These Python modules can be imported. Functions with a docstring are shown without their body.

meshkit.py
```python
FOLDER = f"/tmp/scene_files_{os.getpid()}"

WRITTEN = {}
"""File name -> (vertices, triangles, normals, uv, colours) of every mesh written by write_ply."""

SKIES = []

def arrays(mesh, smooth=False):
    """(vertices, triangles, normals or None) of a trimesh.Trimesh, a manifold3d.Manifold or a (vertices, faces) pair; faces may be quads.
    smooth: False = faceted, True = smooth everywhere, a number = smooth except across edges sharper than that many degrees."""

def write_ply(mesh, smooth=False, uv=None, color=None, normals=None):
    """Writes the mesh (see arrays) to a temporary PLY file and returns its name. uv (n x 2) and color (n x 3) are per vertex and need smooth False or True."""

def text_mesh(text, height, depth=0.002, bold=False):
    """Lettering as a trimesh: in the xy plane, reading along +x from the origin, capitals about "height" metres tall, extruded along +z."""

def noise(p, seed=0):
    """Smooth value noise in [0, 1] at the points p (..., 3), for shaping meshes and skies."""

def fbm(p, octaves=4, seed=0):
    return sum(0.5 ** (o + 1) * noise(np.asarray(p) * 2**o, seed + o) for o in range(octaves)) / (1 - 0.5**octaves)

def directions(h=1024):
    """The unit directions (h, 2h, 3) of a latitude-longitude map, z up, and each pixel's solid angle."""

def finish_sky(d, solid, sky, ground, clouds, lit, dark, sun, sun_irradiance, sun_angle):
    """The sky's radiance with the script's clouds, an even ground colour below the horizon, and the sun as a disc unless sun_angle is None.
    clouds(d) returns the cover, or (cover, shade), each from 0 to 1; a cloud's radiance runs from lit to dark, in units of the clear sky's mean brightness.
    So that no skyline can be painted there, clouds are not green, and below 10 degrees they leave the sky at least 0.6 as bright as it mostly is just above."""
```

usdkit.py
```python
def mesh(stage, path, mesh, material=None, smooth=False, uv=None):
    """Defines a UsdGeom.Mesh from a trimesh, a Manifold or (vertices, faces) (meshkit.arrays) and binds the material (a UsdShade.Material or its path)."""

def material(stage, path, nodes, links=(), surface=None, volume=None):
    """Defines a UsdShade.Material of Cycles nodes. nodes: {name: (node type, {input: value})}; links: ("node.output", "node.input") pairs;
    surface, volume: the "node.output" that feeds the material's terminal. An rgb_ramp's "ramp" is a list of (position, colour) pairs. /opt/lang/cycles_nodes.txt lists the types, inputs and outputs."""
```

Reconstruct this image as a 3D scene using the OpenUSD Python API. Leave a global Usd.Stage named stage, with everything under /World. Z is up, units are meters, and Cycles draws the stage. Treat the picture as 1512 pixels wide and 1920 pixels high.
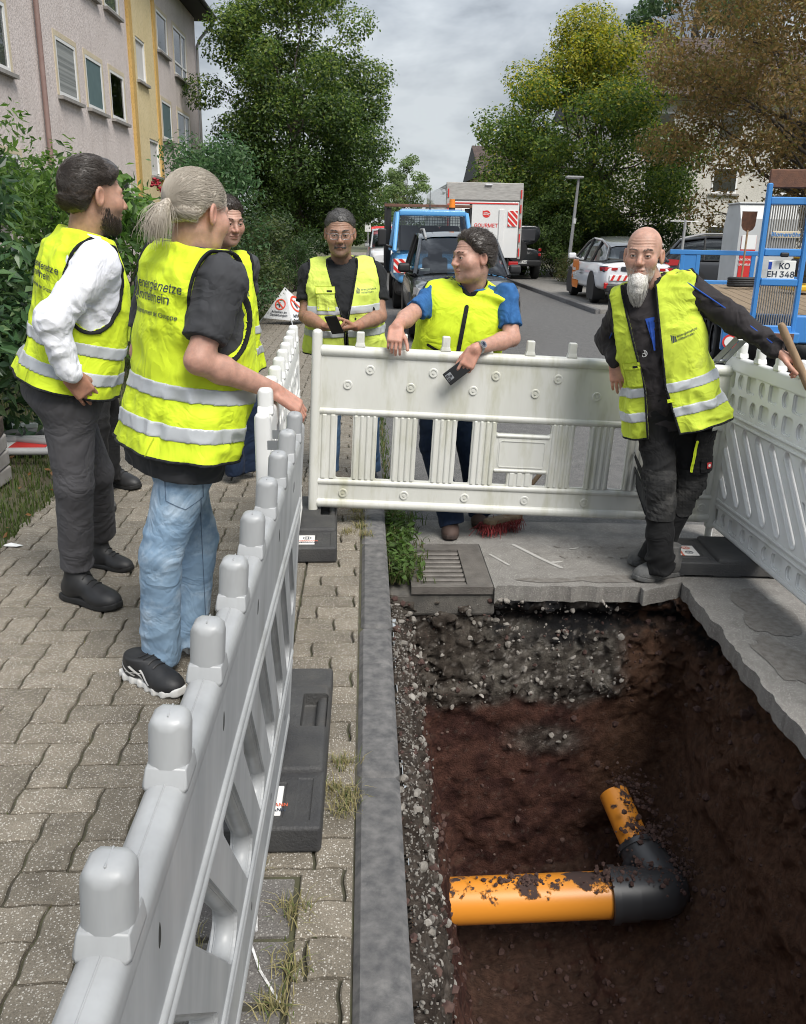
import math, random
import numpy as np, trimesh, manifold3d, shapely
import shapely.geometry as sg
import shapely.affinity as sa
from shapely.ops import unary_union
from scipy.spatial.transform import Rotation as Rot
import usdkit, meshkit
from pxr import Usd, UsdGeom, UsdLux, UsdShade, Sdf, Gf, Vt

EXPOSURE = 1.60
SKY_OFFSET = (20.5, 12.0, 0.0)
SKY_STRENGTH = 0.1
SKY_RAMP = [(0.52, (0.36, 0.40, 0.475)), (0.61, (0.68, 0.75, 0.86)), (0.70, (1.35, 1.47, 1.60)), (0.84, (2.15, 2.28, 2.38))]

stage = Usd.Stage.CreateInMemory()
UsdGeom.SetStageUpAxis(stage, 'Z')
WORLD = UsdGeom.Xform.Define(stage, '/World')
UsdGeom.Scope.Define(stage, '/World/Looks')
stage.SetDefaultPrim(WORLD.GetPrim())
T = Sdf.ValueTypeNames

# ------------------------------------------------------------------ camera
EYE = np.array([0.0, 0.0, 1.63])
YAW, PITCH, ROLL = math.radians(2.552366), math.radians(17.73625), math.radians(1.0)
FOC = 1650.0 / 1512.0
FW = np.array([math.sin(YAW)*math.cos(PITCH), math.cos(YAW)*math.cos(PITCH), -math.sin(PITCH)])
_r = np.array([math.cos(YAW), -math.sin(YAW), 0.0]); _u = np.cross(_r, FW)
IX = _r*math.cos(ROLL) + _u*math.sin(ROLL)
IU = _u*math.cos(ROLL) - _r*math.sin(ROLL)
cam = UsdGeom.Camera.Define(stage, '/World/camera')
cam.AddTransformOp().Set(Gf.Matrix4d(*[float(x) for x in (*IX, 0, *IU, 0, *(-FW), 0, *EYE, 1)]))
cam.CreateHorizontalApertureAttr(36.0)
cam.CreateVerticalApertureAttr(36.0*1024/806)
cam.CreateFocalLengthAttr(36.0*FOC)
cam.CreateClippingRangeAttr(Gf.Vec2f(0.05, 2000.0))
cam.CreateFStopAttr(0.0)
cam.CreateExposureAttr(EXPOSURE)

# ------------------------------------------------------------------ sky and sun (overcast)
SUN_EL, SUN_AZ = math.radians(52), math.radians(150)
sun = UsdLux.DistantLight.Define(stage, '/World/sun')
sun.CreateIntensityAttr(0.4); sun.CreateAngleAttr(30.0); sun.CreateColorAttr(Gf.Vec3f(1.0, 0.96, 0.9))
sun.GetPrim().CreateAttribute('inputs:normalize', T.Bool).Set(True)
_d = np.array([math.cos(SUN_EL)*math.sin(SUN_AZ), math.cos(SUN_EL)*math.cos(SUN_AZ), math.sin(SUN_EL)])
_z = _d; _x = np.cross([0, 0, 1.0], _z); _x /= np.linalg.norm(_x); _y = np.cross(_z, _x)
sun.AddTransformOp().Set(Gf.Matrix4d(*[float(a) for a in (*_x, 0, *_y, 0, *_z, 0, 0, 0, 0, 1)]))
dome = UsdLux.DomeLight.Define(stage, '/World/sky')
dome.CreateIntensityAttr(1.0)
usdkit.material(stage, '/World/Looks/sky', {
    'tc': ('texture_coordinate', {}), 'sep': ('separate_xyz', {}),
    'n1': ('noise_texture', {'scale': 3.0, 'detail': 7.0, 'roughness': 0.52, 'distortion': 0.25}),
    'map1': ('mapping', {'location': SKY_OFFSET, 'scale': (1.0, 1.0, 2.1)}),
    'n2': ('noise_texture', {'scale': 8.5, 'detail': 7.0, 'roughness': 0.55, 'distortion': 0.25}),
    'add': ('math', {'math_type': 'multiply_add', 'value2': 0.35}),
    'ramp': ('rgb_ramp', {'ramp': SKY_RAMP}),
    'elev': ('map_range', {'from_min': 0.0, 'from_max': 0.62, 'to_min': 0.10, 'to_max': -0.10, 'clamp': True}),
    'add2': ('math', {'math_type': 'add'}),
    'zen': ('map_range', {'from_min': 0.14, 'from_max': 0.95, 'to_min': 1.0, 'to_max': 4.5, 'clamp': True}), 'zm': ('mix', {'mix_type': 'multiply', 'fac': 1.0}),
    'sky': ('sky_texture', {'sky_type': 'single_scattering', 'sun_disc': False, 'sun_elevation': SUN_EL, 'sun_rotation': SUN_AZ}),
    'mx': ('mix_color', {'fac': 0.97}),
    'bg': ('background_shader', {'strength': SKY_STRENGTH})},
    [('tc.generated', 'sep.vector'), ('tc.generated', 'map1.vector'), ('map1.vector', 'n1.vector'), ('map1.vector', 'n2.vector'),
     ('n2.fac', 'add.value1'), ('n1.fac', 'add.value3'), ('add.value', 'add2.value1'),
     ('sep.z', 'elev.value'), ('elev.result', 'add2.value2'), ('add2.value', 'ramp.fac'),
     ('sky.color', 'mx.a'), ('sep.z', 'zen.value'), ('zen.result', 'zm.color2'), ('ramp.color', 'zm.color1'), ('zm.color', 'mx.b'), ('mx.result', 'bg.color')], surface='bg.background')
UsdShade.MaterialBindingAPI.Apply(dome.GetPrim()).Bind(UsdShade.Material.Get(stage, '/World/Looks/sky'))
dome.GetPrim().SetCustomDataByKey('kind', 'structure')

# ------------------------------------------------------------------ helpers
def _ray(u, v):
    return FW + IX*(u-756.0)/1650.0 - IU*(v-960.0)/1650.0
def at(u, v, y=None, z=None, x=None):
    """The point of the place seen at picture position (u, v), given one of its real coordinates."""
    d = _ray(u, v)
    k = (y-EYE[1])/d[1] if y is not None else (z-EYE[2])/d[2] if z is not None else (x-EYE[0])/d[0]
    return EYE + d*k
_used = {}
def fresh(parent, name):
    k = (parent, name); n = _used.get(k, -1) + 1; _used[k] = n
    return f'{parent}/{name}' if n == 0 else f'{parent}/{name}_{n:03d}'
def path_of(p):
    return '/World' if p is None else (p if isinstance(p, str) else str(p.GetPath()))
def tag(p, label=None, cat=None, group=None, kind=None):
    if not isinstance(p, Usd.Prim): p = p.GetPrim()
    for k, v in (('label', label), ('category', cat), ('group', group), ('kind', kind)):
        if v: p.SetCustomDataByKey(k, v)
    return p
def thing(name, label=None, cat=None, loc=(0, 0, 0), rotz=0.0, group=None, kind=None, mat4=None):
    x = UsdGeom.Xform.Define(stage, fresh('/World', name))
    if mat4 is not None:
        x.AddTransformOp().Set(Gf.Matrix4d(*[float(a) for a in np.asarray(mat4).T.ravel()]))
    else:
        x.AddTranslateOp().Set(Gf.Vec3d(*[float(a) for a in loc]))
        if rotz: x.AddRotateZOp().Set(math.degrees(rotz))
    return tag(x.GetPrim(), label, cat, group, kind)
MATS = {}
def obj(name, mesh, mat, parent=None, smooth=False, label=None, cat=None, group=None, kind=None, color=None):
    """One Mesh prim; mesh is a trimesh / manifold / (v, f)."""
    m = usdkit.mesh(stage, fresh(path_of(parent), name), mesh, MATS[mat] if isinstance(mat, str) else mat, smooth)
    if color is not None:
        pv = UsdGeom.PrimvarsAPI(m).CreatePrimvar('tint', T.Color3fArray, 'vertex')
        pv.Set(Vt.Vec3fArray.FromNumpy(np.asarray(color, np.float32)))
    return tag(m.GetPrim(), label, cat, group, kind)
def curves(name, pts, counts, widths, mat, parent=None, **kw):
    c = UsdGeom.BasisCurves.Define(stage, fresh(path_of(parent), name))
    c.CreateTypeAttr('linear'); c.CreatePointsAttr(Vt.Vec3fArray.FromNumpy(np.asarray(pts, np.float32)))
    c.CreateCurveVertexCountsAttr(Vt.IntArray.FromNumpy(np.asarray(counts, np.int32)))
    c.CreateWidthsAttr(Vt.FloatArray.FromNumpy(np.asarray(widths, np.float32))); c.SetWidthsInterpolation('vertex')
    UsdShade.MaterialBindingAPI.Apply(c.GetPrim()).Bind(MATS[mat])
    return tag(c.GetPrim(), **kw)
def copy_thing(src, name, label, cat, loc, rotz=0.0, group=None, scale=None):
    x = UsdGeom.Xform.Define(stage, fresh('/World', name))
    x.AddTranslateOp().Set(Gf.Vec3d(*[float(a) for a in loc]))
    if rotz: x.AddRotateZOp().Set(math.degrees(rotz))
    if scale: x.AddScaleOp().Set(Gf.Vec3f(*scale))
    p = x.GetPrim(); p.GetReferences().AddInternalReference(src); p.SetInstanceable(True)
    return tag(p, label, cat, group)

def M(name, col, rough=0.6, col2=None, vscale=4.0, vdetail=5.0, contrast=(0.35, 0.65), bump=0.0, bscale=60.0, bdetail=6.0, metallic=0.0,
      spec=0.5, coat=0.0, space='object', rnd=0.0, col3=None, c3scale=1.0, c3range=(0.55, 0.7), tint=False, sheen=0.0, sss=0.0, stretch=None, rough2=None, bdist=0.02, brough=0.6, wr=0.0, wrscale=6.5):
    """A procedural material: two-tone noise, an optional third tone of stains, bump, random value per object."""
    n = {'p': ('principled_bsdf', {'roughness': rough, 'metallic': metallic, 'specular_ior_level': spec, 'coat_weight': coat, 'sheen_weight': sheen, 'base_color': col})}
    l = []
    n['tc'] = ('geometry', {}) if space == 'world' else ('texture_coordinate', {})
    src = 'tc.position' if space == 'world' else 'tc.object'
    if stretch is not None:
        n['mp'] = ('mapping', {'scale': stretch}); l.append((src, 'mp.vector')); src = 'mp.vector'
    out = None
    if tint:
        n['at'] = ('attribute', {'attribute': 'tint'}); out = 'at.color'
    if col2 is not None:
        n['n1'] = ('noise_texture', {'scale': vscale, 'detail': vdetail, 'roughness': 0.6}); l.append((src, 'n1.vector'))
        if tint:
            n['r1'] = ('rgb_ramp', {'ramp': [(contrast[0], col), (contrast[1], col2)]})
            n['mt'] = ('mix', {'mix_type': 'multiply', 'fac': 1.0}); l += [('n1.fac', 'r1.fac'), ('at.color', 'mt.color1'), ('r1.color', 'mt.color2')]; out = 'mt.color'
        else:
            n['r1'] = ('rgb_ramp', {'ramp': [(contrast[0], col), (contrast[1], col2)]}); l.append(('n1.fac', 'r1.fac')); out = 'r1.color'
    if col3 is not None:
        n['n3'] = ('noise_texture', {'scale': c3scale, 'detail': 7.0, 'roughness': 0.65}); l.append((src, 'n3.vector'))
        n['r3'] = ('rgb_ramp', {'ramp': [(c3range[0], (0, 0, 0)), (c3range[1], (1, 1, 1))]}); l.append(('n3.fac', 'r3.fac'))
        n['m3'] = ('mix', {'mix_type': 'mix', 'color1': col, 'color2': col3}); l.append(('r3.color', 'm3.fac'))
        if out: l.append((out, 'm3.color1'))
        out = 'm3.color'
    if rnd:
        n['oi'] = ('object_info', {}); n['rm'] = ('map_range', {'from_min': 0.0, 'from_max': 1.0, 'to_min': 1.0-rnd, 'to_max': 1.0+rnd})
        n['hv'] = ('hsv', {'color': col}); l += [('oi.random', 'rm.value'), ('rm.result', 'hv.value')]
        if out: l.append((out, 'hv.color'))
        out = 'hv.color'
    if out: l.append((out, 'p.base_color'))
    if bump:
        n['nb'] = ('noise_texture', {'scale': bscale, 'detail': bdetail, 'roughness': brough}); l.append((src, 'nb.vector'))
        n['bp'] = ('bump', {'strength': bump, 'distance': bdist}); l += [('nb.fac', 'bp.height'), ('bp.normal', 'p.normal')]
    if wr:
        n['nw'] = ('noise_texture', {'scale': wrscale, 'detail': 3.0, 'roughness': 0.5, 'distortion': 0.7}); l.append((src, 'nw.vector'))
        n['rw'] = ('rgb_ramp', {'ramp': [(.28, (.35, .35, .35)), (.42, (.75, .75, .75)), (.50, (.30, .30, .30)), (.60, (.70, .70, .70)), (.72, (.4, .4, .4))]}); l.append(('nw.fac', 'rw.fac'))
        n['bw'] = ('bump', {'strength': wr, 'distance': 0.03}); l.append(('rw.color', 'bw.height'))
        if bump: l = [x for x in l if x != ('bp.normal', 'p.normal')]+[('bp.normal', 'bw.normal')]
        l.append(('bw.normal', 'p.normal'))
    if sss: n['p'][1].update({'subsurface_weight': sss, 'subsurface_radius': (1.0, .35, .2), 'subsurface_scale': .006})
    if rough2 is not None and col2 is not None:
        n['rr'] = ('map_range', {'from_min': 0.3, 'from_max': 0.7, 'to_min': rough, 'to_max': rough2}); l += [('n1.fac', 'rr.value'), ('rr.result', 'p.roughness')]
    MATS[name] = usdkit.material(stage, f'/World/Looks/{name}', n, l, surface='p.BSDF')
    return MATS[name]

def cat_(ms): return trimesh.util.concatenate([m for m in ms if m is not None])
def box(cx, cy, cz, sx, sy, sz, rz=0.0):
    m = trimesh.creation.box([sx, sy, sz])
    if rz: m.apply_transform(trimesh.transformations.rotation_matrix(rz, [0, 0, 1]))
    m.apply_translation([cx, cy, cz]); return m
def rbox(cx, cy, cz, sx, sy, sz, r=0.01, seg=3):
    """A box with rounded edges."""
    r = min(r, 0.499*min(sx, sy, sz))
    a = np.array([[i, j, k] for i in (-1, 1) for j in (-1, 1) for k in (-1, 1)], float)*np.array([sx/2-r, sy/2-r, sz/2-r])
    s = trimesh.creation.icosphere(1 if seg <= 3 else 2, r).vertices if seg > 1 else np.array([[1, 0, 0], [-1, 0, 0], [0, 1, 0], [0, -1, 0], [0, 0, 1], [0, 0, -1.]])*r
    m = trimesh.convex.convex_hull((a[:, None]+s[None]).reshape(-1, 3)); m.apply_translation([cx, cy, cz]); return m
def bevbox(cx, cy, cz, sx, sy, sz, b=0.01):
    """A box with chamfered edges (few triangles)."""
    return rbox(cx, cy, cz, sx, sy, sz, b, 1)
def cyl(p0, p1, r, r1=None, n=16):
    p0, p1 = np.asarray(p0, float), np.asarray(p1, float); r1 = r if r1 is None else r1
    v, f = tube_vf([p0, p1], [r, r1], n); return trimesh.Trimesh(v, f, process=False)
def tube_vf(pts, radii, n=10, cap=True):
    p = np.asarray(pts, float); rr = np.broadcast_to(np.asarray(radii, float), (len(p),))
    t = np.gradient(p, axis=0); t /= np.linalg.norm(t, axis=1, keepdims=True)+1e-12
    a = np.zeros_like(p); ref = np.array([0, 0, 1.0]) if abs(t[0, 2]) < 0.9 else np.array([1.0, 0, 0])
    for i in range(len(p)):
        q = ref - t[i]*(ref@t[i]); q /= np.linalg.norm(q)+1e-12; a[i] = q; ref = q
    b = np.cross(t, a); ang = np.arange(n)*2*np.pi/n
    v = p[:, None]+rr[:, None, None]*(np.cos(ang)[None, :, None]*a[:, None]+np.sin(ang)[None, :, None]*b[:, None])
    i, j = np.meshgrid(np.arange(len(p)-1), np.arange(n), indexing='ij'); k = (j+1) % n
    q = np.stack([i*n+j, i*n+k, (i+1)*n+k, (i+1)*n+j], -1).reshape(-1, 4)
    f = np.vstack([q[:, [0, 1, 2]], q[:, [0, 2, 3]]]); v = v.reshape(-1, 3)
    if cap:
        m0, m1 = len(v), len(v)+1; v = np.vstack([v, p[0], p[-1]]); J = np.arange(n); K = (J+1) % n; e = (len(p)-1)*n
        f = np.vstack([f, np.stack([np.full(n, m0), K, J], 1), np.stack([np.full(n, m1), e+J, e+K], 1)])
    return v, f
def tube(pts, radii, n=10, cap=True):
    v, f = tube_vf(pts, radii, n, cap); return trimesh.Trimesh(v, f, process=False)
def frame(origin, x, y, z):
    m = np.eye(4); m[:3, 0], m[:3, 1], m[:3, 2], m[:3, 3] = x, y, z, origin; return m
def moved(m, mat):
    m = m.copy(); m.apply_transform(mat); return m
def unit(v): v = np.asarray(v, float); return v/(np.linalg.norm(v)+1e-12)
def extrude(poly, h, z0=0.0):
    ms = []
    for g in (getattr(poly, 'geoms', None) or [poly]):
        if g.area > 1e-9:
            m = trimesh.creation.extrude_polygon(g, h, engine='earcut'); m.apply_translation([0, 0, z0]); ms.append(m)
    return cat_(ms)
def sheet(poly, z=0.0):
    ms = []
    for g in (getattr(poly, 'geoms', None) or [poly]):
        if g.area > 1e-9:
            v, f = trimesh.creation.triangulate_polygon(g, engine='earcut'); v = np.c_[v, np.full(len(v), z)]
            m = trimesh.Trimesh(v, f, process=False)
            if m.face_normals[:, 2].sum() < 0: m.invert()
            ms.append(m)
    return cat_(ms)
def rot_axis(axis, ang): return trimesh.transformations.rotation_matrix(ang, axis)

_NT = np.random.default_rng(99).random((64, 64, 64)).astype(np.float32)
_NT = np.pad(_NT, ((0, 1),)*3, mode='wrap')
def noise3(p, seed=0):
    """Smooth value noise in [0, 1] from a repeating lattice."""
    q = np.asarray(p, np.float32)+np.float32(seed)*np.array([7.31, 3.77, 5.13], np.float32); i = np.floor(q); t = q-i; t = t*t*(3-2*t); i = i.astype(np.int32) & 63
    x, y, z = i[..., 0], i[..., 1], i[..., 2]; tx, ty, tz = t[..., 0], t[..., 1], t[..., 2]
    a = _NT[x, y, z]*(1-tx)+_NT[x+1, y, z]*tx; b = _NT[x, y+1, z]*(1-tx)+_NT[x+1, y+1, z]*tx
    c = _NT[x, y, z+1]*(1-tx)+_NT[x+1, y, z+1]*tx; d = _NT[x, y+1, z+1]*(1-tx)+_NT[x+1, y+1, z+1]*tx
    a = a*(1-ty)+b*ty; c = c*(1-ty)+d*ty; return (a*(1-tz)+c*tz).astype(float)
def fbm3(p, octaves=3, seed=0):
    p = np.asarray(p, float); return sum(0.5**(o+1)*noise3(p*2.03**o, seed+o*3) for o in range(octaves))/(1-0.5**octaves)

# ---- signed distance fields and their surfaces
def net(D, org, h):
    """Surface nets of the field D (negative inside) on a grid."""
    S = D < 0
    nx, ny, nz = D.shape
    idx = {}
    c = np.zeros((nx-1, ny-1, nz-1), np.int8)
    for i in (0, 1):
        for j in (0, 1):
            for k in (0, 1): c += S[i:nx-1+i, j:ny-1+j, k:nz-1+k]
    act = (c > 0) & (c < 8); A = np.argwhere(act); num = np.full(act.shape, -1, np.int64); num[act] = np.arange(len(A))
    P = np.zeros((len(A), 3)); W = np.zeros(len(A))
    x, y, z = A.T; corner = [(i, j, k) for i in (0, 1) for j in (0, 1) for k in (0, 1)]
    val = {q: D[x+q[0], y+q[1], z+q[2]] for q in corner}
    for a in corner:
        for ax in range(3):
            if a[ax] == 0:
                b = list(a); b[ax] = 1; b = tuple(b); va, vb = val[a], val[b]; m = (va < 0) != (vb < 0)
                t = np.where(m, va/np.where(m, va-vb, 1), 0.0)
                pa = np.array(a, float)[None]+t[:, None]*(np.array(b)-np.array(a))[None]
                P[m] += pa[m]; W[m] += 1
    V = (A+P/np.maximum(W, 1)[:, None])*h+org
    F = []
    for ax in range(3):
        sl0 = [slice(None)]*3; sl1 = [slice(None)]*3; sl0[ax] = slice(0, -1); sl1[ax] = slice(1, None)
        s0, s1 = S[tuple(sl0)], S[tuple(sl1)]; e = np.argwhere(s0 != s1); o1, o2 = [q for q in range(3) if q != ax]
        ok = (e[:, o1] > 0) & (e[:, o2] > 0) & (e[:, o1] < D.shape[o1]-1) & (e[:, o2] < D.shape[o2]-1); e = e[ok]
        q = []
        for d1, d2 in ((-1, -1), (0, -1), (0, 0), (-1, 0)):
            cc = e.copy(); cc[:, o1] += d1; cc[:, o2] += d2; q.append(num[cc[:, 0], cc[:, 1], cc[:, 2]])
        q = np.stack(q, 1); flip = s0[e[:, 0], e[:, 1], e[:, 2]]
        if ax == 1: flip = ~flip
        q[~flip] = q[~flip][:, ::-1]; F.append(q)
    Q = np.vstack(F); return V, np.vstack([Q[:, [0, 1, 2]], Q[:, [0, 2, 3]]])
def surface(f, lo, hi, h, band=1.6):
    """Meshes f(points) = 0 over the box lo..hi at spacing h; evaluated finely only near the surface."""
    lo, hi = np.asarray(lo, float), np.asarray(hi, float); c = 4
    n = np.ceil((hi-lo)/(h*c)).astype(int)+1
    g = np.stack(np.meshgrid(*[lo[i]+np.arange(n[i])*h*c for i in range(3)], indexing='ij'), -1)
    D0 = f(g.reshape(-1, 3)).reshape(n)
    from scipy.ndimage import zoom, minimum_filter
    fine = (n-1)*c+1
    near = np.abs(D0) < h*c*band
    nr = np.zeros(n-1, bool)
    for i in (0, 1):
        for j in (0, 1):
            for k in (0, 1): nr |= near[i:n[0]-1+i, j:n[1]-1+j, k:n[2]-1+k]
    D = np.repeat(np.repeat(np.repeat(D0, c, 0), c, 1), c, 2)[:fine[0], :fine[1], :fine[2]].copy()
    mask = np.zeros(fine, bool); big = np.repeat(np.repeat(np.repeat(nr, c, 0), c, 1), c, 2)
    mask[:-1, :-1, :-1] |= big; mask[1:, 1:, 1:] |= big
    I = np.argwhere(mask)
    if len(I): D[mask] = f(lo+I*h)
    return net(D, lo, h)
def smin(a, b, k):
    if k <= 0: return np.minimum(a, b)
    q = np.clip(0.5+0.5*(b-a)/k, 0, 1); return b+(a-b)*q-k*q*(1-q)
def smax(a, b, k): return -smin(-a, -b, k)
def s_cone(p, a, b, ra, rb):
    a, b = np.asarray(a, float), np.asarray(b, float); d = b-a; t = np.clip((p-a)@d/(d@d+1e-12), 0, 1)
    return np.linalg.norm(p-a-t[:, None]*d, axis=1)-(ra+(rb-ra)*t)
def s_ell(p, c, r, R=None):
    q = p-np.asarray(c, float)
    if R is not None: q = q@R
    r = np.asarray(r, float); k0 = np.linalg.norm(q/r, axis=1); k1 = np.linalg.norm(q/r**2, axis=1)+1e-9
    return k0*(k0-1)/k1
def s_box(p, c, half, r=0.0, R=None):
    q = p-np.asarray(c, float)
    if R is not None: q = q@R
    q = np.abs(q)-(np.asarray(half, float)-r)
    return np.linalg.norm(np.maximum(q, 0), axis=1)+np.minimum(q.max(1), 0)-r

# ================================================================== materials of the setting
def aggregate(name, base, dark, pebble, rnd=0.14):
    """Exposed-aggregate concrete: pebbles in mortar."""
    n = {'g': ('geometry', {}), 'v': ('voronoi_texture', {'scale': 165.0, 'randomness': 1.0}), 'v2': ('voronoi_texture', {'scale': 85.0}),
         'n': ('noise_texture', {'scale': 9.0, 'detail': 6.0, 'roughness': 0.65}), 'nf': ('noise_texture', {'scale': 260.0, 'detail': 3.0}),
         'r': ('rgb_ramp', {'ramp': [(0.3, dark), (0.7, base)]}), 'rf': ('rgb_ramp', {'ramp': [(0.3, (0.55, 0.55, 0.55)), (0.72, (1.25, 1.25, 1.22))]}),
         'mf': ('mix', {'mix_type': 'multiply', 'fac': 0.8}),
         'vr': ('rgb_ramp', {'ramp': [(0.22, (1, 1, 1)), (0.36, (0, 0, 0))]}), 'v2r': ('rgb_ramp', {'ramp': [(0.16, (1, 1, 1)), (0.24, (0, 0, 0))]}),
         'vs': ('separate_color', {}), 'gt': ('math', {'math_type': 'greater_than', 'value2': 0.55}), 'mm': ('math', {'math_type': 'multiply'}), 'vx': ('math', {'math_type': 'maximum'}),
         'mp': ('mix', {'mix_type': 'mix', 'color2': pebble}), 'oi': ('object_info', {}), 'rm': ('map_range', {'from_min': 0., 'from_max': 1., 'to_min': 1-rnd, 'to_max': 1+rnd}),
         'hv': ('hsv', {}), 'bp': ('bump', {'strength': 0.55, 'distance': 0.004}), 'p': ('principled_bsdf', {'roughness': 0.85, 'specular_ior_level': 0.3})}
    l = [('g.position', 'v.vector'), ('g.position', 'v2.vector'), ('g.position', 'n.vector'), ('g.position', 'nf.vector'), ('n.fac', 'r.fac'), ('nf.fac', 'rf.fac'), ('r.color', 'mf.color1'), ('rf.color', 'mf.color2'),
         ('v.distance', 'vr.fac'), ('v2.distance', 'v2r.fac'), ('v.color', 'vs.color'), ('vs.r', 'gt.value1'), ('gt.value', 'mm.value1'), ('vr.color', 'mm.value2'),
         ('mm.value', 'vx.value1'), ('v2r.color', 'vx.value2'), ('vx.value', 'mp.fac'), ('mf.color', 'mp.color1'), ('oi.random', 'rm.value'), ('rm.result', 'hv.value'), ('mp.color', 'hv.color'),
         ('hv.color', 'p.base_color'), ('nf.fac', 'bp.height'), ('bp.normal', 'p.normal')]
    MATS[name] = usdkit.material(stage, f'/World/Looks/{name}', n, l, surface='p.BSDF')
aggregate('paver', (0.225, 0.197, 0.158), (0.14, 0.122, 0.097), (0.44, 0.415, 0.37), 0.16)
aggregate('slab', (0.15, 0.14, 0.128), (0.11, 0.10, 0.095), (0.26, 0.25, 0.23), 0.05)
aggregate('asphalt', (0.125, 0.122, 0.12), (0.075, 0.074, 0.074), (0.26, 0.25, 0.235), 0.0)
aggregate('asphalt_old', (0.23, 0.22, 0.205), (0.15, 0.14, 0.13), (0.36, 0.345, 0.32), 0.0)
M('joint_sand', (0.055, 0.048, 0.038), 0.95, (0.085, 0.085, 0.045), 7.0, space='world', bump=0.5, bscale=300, col3=(0.03, 0.028, 0.025), c3scale=3.0)
M('kerb', (0.075, 0.075, 0.077), 0.85, (0.155, 0.15, 0.147), 22.0, vdetail=9., space='world', bump=0.6, bscale=420, bdist=0.005, col3=(0.27, 0.262, 0.25), c3scale=5.0, c3range=(0.60, 0.82), rnd=0.15)
M('kerb_face', (0.07, 0.066, 0.06), 0.9, (0.13, 0.12, 0.105), 14.0, space='world', bump=0.5, bscale=200)
M('soil_lawn', (0.05, 0.055, 0.025), 0.95, (0.075, 0.06, 0.035), 3.0, space='world', bump=0.6, bscale=60)
M('ground_far', (0.06, 0.075, 0.03), 0.95, (0.09, 0.085, 0.05), 0.3, space='world')
M('iron', (0.11, 0.10, 0.09), 0.6, (0.17, 0.155, 0.14), 12.0, space='world', metallic=0.4, bump=0.3, bscale=150)
M('black', (0.006, 0.006, 0.006), 0.7)
M('stone', (0.11, 0.10, 0.086), 0.9, (0.27, 0.25, 0.225), 14.0, bump=0.4, bscale=60, rnd=0.3)
M('stone_brown', (0.09, 0.06, 0.05), 0.9, (0.15, 0.10, 0.08), 9.0, bump=0.4, bscale=60, rnd=0.3)
M('crumb', (0.045, 0.022, 0.019), 0.95, (0.085, 0.05, 0.04), 40., space='world'); M('bitumen', (0.012, 0.012, 0.013), 0.5, (0.04, 0.04, 0.04), 20.0, bump=0.6, bscale=60, space='world')

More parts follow.
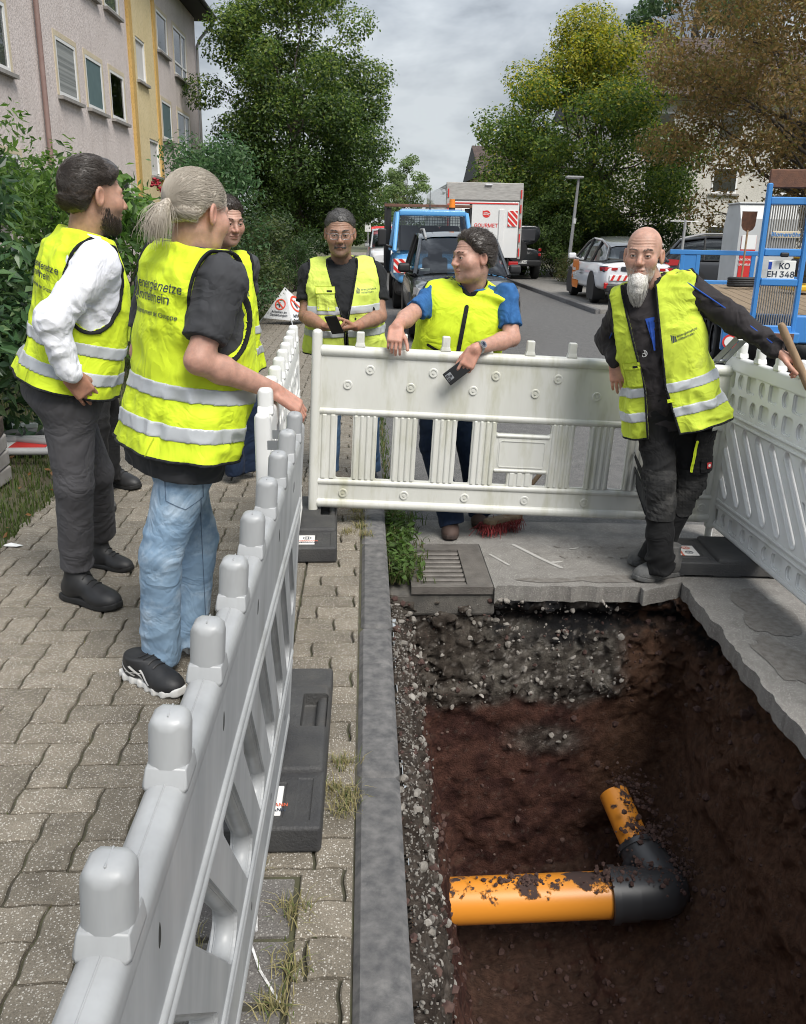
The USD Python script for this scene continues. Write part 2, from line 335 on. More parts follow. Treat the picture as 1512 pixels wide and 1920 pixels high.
# ================================================================== terrain and road
ROADZ, KERBX0, KERBX1 = -0.10, -0.022, 0.112
tag(obj('ground', sheet(sg.box(-300, -300, 300, 900).difference(sg.box(-30, -8, 14, 70)), -0.14), 'ground_far'), kind='structure')
rng = np.random.default_rng(7)
def rough_line(p0, p1, n, amp, seed):
    t = np.linspace(0, 1, n)[:, None]; p = np.asarray(p0, float)*(1-t)+np.asarray(p1, float)*t
    d = unit(np.asarray(p1, float)-np.asarray(p0, float)); nn = np.array([-d[1], d[0]])
    w = (fbm3(np.c_[t[:, 0]*n*0.22, np.zeros(n), np.zeros(n)+seed], 4, seed)-0.5)*2*amp
    w[0] = w[-1] = 0
    return p+nn*w[:, None]
pit_ring = np.vstack([[[KERBX1-0.001, 0.2], [KERBX1-0.001, 4.13]], rough_line((0.20, 4.13), (0.66, 4.13), 14, 0.012, 1), rough_line((0.68, 4.17), (1.42, 4.15), 40, 0.03, 2),
                      rough_line((1.42, 4.10), (1.66, 4.22), 14, 0.03, 3), rough_line((1.655, 4.20), (1.60, 2.60), 80, 0.035, 4), rough_line((1.60, 2.58), (1.63, 0.2), 90, 0.035, 5)])
PIT = sg.Polygon(pit_ring).buffer(0)
near_road = sg.box(KERBX1, -8, 14, 8).difference(PIT).difference(sg.box(KERBX1-1, 4.12, 0.66, 4.80))
# the old grey lane strip beside the kerb that was cut open, then the darker carriageway
old_strip = sg.Polygon([(KERBX1, -8), (2.75, -8), (2.75, 4.0), (2.45, 5.15), (KERBX1, 5.25)])
slab_m = extrude(near_road.intersection(old_strip), 0.085, ROADZ-0.085)
tag(obj('road_slab', slab_m, 'asphalt_old'), kind='structure')
carriage = near_road.difference(old_strip)
carriage = unary_union([carriage, sg.box(KERBX1, 7.99, 14, 20.2), sg.box(8.5, 20.19, 14.2, 21.9), sg.box(KERBX1, 20.19, 5.3, 70)])
tag(obj('road', extrude(carriage, 0.085, ROADZ-0.087), 'asphalt'), kind='structure')
# a patch of gravelly mortar bed in front of the gully and chalky scuffs on the strip
M('scuff', (0.36, 0.35, 0.33), 0.9, (0.30, 0.29, 0.27), 30., space='world')
def blob(cx, cy, rx, ry, rz, seed, n=26, amp=0.35):
    a = np.linspace(0, 2*np.pi, n, endpoint=False); r = 1+amp*(fbm3(np.c_[np.cos(a)*2, np.sin(a)*2, np.full(n, seed*3.7)], 4, seed)-0.5)*2
    q = np.c_[np.cos(a)*r*rx, np.sin(a)*r*ry]; c, s = math.cos(rz), math.sin(rz)
    return sg.Polygon(q@np.array([[c, s], [-s, c]])+[cx, cy]).buffer(0)
M('dirt_road', (0.13, 0.117, 0.103), 0.95, (0.19, 0.178, 0.162), 30., space='world', bump=.5, bscale=200)
dirt_ = unary_union([blob(1.93, 3.80, .13, .30, -.1, 5, 40, .5), blob(1.82, 3.30, .11, .24, .1, 6, 40, .5), blob(1.30, 4.26, .22, .05, 0, 8, 30, .5), blob(.95, 4.24, .16, .035, 0, 9, 30, .5)]+[blob(1.30+.2*math.sin(i*2.4), 4.66+.09*math.cos(i*3.1), .012+.008*math.sin(i), .008, i, 20+i, 10, .4) for i in range(16)]).difference(PIT.buffer(.004))
tag(obj('road_dirt', sheet(dirt_, ROADZ+.003), 'dirt_road'), kind='structure')
tag(obj('road_scuffs', sheet(unary_union([sg.LineString([(.86, 4.78), (.98, 4.55), (1.06, 4.42)]).buffer(.012), sg.LineString([(.70, 4.62), (.78, 4.46)]).buffer(.008), blob(1.05, 4.50, .04, .012, .3, 3), blob(1.2, 4.72, .03, .01, .3, 4)]), ROADZ+.003), 'scuff'), kind='structure')
# right pavement beyond
rp = thing('pavement', kind='structure'); 
obj('surface', extrude(sg.box(5.3, 20.2, 8.5, 70), 0.10, -0.10), 'asphalt_old', rp)
tag(obj('verge', extrude(sg.box(8.5, 21.9, 14.2, 70.2), 0.10, -0.12), 'soil_lawn'), kind='structure')
for k in range(26):
    obj('kerb_stone', bevbox(5.24, 20.7+k, -0.055, 0.12, 0.99, 0.13, 0.012), 'kerb', rp)
# left pavement: bed, kerb stones, pavers
lp = thing('pavement', kind='structure')
obj('paver_bed', extrude(sg.box(-1.99, -1.0, KERBX1-0.03, 70.2), 0.1, -0.114), 'joint_sand', lp)
kb = thing('kerb', kind='structure')
ys = [0.12, 1.24, 2.376, 3.44, 3.49]
ys = [-1.9, -0.85, 0.2, 1.285, 2.376, 3.46] + [4.53+1.07*k for k in range(62)]
krng = random.Random(3)
for a, b in zip(ys[:-1], ys[1:]):
    m = bevbox((KERBX0+KERBX1)/2+krng.uniform(-.003, .003), (a+b)/2, -0.145+krng.uniform(-.004, .004), KERBX1-KERBX0, b-a-0.013, 0.30, 0.016)
    obj('kerb_stone', m, 'kerb', kb)
# small stump of stones and joints handled by the bed; the concrete haunch behind the kerb
obj('kerb_haunch', extrude(sg.box(KERBX1-0.03, -1.0, KERBX1+0.02, 4.1), 0.14, -0.32), 'kerb_face', kb)

# ---- interlocking pavers
PW, WAVE = 0.1228, 0.0055
def warp(q):
    x, y = q[:, 0], q[:, 1]
    return np.c_[x+WAVE*np.sin(2*np.pi*y/PW*1.0+0.6)*0.75, y+WAVE*0.62*np.sin(2*np.pi*x/PW*1.0)]
def paver_mesh(x0, y0, w, d, seed, clip=None):
    g = 0.0046; r = random.Random(seed)
    nx, ny = max(3, int(round(w/PW*5))), max(3, int(round(d/PW*5)))
    a = np.r_[np.c_[np.linspace(x0, x0+w, nx, endpoint=False), np.full(nx, y0)], np.c_[np.full(ny, x0+w), np.linspace(y0, y0+d, ny, endpoint=False)],
              np.c_[np.linspace(x0+w, x0, nx, endpoint=False), np.full(nx, y0+d)], np.c_[np.full(ny, x0), np.linspace(y0+d, y0, ny, endpoint=False)]]
    poly = sg.Polygon(warp(a))
    if clip is not None:
        poly = poly.intersection(clip)
        if poly.is_empty or poly.area < 0.0008: return None
        if poly.geom_type != 'Polygon': poly = max(poly.geoms, key=lambda t: t.area)
    out = poly.buffer(-g, join_style=1, quad_segs=1).simplify(0.0012)
    if out.is_empty or out.geom_type != 'Polygon': return None
    ring = np.array(out.exterior.coords)[:-1]
    if sg.LinearRing(ring).is_ccw is False: ring = ring[::-1]
    inn = np.array(out.buffer(-0.005, join_style=2).exterior.coords)[:-1] if False else None
    c = ring.mean(0); n = len(ring)
    e1 = np.roll(ring, -1, 0)-ring; nn = np.c_[-e1[:, 1], e1[:, 0]]; nn /= np.linalg.norm(nn, axis=1, keepdims=True)+1e-12
    vn = nn+np.roll(nn, 1, 0); vn /= np.linalg.norm(vn, axis=1, keepdims=True)+1e-12
    inner = ring+vn*0.0045
    zt = r.uniform(-0.0025, 0.002); tx, ty = r.uniform(-.008, .008), r.uniform(-.008, .008)
    z = lambda q: zt+(q-c)@np.array([tx, ty])
    V = np.vstack([np.c_[ring, np.full(n, -0.03)], np.c_[ring, z(ring)-0.005], np.c_[inner, z(inner)]])
    i = np.arange(n); j = (i+1) % n; F = []
    for o in (0, n): F += [np.stack([i+o, j+o, j+o+n], 1), np.stack([i+o, j+o+n, i+o+n], 1)]
    import mapbox_earcut
    tf = np.asarray(mapbox_earcut.triangulate_float64(inner, np.array([n], np.uint32))).reshape(-1, 3).astype(int)
    tri = tf+2*n; q = V[tri]; flip = np.cross(q[:, 1]-q[:, 0], q[:, 2]-q[:, 0])[:, 2] < 0; tri[flip] = tri[flip][:, ::-1]
    # earcut keeps the ring's order of points
    return trimesh.Trimesh(V, np.vstack(F+[tri]), process=False)
cells = []
XL, XS = -1.97, -0.30
zone = sg.box(XL, -0.5, XS, 40)
for j in range(-6, 170):
    for i in range(-19, 0):
        m = (i-j) % 4
        if m == 0: cells.append((XS+i*PW, j*PW, 2*PW, PW, zone))
        elif m == 3: cells.append((XS+i*PW, j*PW, PW, 2*PW, zone))
zone2 = sg.box(XS, -0.5, KERBX0-0.004, 40)
slabs = sg.box(-0.46, 1.26, -0.172, 1.94)
for j in range(0, 170):
    off = (j*2 % 3)*PW*0.66
    for i in range(-3, 3): cells.append((XS+i*2*PW+off, j*PW, 2*PW, PW, zone2))
order = []
for k, (x, y, w, d, zn) in enumerate(cells):
    zz = zn.difference(slabs)
    if not zz.intersects(sg.box(x-.02, y-.02, x+w+.02, y+d+.02)): continue
    order.append((math.hypot(x+0.9, max(0, y-1.0)), k, (x, y, w, d, zz)))
order.sort()
cnt, rest = 0, []
for dist, k, (x, y, w, d, zz) in order:
    far = y > 9
    if y < 0.9 and x > -0.3: pass
    inside = sg.box(x-.03, y-.03, x+w+.03, y+d+.03).within(zz)
    m = paver_mesh(x, y, w, d, k, None if inside else zz)
    if m is None: continue
    uv = None
    c = m.centroid; q = c-EYE; dep = q@FW; u = 756+1650*(q@IX)/max(dep, .01); v = 960-1650*(q@IU)/max(dep, .01)
    seen = dep > 0.2 and -60 < u < 1500 and v < 1990
    if seen and cnt < 298:
        obj('paver', m, 'paver', lp); cnt += 1
    elif seen or y < 6: rest.append(m)
    elif far: rest.append(m)
tag(obj('far_pavers', cat_(rest), 'paver', lp), kind='stuff')
obj('far_surface', extrude(sg.box(XL, 20.75, KERBX0-.004, 70.2), .012, -.012), 'paver', lp)
for k, (a, b) in enumerate(((1.275, 1.518), (1.533, 1.715), (1.725, 1.93))):
    obj('flat_slab', bevbox(-0.178-0.14, (a+b)/2, -0.022, 0.27, b-a-0.008, 0.04, 0.004), 'slab', lp)
# chalk and paint marks on the slabs
M('paint_white', (0.62, 0.61, 0.59), 0.9, (0.35, 0.34, 0.33), 60., space='world', contrast=(0.45, 0.6))
pm = sheet(unary_union([blob(-0.31, 1.64, 0.03, 0.045, 0.1, 3), sg.LineString([(-0.27, 1.70), (-0.24, 1.62), (-0.186, 1.53)]).buffer(0.003), sg.LineString([(-0.285, 1.93), (-0.262, 1.74)]).buffer(0.0035)]), 0.002)
obj('paint_mark', pm, 'paint_white', lp)

# ================================================================== the pit
def pit_air(p):
    """Negative inside the dug-out space, with the uneven faces of the dig."""
    x, y, z = p.T
    big = (fbm3(p*np.array([3.2, 3.2, 3.8]), 4, 11)-0.5)
    mid = (fbm3(p*11.0, 4, 17)-0.5)
    fin = (fbm3(p*42.0, 3, 23)-0.5)
    zz = np.clip((-0.1-z)/1.6, 0, 1.2)
    gravel = np.clip((z+0.78)/0.1, 0, 1)
    xl = 0.155+0.04*np.clip((zz-0.05)*6, 0, 1)+0.27*zz**1.15+0.05*big
    undercut = 0.10*np.exp(-((z+0.30)/0.10)**2)
    xr = 1.72+undercut-0.06*np.clip(zz-0.35, 0, 1)-0.04*zz+0.12*big
    yf = 4.17+0.10*np.exp(-((z+0.30)/0.05)**2)*(x > 0.65)-0.05*zz-0.14*np.clip(zz-0.5, 0, 1)+0.10*big
    zf = -1.86+0.58*np.clip((x-1.0)/0.70, 0, 1)**1.5+0.16*np.clip((y-3.3)/0.9, 0, 1)*np.clip((x-0.7)/0.5, 0, 1)+0.10*big+0.06*np.clip((2.6-y)/1.4, 0, 1)
    d = np.maximum.reduce([xl-x, x-xr, y-yf, zf-z, 0.35-y])
    cr = smax(smax(xl-x, x-xr, 0.10), smax(y-yf, zf-z, 0.07), 0.09)
    cr = np.maximum(cr, 0.35-y)
    cob = noise3(p*23.0, 41); cob = np.maximum(0, cob-.62)*.16
    return cr+0.085*mid+0.042*fin*(0.6+1.1*gravel)+cob*gravel*(y > 3.6)
def earth(p):
    d = -pit_air(p)
    return np.maximum(d, p[:, 2]-np.where(p[:, 0] < 0.17, -0.15, -0.182))
pv, pf = surface(earth, (0.02, 0.22, -2.2), (2.15, 4.62, -0.10), 0.0150, band=3.0)
# keep only the face of the dig
fc = pv[pf].mean(1); keep = (pit_air(fc) < 0.05) & (fc[:, 2] > -2.15) & (fc[:, 0] < 2.1) & (fc[:, 1] < 4.58) & (fc[:, 1] > 0.24) & (fc[:, 0] > 0.03)
pm_ = trimesh.Trimesh(pv, pf[keep], process=False); pm_.remove_unreferenced_vertices()
pv = np.array(pm_.vertices)
def mixc(a, b, t): return np.asarray(a)[None]*(1-t[:, None])+np.asarray(b)[None]*t[:, None]
def ss(x, a, b): t = np.clip((x-a)/(b-a), 0, 1); return t*t*(3-2*t)
wob = (fbm3(pv*4.0, 4, 31)-0.5)*0.5; wob2 = fbm3(pv*14.0, 4, 33)-0.5; spk = noise3(pv*95.0, 5)
col = mixc((0.046, 0.020, 0.0165), (0.085, 0.039, 0.029), ss(wob2, -.12, .12))                     # red-brown volcanic fill
col = col*(1-ss(pv[:, 0]+wob*.6, 1.05, 1.5)[:, None]*0.75)+np.array([0.135, 0.075, 0.046])*ss(pv[:, 0]+wob*.6, 1.05, 1.5)[:, None]*0.75   # browner loam on the right
far_wall = ss(pv[:, 1], 3.75, 3.95)
gz = pv[:, 2]+wob*0.55
grey = far_wall*ss(gz, -0.80, -0.70)*(1-ss(pv[:, 0]+wob*.3, 1.28, 1.42))
lens = far_wall*np.exp(-(((pv[:, 0]-0.98)/0.20)**2+((pv[:, 2]+0.98)/0.09)**2)**2)
grey = np.maximum(grey, lens*0.8)
left = (1-ss(pv[:, 0], 0.30, 0.42))
grey = np.maximum(grey, left*ss(gz, -0.62, -0.45)*0.9)
spk2 = noise3(pv*38.0, 8); stone_c = mixc((0.055, 0.047, 0.040), (0.15, 0.135, 0.115), ss(wob2+.35*(spk2-.5), -.14, .16))
stone_c = stone_c*(1-ss(spk, .74, .82)[:, None])+np.array([0.30, 0.28, 0.255])*ss(spk, .74, .82)[:, None]
chalk = ss(wob+.25*wob2, .02, .16)*ss(pv[:, 0], .75, .9)*.55; stone_c = stone_c*(1-chalk[:, None])+np.array([.24, .225, .205])*chalk[:, None]
brn = 1-ss(pv[:, 0]+wob*.5, .45, .75); stone_c = stone_c*(1-.55*brn[:, None])+np.array([.06, .046, .036])*.55*brn[:, None]
col = col*(1-grey[:, None])+stone_c*grey[:, None]
bit = far_wall*ss(gz, -0.46, -0.36)*(1-ss(gz, -0.19, -0.15))*ss(wob2+wob*.5, -0.20, -0.04)*ss(pv[:, 0], 0.62, 0.70)
col = col*(1-bit[:, None])+np.array([0.013, 0.013, 0.014])*bit[:, None]
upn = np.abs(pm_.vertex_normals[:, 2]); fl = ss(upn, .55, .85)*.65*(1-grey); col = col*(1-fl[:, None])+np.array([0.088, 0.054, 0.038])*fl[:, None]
lump = ss(spk, .82, .88)*0.35; col = col*(1-lump[:, None])+np.array([0.16, 0.13, 0.11])*lump[:, None]
M('earth', (0.7, 0.7, 0.7), 0.95, (1.3, 1.3, 1.3), 30.0, space='world', tint=True, bump=1.0, bscale=85, bdetail=12.0, brough=.74, bdist=0.03, spec=0.15)
pit = thing('excavation_pit', kind='structure')
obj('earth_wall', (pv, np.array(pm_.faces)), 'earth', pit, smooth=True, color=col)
# asphalt edge and gully concrete seen at the far side
obj('asphalt_edge', extrude(sg.Polygon([(0.68, 4.19), (1.66, 4.25), (1.70, 4.6), (0.68, 4.6)]), 0.05, -0.235), 'bitumen', pit)
obj('gully_block', rbox(0.395, 4.485, -0.203, 0.55, 0.655, 0.13, 0.02), 'kerb_face', pit)
# stones in the gravel layers
def stone_mesh(r, seed, flat=0.7):
    g = np.random.default_rng(seed); m = trimesh.creation.icosphere(1, 1.0); v = m.vertices
    for _ in range(9):
        n = unit(g.normal(size=3)); h = g.uniform(0.48, 0.82); dd = v@n; v = v-np.maximum(dd-h, 0)[:, None]*n
    v = v*np.array([1, g.uniform(.65, .95), g.uniform(flat*.7, flat)])*r
    return trimesh.Trimesh(v@Rot.random(random_state=int(g.integers(1e9))).as_matrix().T, m.faces, process=False)
nv = trimesh.Trimesh(pv, np.array(pm_.faces), process=False).vertex_normals
g = np.random.default_rng(5)
pick = g.permutation(len(pv)); small, n_st = [], 0
for k in pick:
    w = grey[k]*1.0 + 0.035*(1-grey[k])
    if g.random() > w*0.06: continue
    r = 0.0035+0.020*g.random()**4.2*(1.15 if grey[k] > .5 else 0.8)
    m = stone_mesh(r, int(k)); m.apply_translation(pv[k]+nv[k]*r*0.15)
    if r > 0.0095 and n_st < 150: obj('stone', m, 'stone' if grey[k] > .3 else 'stone_brown', pit); n_st += 1
    else: small.append((m, grey[k] > .3))
tag(obj('gravel', cat_([m for m, s in small if s]), 'stone', pit), kind='stuff')
tag(obj('crumbs', cat_([m for m, s in small if not s]), 'stone_brown', pit), kind='stuff')
cr_ = []
flat_ = np.where(nv[:, 2]*(-1) < -.35)[0] if (nv[:, 2] > 0).mean() > .3 else np.where(nv[:, 2] < -.35)[0]
for k in g.choice(flat_, 4800):
    r = 0.003+0.020*g.random()**5; m = trimesh.creation.icosahedron(); m.vertices = m.vertices*r*g.uniform(.6, 1.1, 3)+g.normal(size=(12, 3))*r*.12; m.apply_translation(pv[k]+[0, 0, r*.3]); cr_.append(m)
tag(obj('crumbs', cat_(cr_), 'crumb', pit), kind='stuff')
# broken clods under the right-hand slab edge
for k in range(34):
    y = g.uniform(1.9, 4.05); r = g.uniform(0.02, 0.06)
    m = stone_mesh(r, 900+k, 0.8); m.apply_translation([1.735+g.uniform(-.04, .06), y, -0.22-g.uniform(0, .30)])
    obj('clod', m, 'crumb', pit)
# loose gravel bank between kerb and pit
bank = []
for k in range(1000):
    y = g.uniform(1.3, 4.0); x = KERBX1+0.012+abs(g.normal())*0.05; r = g.uniform(.0018, .0068)*(1.7 if g.random() < .06 else 1)
    m = stone_mesh(r, 3000+k); m.apply_translation([x, y, -0.135-max(0, x-0.16)*2.0+g.uniform(-.012, .006)]); bank.append(m)
tag(obj('gravel', cat_(bank), 'stone', pit), kind='stuff')

# ================================================================== gully grate
grate = thing('drain_grate', 'iron gully grate with long slots set in the road beside the kerb', 'drain grate')
gx0, gx1, gy0, gy1 = 0.235, 0.655, 4.145, 4.785
fr = sg.box(gx0, gy0, gx1, gy1); hole = sg.box(gx0+.05, gy0+.035, gx1-.13, gy1-.09)
obj('frame', extrude(fr.difference(hole), 0.04, -0.138), 'iron', grate)
obj('sump', box((gx0+gx1)/2, (gy0+gy1)/2+.02, -0.16, .38, .5, 0.02), 'black', grate)
nb = 8
for k in range(nb):
    y = gy0+.035+(k+0.5)*(gy1-.09-gy0-.035)/nb
    obj('bar', bevbox((gx0+.05+gx1-.13)/2, y, -0.125, gx1-gx0-.178, 0.034, 0.04, 0.006), 'iron', grate)

# ================================================================== pipes in the pit
M('pipe_orange', (0.62, 0.235, 0.028), 0.38, (0.56, 0.20, 0.024), 5.0, bump=0.1, bscale=40)
def dirty(name, base, dirt, lo, hi, rough):
    n = {'g': ('geometry', {}), 'n': ('noise_texture', {'scale': 10.0, 'detail': 7.0, 'roughness': 0.62}), 'sx': ('separate_xyz', {}),
         'k': ('math', {'math_type': 'multiply_add', 'value2': 0.34}), 'r': ('rgb_ramp', {'ramp': [(lo, (0, 0, 0)), (hi, (1, 1, 1))]}), 'm': ('mix', {'mix_type': 'mix', 'color1': base, 'color2': dirt}),
         'ro': ('map_range', {'from_min': 0., 'from_max': 1., 'to_min': rough, 'to_max': 0.95}), 'p': ('principled_bsdf', {}), 'b': ('bump', {'strength': 0.5, 'distance': 0.01})}
    l = [('g.position', 'n.vector'), ('g.normal', 'sx.vector'), ('sx.z', 'k.value1'), ('n.fac', 'k.value3'), ('k.value', 'r.fac'), ('r.color', 'm.fac'), ('m.color', 'p.base_color'), ('r.color', 'ro.value'), ('ro.result', 'p.roughness'), ('r.color', 'b.height'), ('b.normal', 'p.normal')]
    MATS[name] = usdkit.material(stage, f'/World/Looks/{name}', n, l, surface='p.BSDF')
dirty('pipe_dirty', (0.66, 0.25, 0.028), (0.05, 0.03, 0.026), 0.80, 0.84, 0.36)
dirty('elbow_dirty', (0.03, 0.031, 0.034), (0.062, 0.036, 0.032), 0.87, 0.92, 0.42)
dp = thing('drain_pipe', 'orange plastic drain pipe with a black elbow lying across the bottom of the pit', 'pipe')
R_ = 0.109; A = at(850, 1690, y=3.45); B = at(1142, 1678, y=3.43); E1 = at(1205, 1668, y=3.44)
A0 = A-(B-A)*0.45
obj('pipe', cyl(A0, B+unit(B-A)*.02, R_, n=48), 'pipe_dirty', dp, smooth=30)
ax = unit(B-A); out = unit(at(1158, 1500, z=-1.20)-at(1215, 1600, z=-1.30))
# elbow: sockets and a swept bend
s0 = B-ax*0.0; s1 = B+ax*0.13
obj('socket', cat_([cyl(s0, s0+ax*.035, R_+.026, n=48), cyl(s0+ax*.03, s1, R_+.017, n=48)]), 'elbow_dirty', dp, smooth=30)
end = at(1151, 1488, z=-1.20); dirn = unit(end-at(1197, 1590, z=-1.33))
c1 = s1+ax*0.20; q1 = at(1197, 1592, z=-1.33)
t = np.linspace(0, 1, 14)[:, None]
bend = (1-t)**3*s1+3*(1-t)**2*t*(s1+ax*.20)+3*(1-t)*t**2*(q1-dirn*.24+np.array([0.05, 0, 0]))+t**3*(q1-dirn*.03)
obj('elbow', tube(np.vstack([s1-ax*.01, bend]), R_+.010, 40), 'elbow_dirty', dp, smooth=40)
obj('socket', cat_([cyl(q1-dirn*.085, q1+dirn*.02, R_*.86, n=40), cyl(q1-dirn*.0, q1+dirn*.026, R_*.94, n=40)]), 'elbow_dirty', dp, smooth=30)
obj('branch_pipe', cyl(q1, end, R_*.70, R_*.70, n=40), 'pipe_dirty', dp, smooth=30)

# soil lying on the fittings and against the branch
g = np.random.default_rng(15); sl = []
for c, s_, n_ in ((bend[9]+[0, 0, R_*.95], (.075, .075, .012), 260), (q1+[.05, .02, R_*.75], (.07, .05, .02), 240), (end+[.09, -.02, .02], (.05, .09, .05), 260), (B+[.02, -.01, R_+.016], (.06, .03, .004), 90), (A+(B-A)*.45+[0, -.01, R_+.002], (.10, .022, .003), 120)):
    for k in range(n_):
        r = .004+.014*g.random()**2.5; m = trimesh.creation.icosahedron(); m.vertices = m.vertices*r*g.uniform(.6, 1.1, 3)+g.normal(size=(12, 3))*r*.12; m.apply_translation(c+g.normal(size=3)*np.array(s_)); sl.append(m)
tag(obj('soil_crumbs', cat_(sl), 'crumb', pit), kind='stuff')

# ================================================================== buildings
def plaster(name, a, b_, stain, streak=0.5):
    n = {'g': ('geometry', {}), 'n': ('noise_texture', {'scale': 1.4, 'detail': 6.0, 'roughness': 0.6}), 'r': ('rgb_ramp', {'ramp': [(.35, a), (.68, b_)]}), 'mp': ('mapping', {'scale': (2.2, 2.2, 0.25)}), 's': ('noise_texture', {'scale': 1.6, 'detail': 6.0, 'roughness': 0.7}),
         'sr': ('rgb_ramp', {'ramp': [(.52, (0, 0, 0)), (.80, (streak, streak, streak))]}), 'm': ('mix', {'mix_type': 'mix', 'color2': stain}), 'f': ('noise_texture', {'scale': 34.0, 'detail': 4.0}), 'mpf': ('mapping', {'scale': (1, 1, .45)}), 'bp': ('bump', {'strength': .7, 'distance': .03}),
         'fr': ('rgb_ramp', {'ramp': [(.33, (.80, .80, .80)), (.5, (1, 1, 1))]}), 'mm': ('mix', {'mix_type': 'multiply', 'fac': 1.0}), 'p': ('principled_bsdf', {'roughness': .92, 'specular_ior_level': .2})}
    l = [('g.position', 'n.vector'), ('n.fac', 'r.fac'), ('g.position', 'mp.vector'), ('mp.vector', 's.vector'), ('s.fac', 'sr.fac'), ('r.color', 'm.color1'), ('sr.color', 'm.fac'), ('g.position', 'mpf.vector'), ('mpf.vector', 'f.vector'), ('f.fac', 'bp.height'), ('bp.normal', 'p.normal'),
         ('f.fac', 'fr.fac'), ('m.color', 'mm.color1'), ('fr.color', 'mm.color2'), ('mm.color', 'p.base_color')]
    MATS[name] = usdkit.material(stage, f'/World/Looks/{name}', n, l, surface='p.BSDF')
plaster('plaster_pink', (0.60, 0.53, 0.50), (0.66, 0.59, 0.56), (0.42, 0.35, 0.33)); plaster('plaster_ochre', (0.66, 0.54, 0.31), (0.70, 0.58, 0.35), (0.52, 0.41, 0.23), .3); plaster('plaster_gold', (0.52, 0.34, 0.12), (0.56, 0.37, 0.14), (0.32, 0.20, 0.06), .3)
plaster('plaster_white', (0.50, 0.48, 0.43), (0.56, 0.54, 0.49), (0.34, 0.32, 0.28), .4); plaster('plaster_yellow', (0.56, 0.47, 0.27), (0.60, 0.51, 0.31), (0.42, 0.35, 0.2), .3)
M('frame_white', (0.72, 0.72, 0.71), 0.35); M('cream', (0.58, 0.50, 0.36), 0.7, (0.52, 0.44, 0.31), 2.0); M('sill_grey', (0.22, 0.205, 0.19), 0.8, (0.28, 0.265, 0.25), 5.0, space='world'); M('blind_teal', (0.085, 0.135, 0.14), 0.6, (0.10, 0.155, 0.16), 3.0); M('interior', (0.03, 0.03, 0.03), 0.9)
M('curtain', (0.62, 0.60, 0.57), 0.9, (0.45, 0.44, 0.42), 3.0, stretch=(1, 14, .5)); M('roof_dark', (0.02, 0.019, 0.018), 0.8); M('tile_brown', (0.085, 0.06, 0.05), 0.85, (0.055, 0.04, 0.036), 3.0, space='world', rnd=.2); M('pipe_brown', (0.21, 0.135, 0.12), 0.55, (0.25, 0.17, 0.15), 3.0); M('zinc', (0.33, 0.33, 0.33), 0.5, (0.26, 0.26, 0.26), 3.0)
clearmat_done = {}
MATS['glass'] = usdkit.material(stage, '/World/Looks/glass', {'t': ('transparent_bsdf', {'color': (0.88, 0.91, 0.91)}), 'g': ('glossy_bsdf', {'roughness': 0.02, 'color': (0.95, 0.95, 0.95)}), 'f': ('fresnel', {'IOR': 1.7}), 'm': ('mix_closure', {})},
    [('f.fac', 'm.fac'), ('t.BSDF', 'm.closure1'), ('g.BSDF', 'm.closure2')], surface='m.closure')
def add_window(par, y0, y1, z0, z1, x, back='curtain', sash=1, tilt=False, surround='cream', face=1, split=False, axis='x', low=0.0):
    """A window in a wall facing face along an axis; y runs along the wall."""
    def P3(a, bq, c):
        return (a, bq, c) if axis == 'x' else (bq, a, c)
    def bxw(a0, a1, b0, b1, c0, c1):
        p, q = P3(a0, b0, c0), P3(a1, b1, c1); lo = np.minimum(p, q); hi = np.maximum(p, q); m = trimesh.creation.box(hi-lo); m.apply_translation((lo+hi)/2); return m
    s = face; w = UsdGeom.Xform.Define(stage, fresh(path_of(par), 'window')).GetPrim(); t = 0.075
    if surround:
        e = .12; obj('surround', cat_([bxw(x, x+s*.016, y0-e, y1+e, z1, z1+e), bxw(x, x+s*.016, y0-e, y0, z0, z1), bxw(x, x+s*.016, y1, y1+e, z0, z1)]), surround, w)
    obj('frame', cat_([bxw(x-s*.05, x+s*.012, y0, y0+t, z0, z1), bxw(x-s*.05, x+s*.012, y1-t, y1, z0, z1), bxw(x-s*.05, x+s*.012, y0+t, y1-t, z0, z0+t*1.3), bxw(x-s*.05, x+s*.012, y0+t, y1-t, z1-t, z1)]+
        ([bxw(x-s*.05, x+s*.012, y0+(y1-y0)*.62, y0+(y1-y0)*.62+.08, z0+t*1.3, z1-t)] if sash == 2 else [])+([bxw(x-s*.05, x+s*.013, y0+t, y1-t, z0+low, z0+low+.07)] if low else [])), 'frame_white', w)
    obj('sill', bxw(x, x+s*.13, y0-.12, y1+.12, z0-.09, z0-.012), 'sill_grey', w)
    xs = x-s*.02
    q = np.array([P3(xs, a_, c_) for a_, c_ in ((y0+t, z0+t), (y1-t, z0+t), (y1-t, z1-t), (y0+t, z1-t))]); pane = trimesh.Trimesh(q, [[0, 1, 2], [0, 2, 3]], process=False)
    if pane.face_normals[0]@np.array(P3(s, 0, 0), float) < 0: pane.invert()
    if tilt:
        R = rot_axis([0, 1, 0], s*-.09); c = np.array([xs, 0, z0]); pane.vertices = (pane.vertices-c)@R[:3, :3].T+c+[-s*.02, 0, 0]
    obj('pane', pane, 'glass', w)
    if back: o_ = .012 if 'blind' in back else .045; obj('blind' if 'blind' in back else 'curtain', bxw(x-s*o_, x-s*(o_-.004), y0+t+.002, y1-t-.002, z0+t*1.3, z1-t), back, w)
    return w
H1 = thing('apartment_building', 'pink roughcast apartment building with an ochre stair strip on the left', 'building')
FX = -7.3
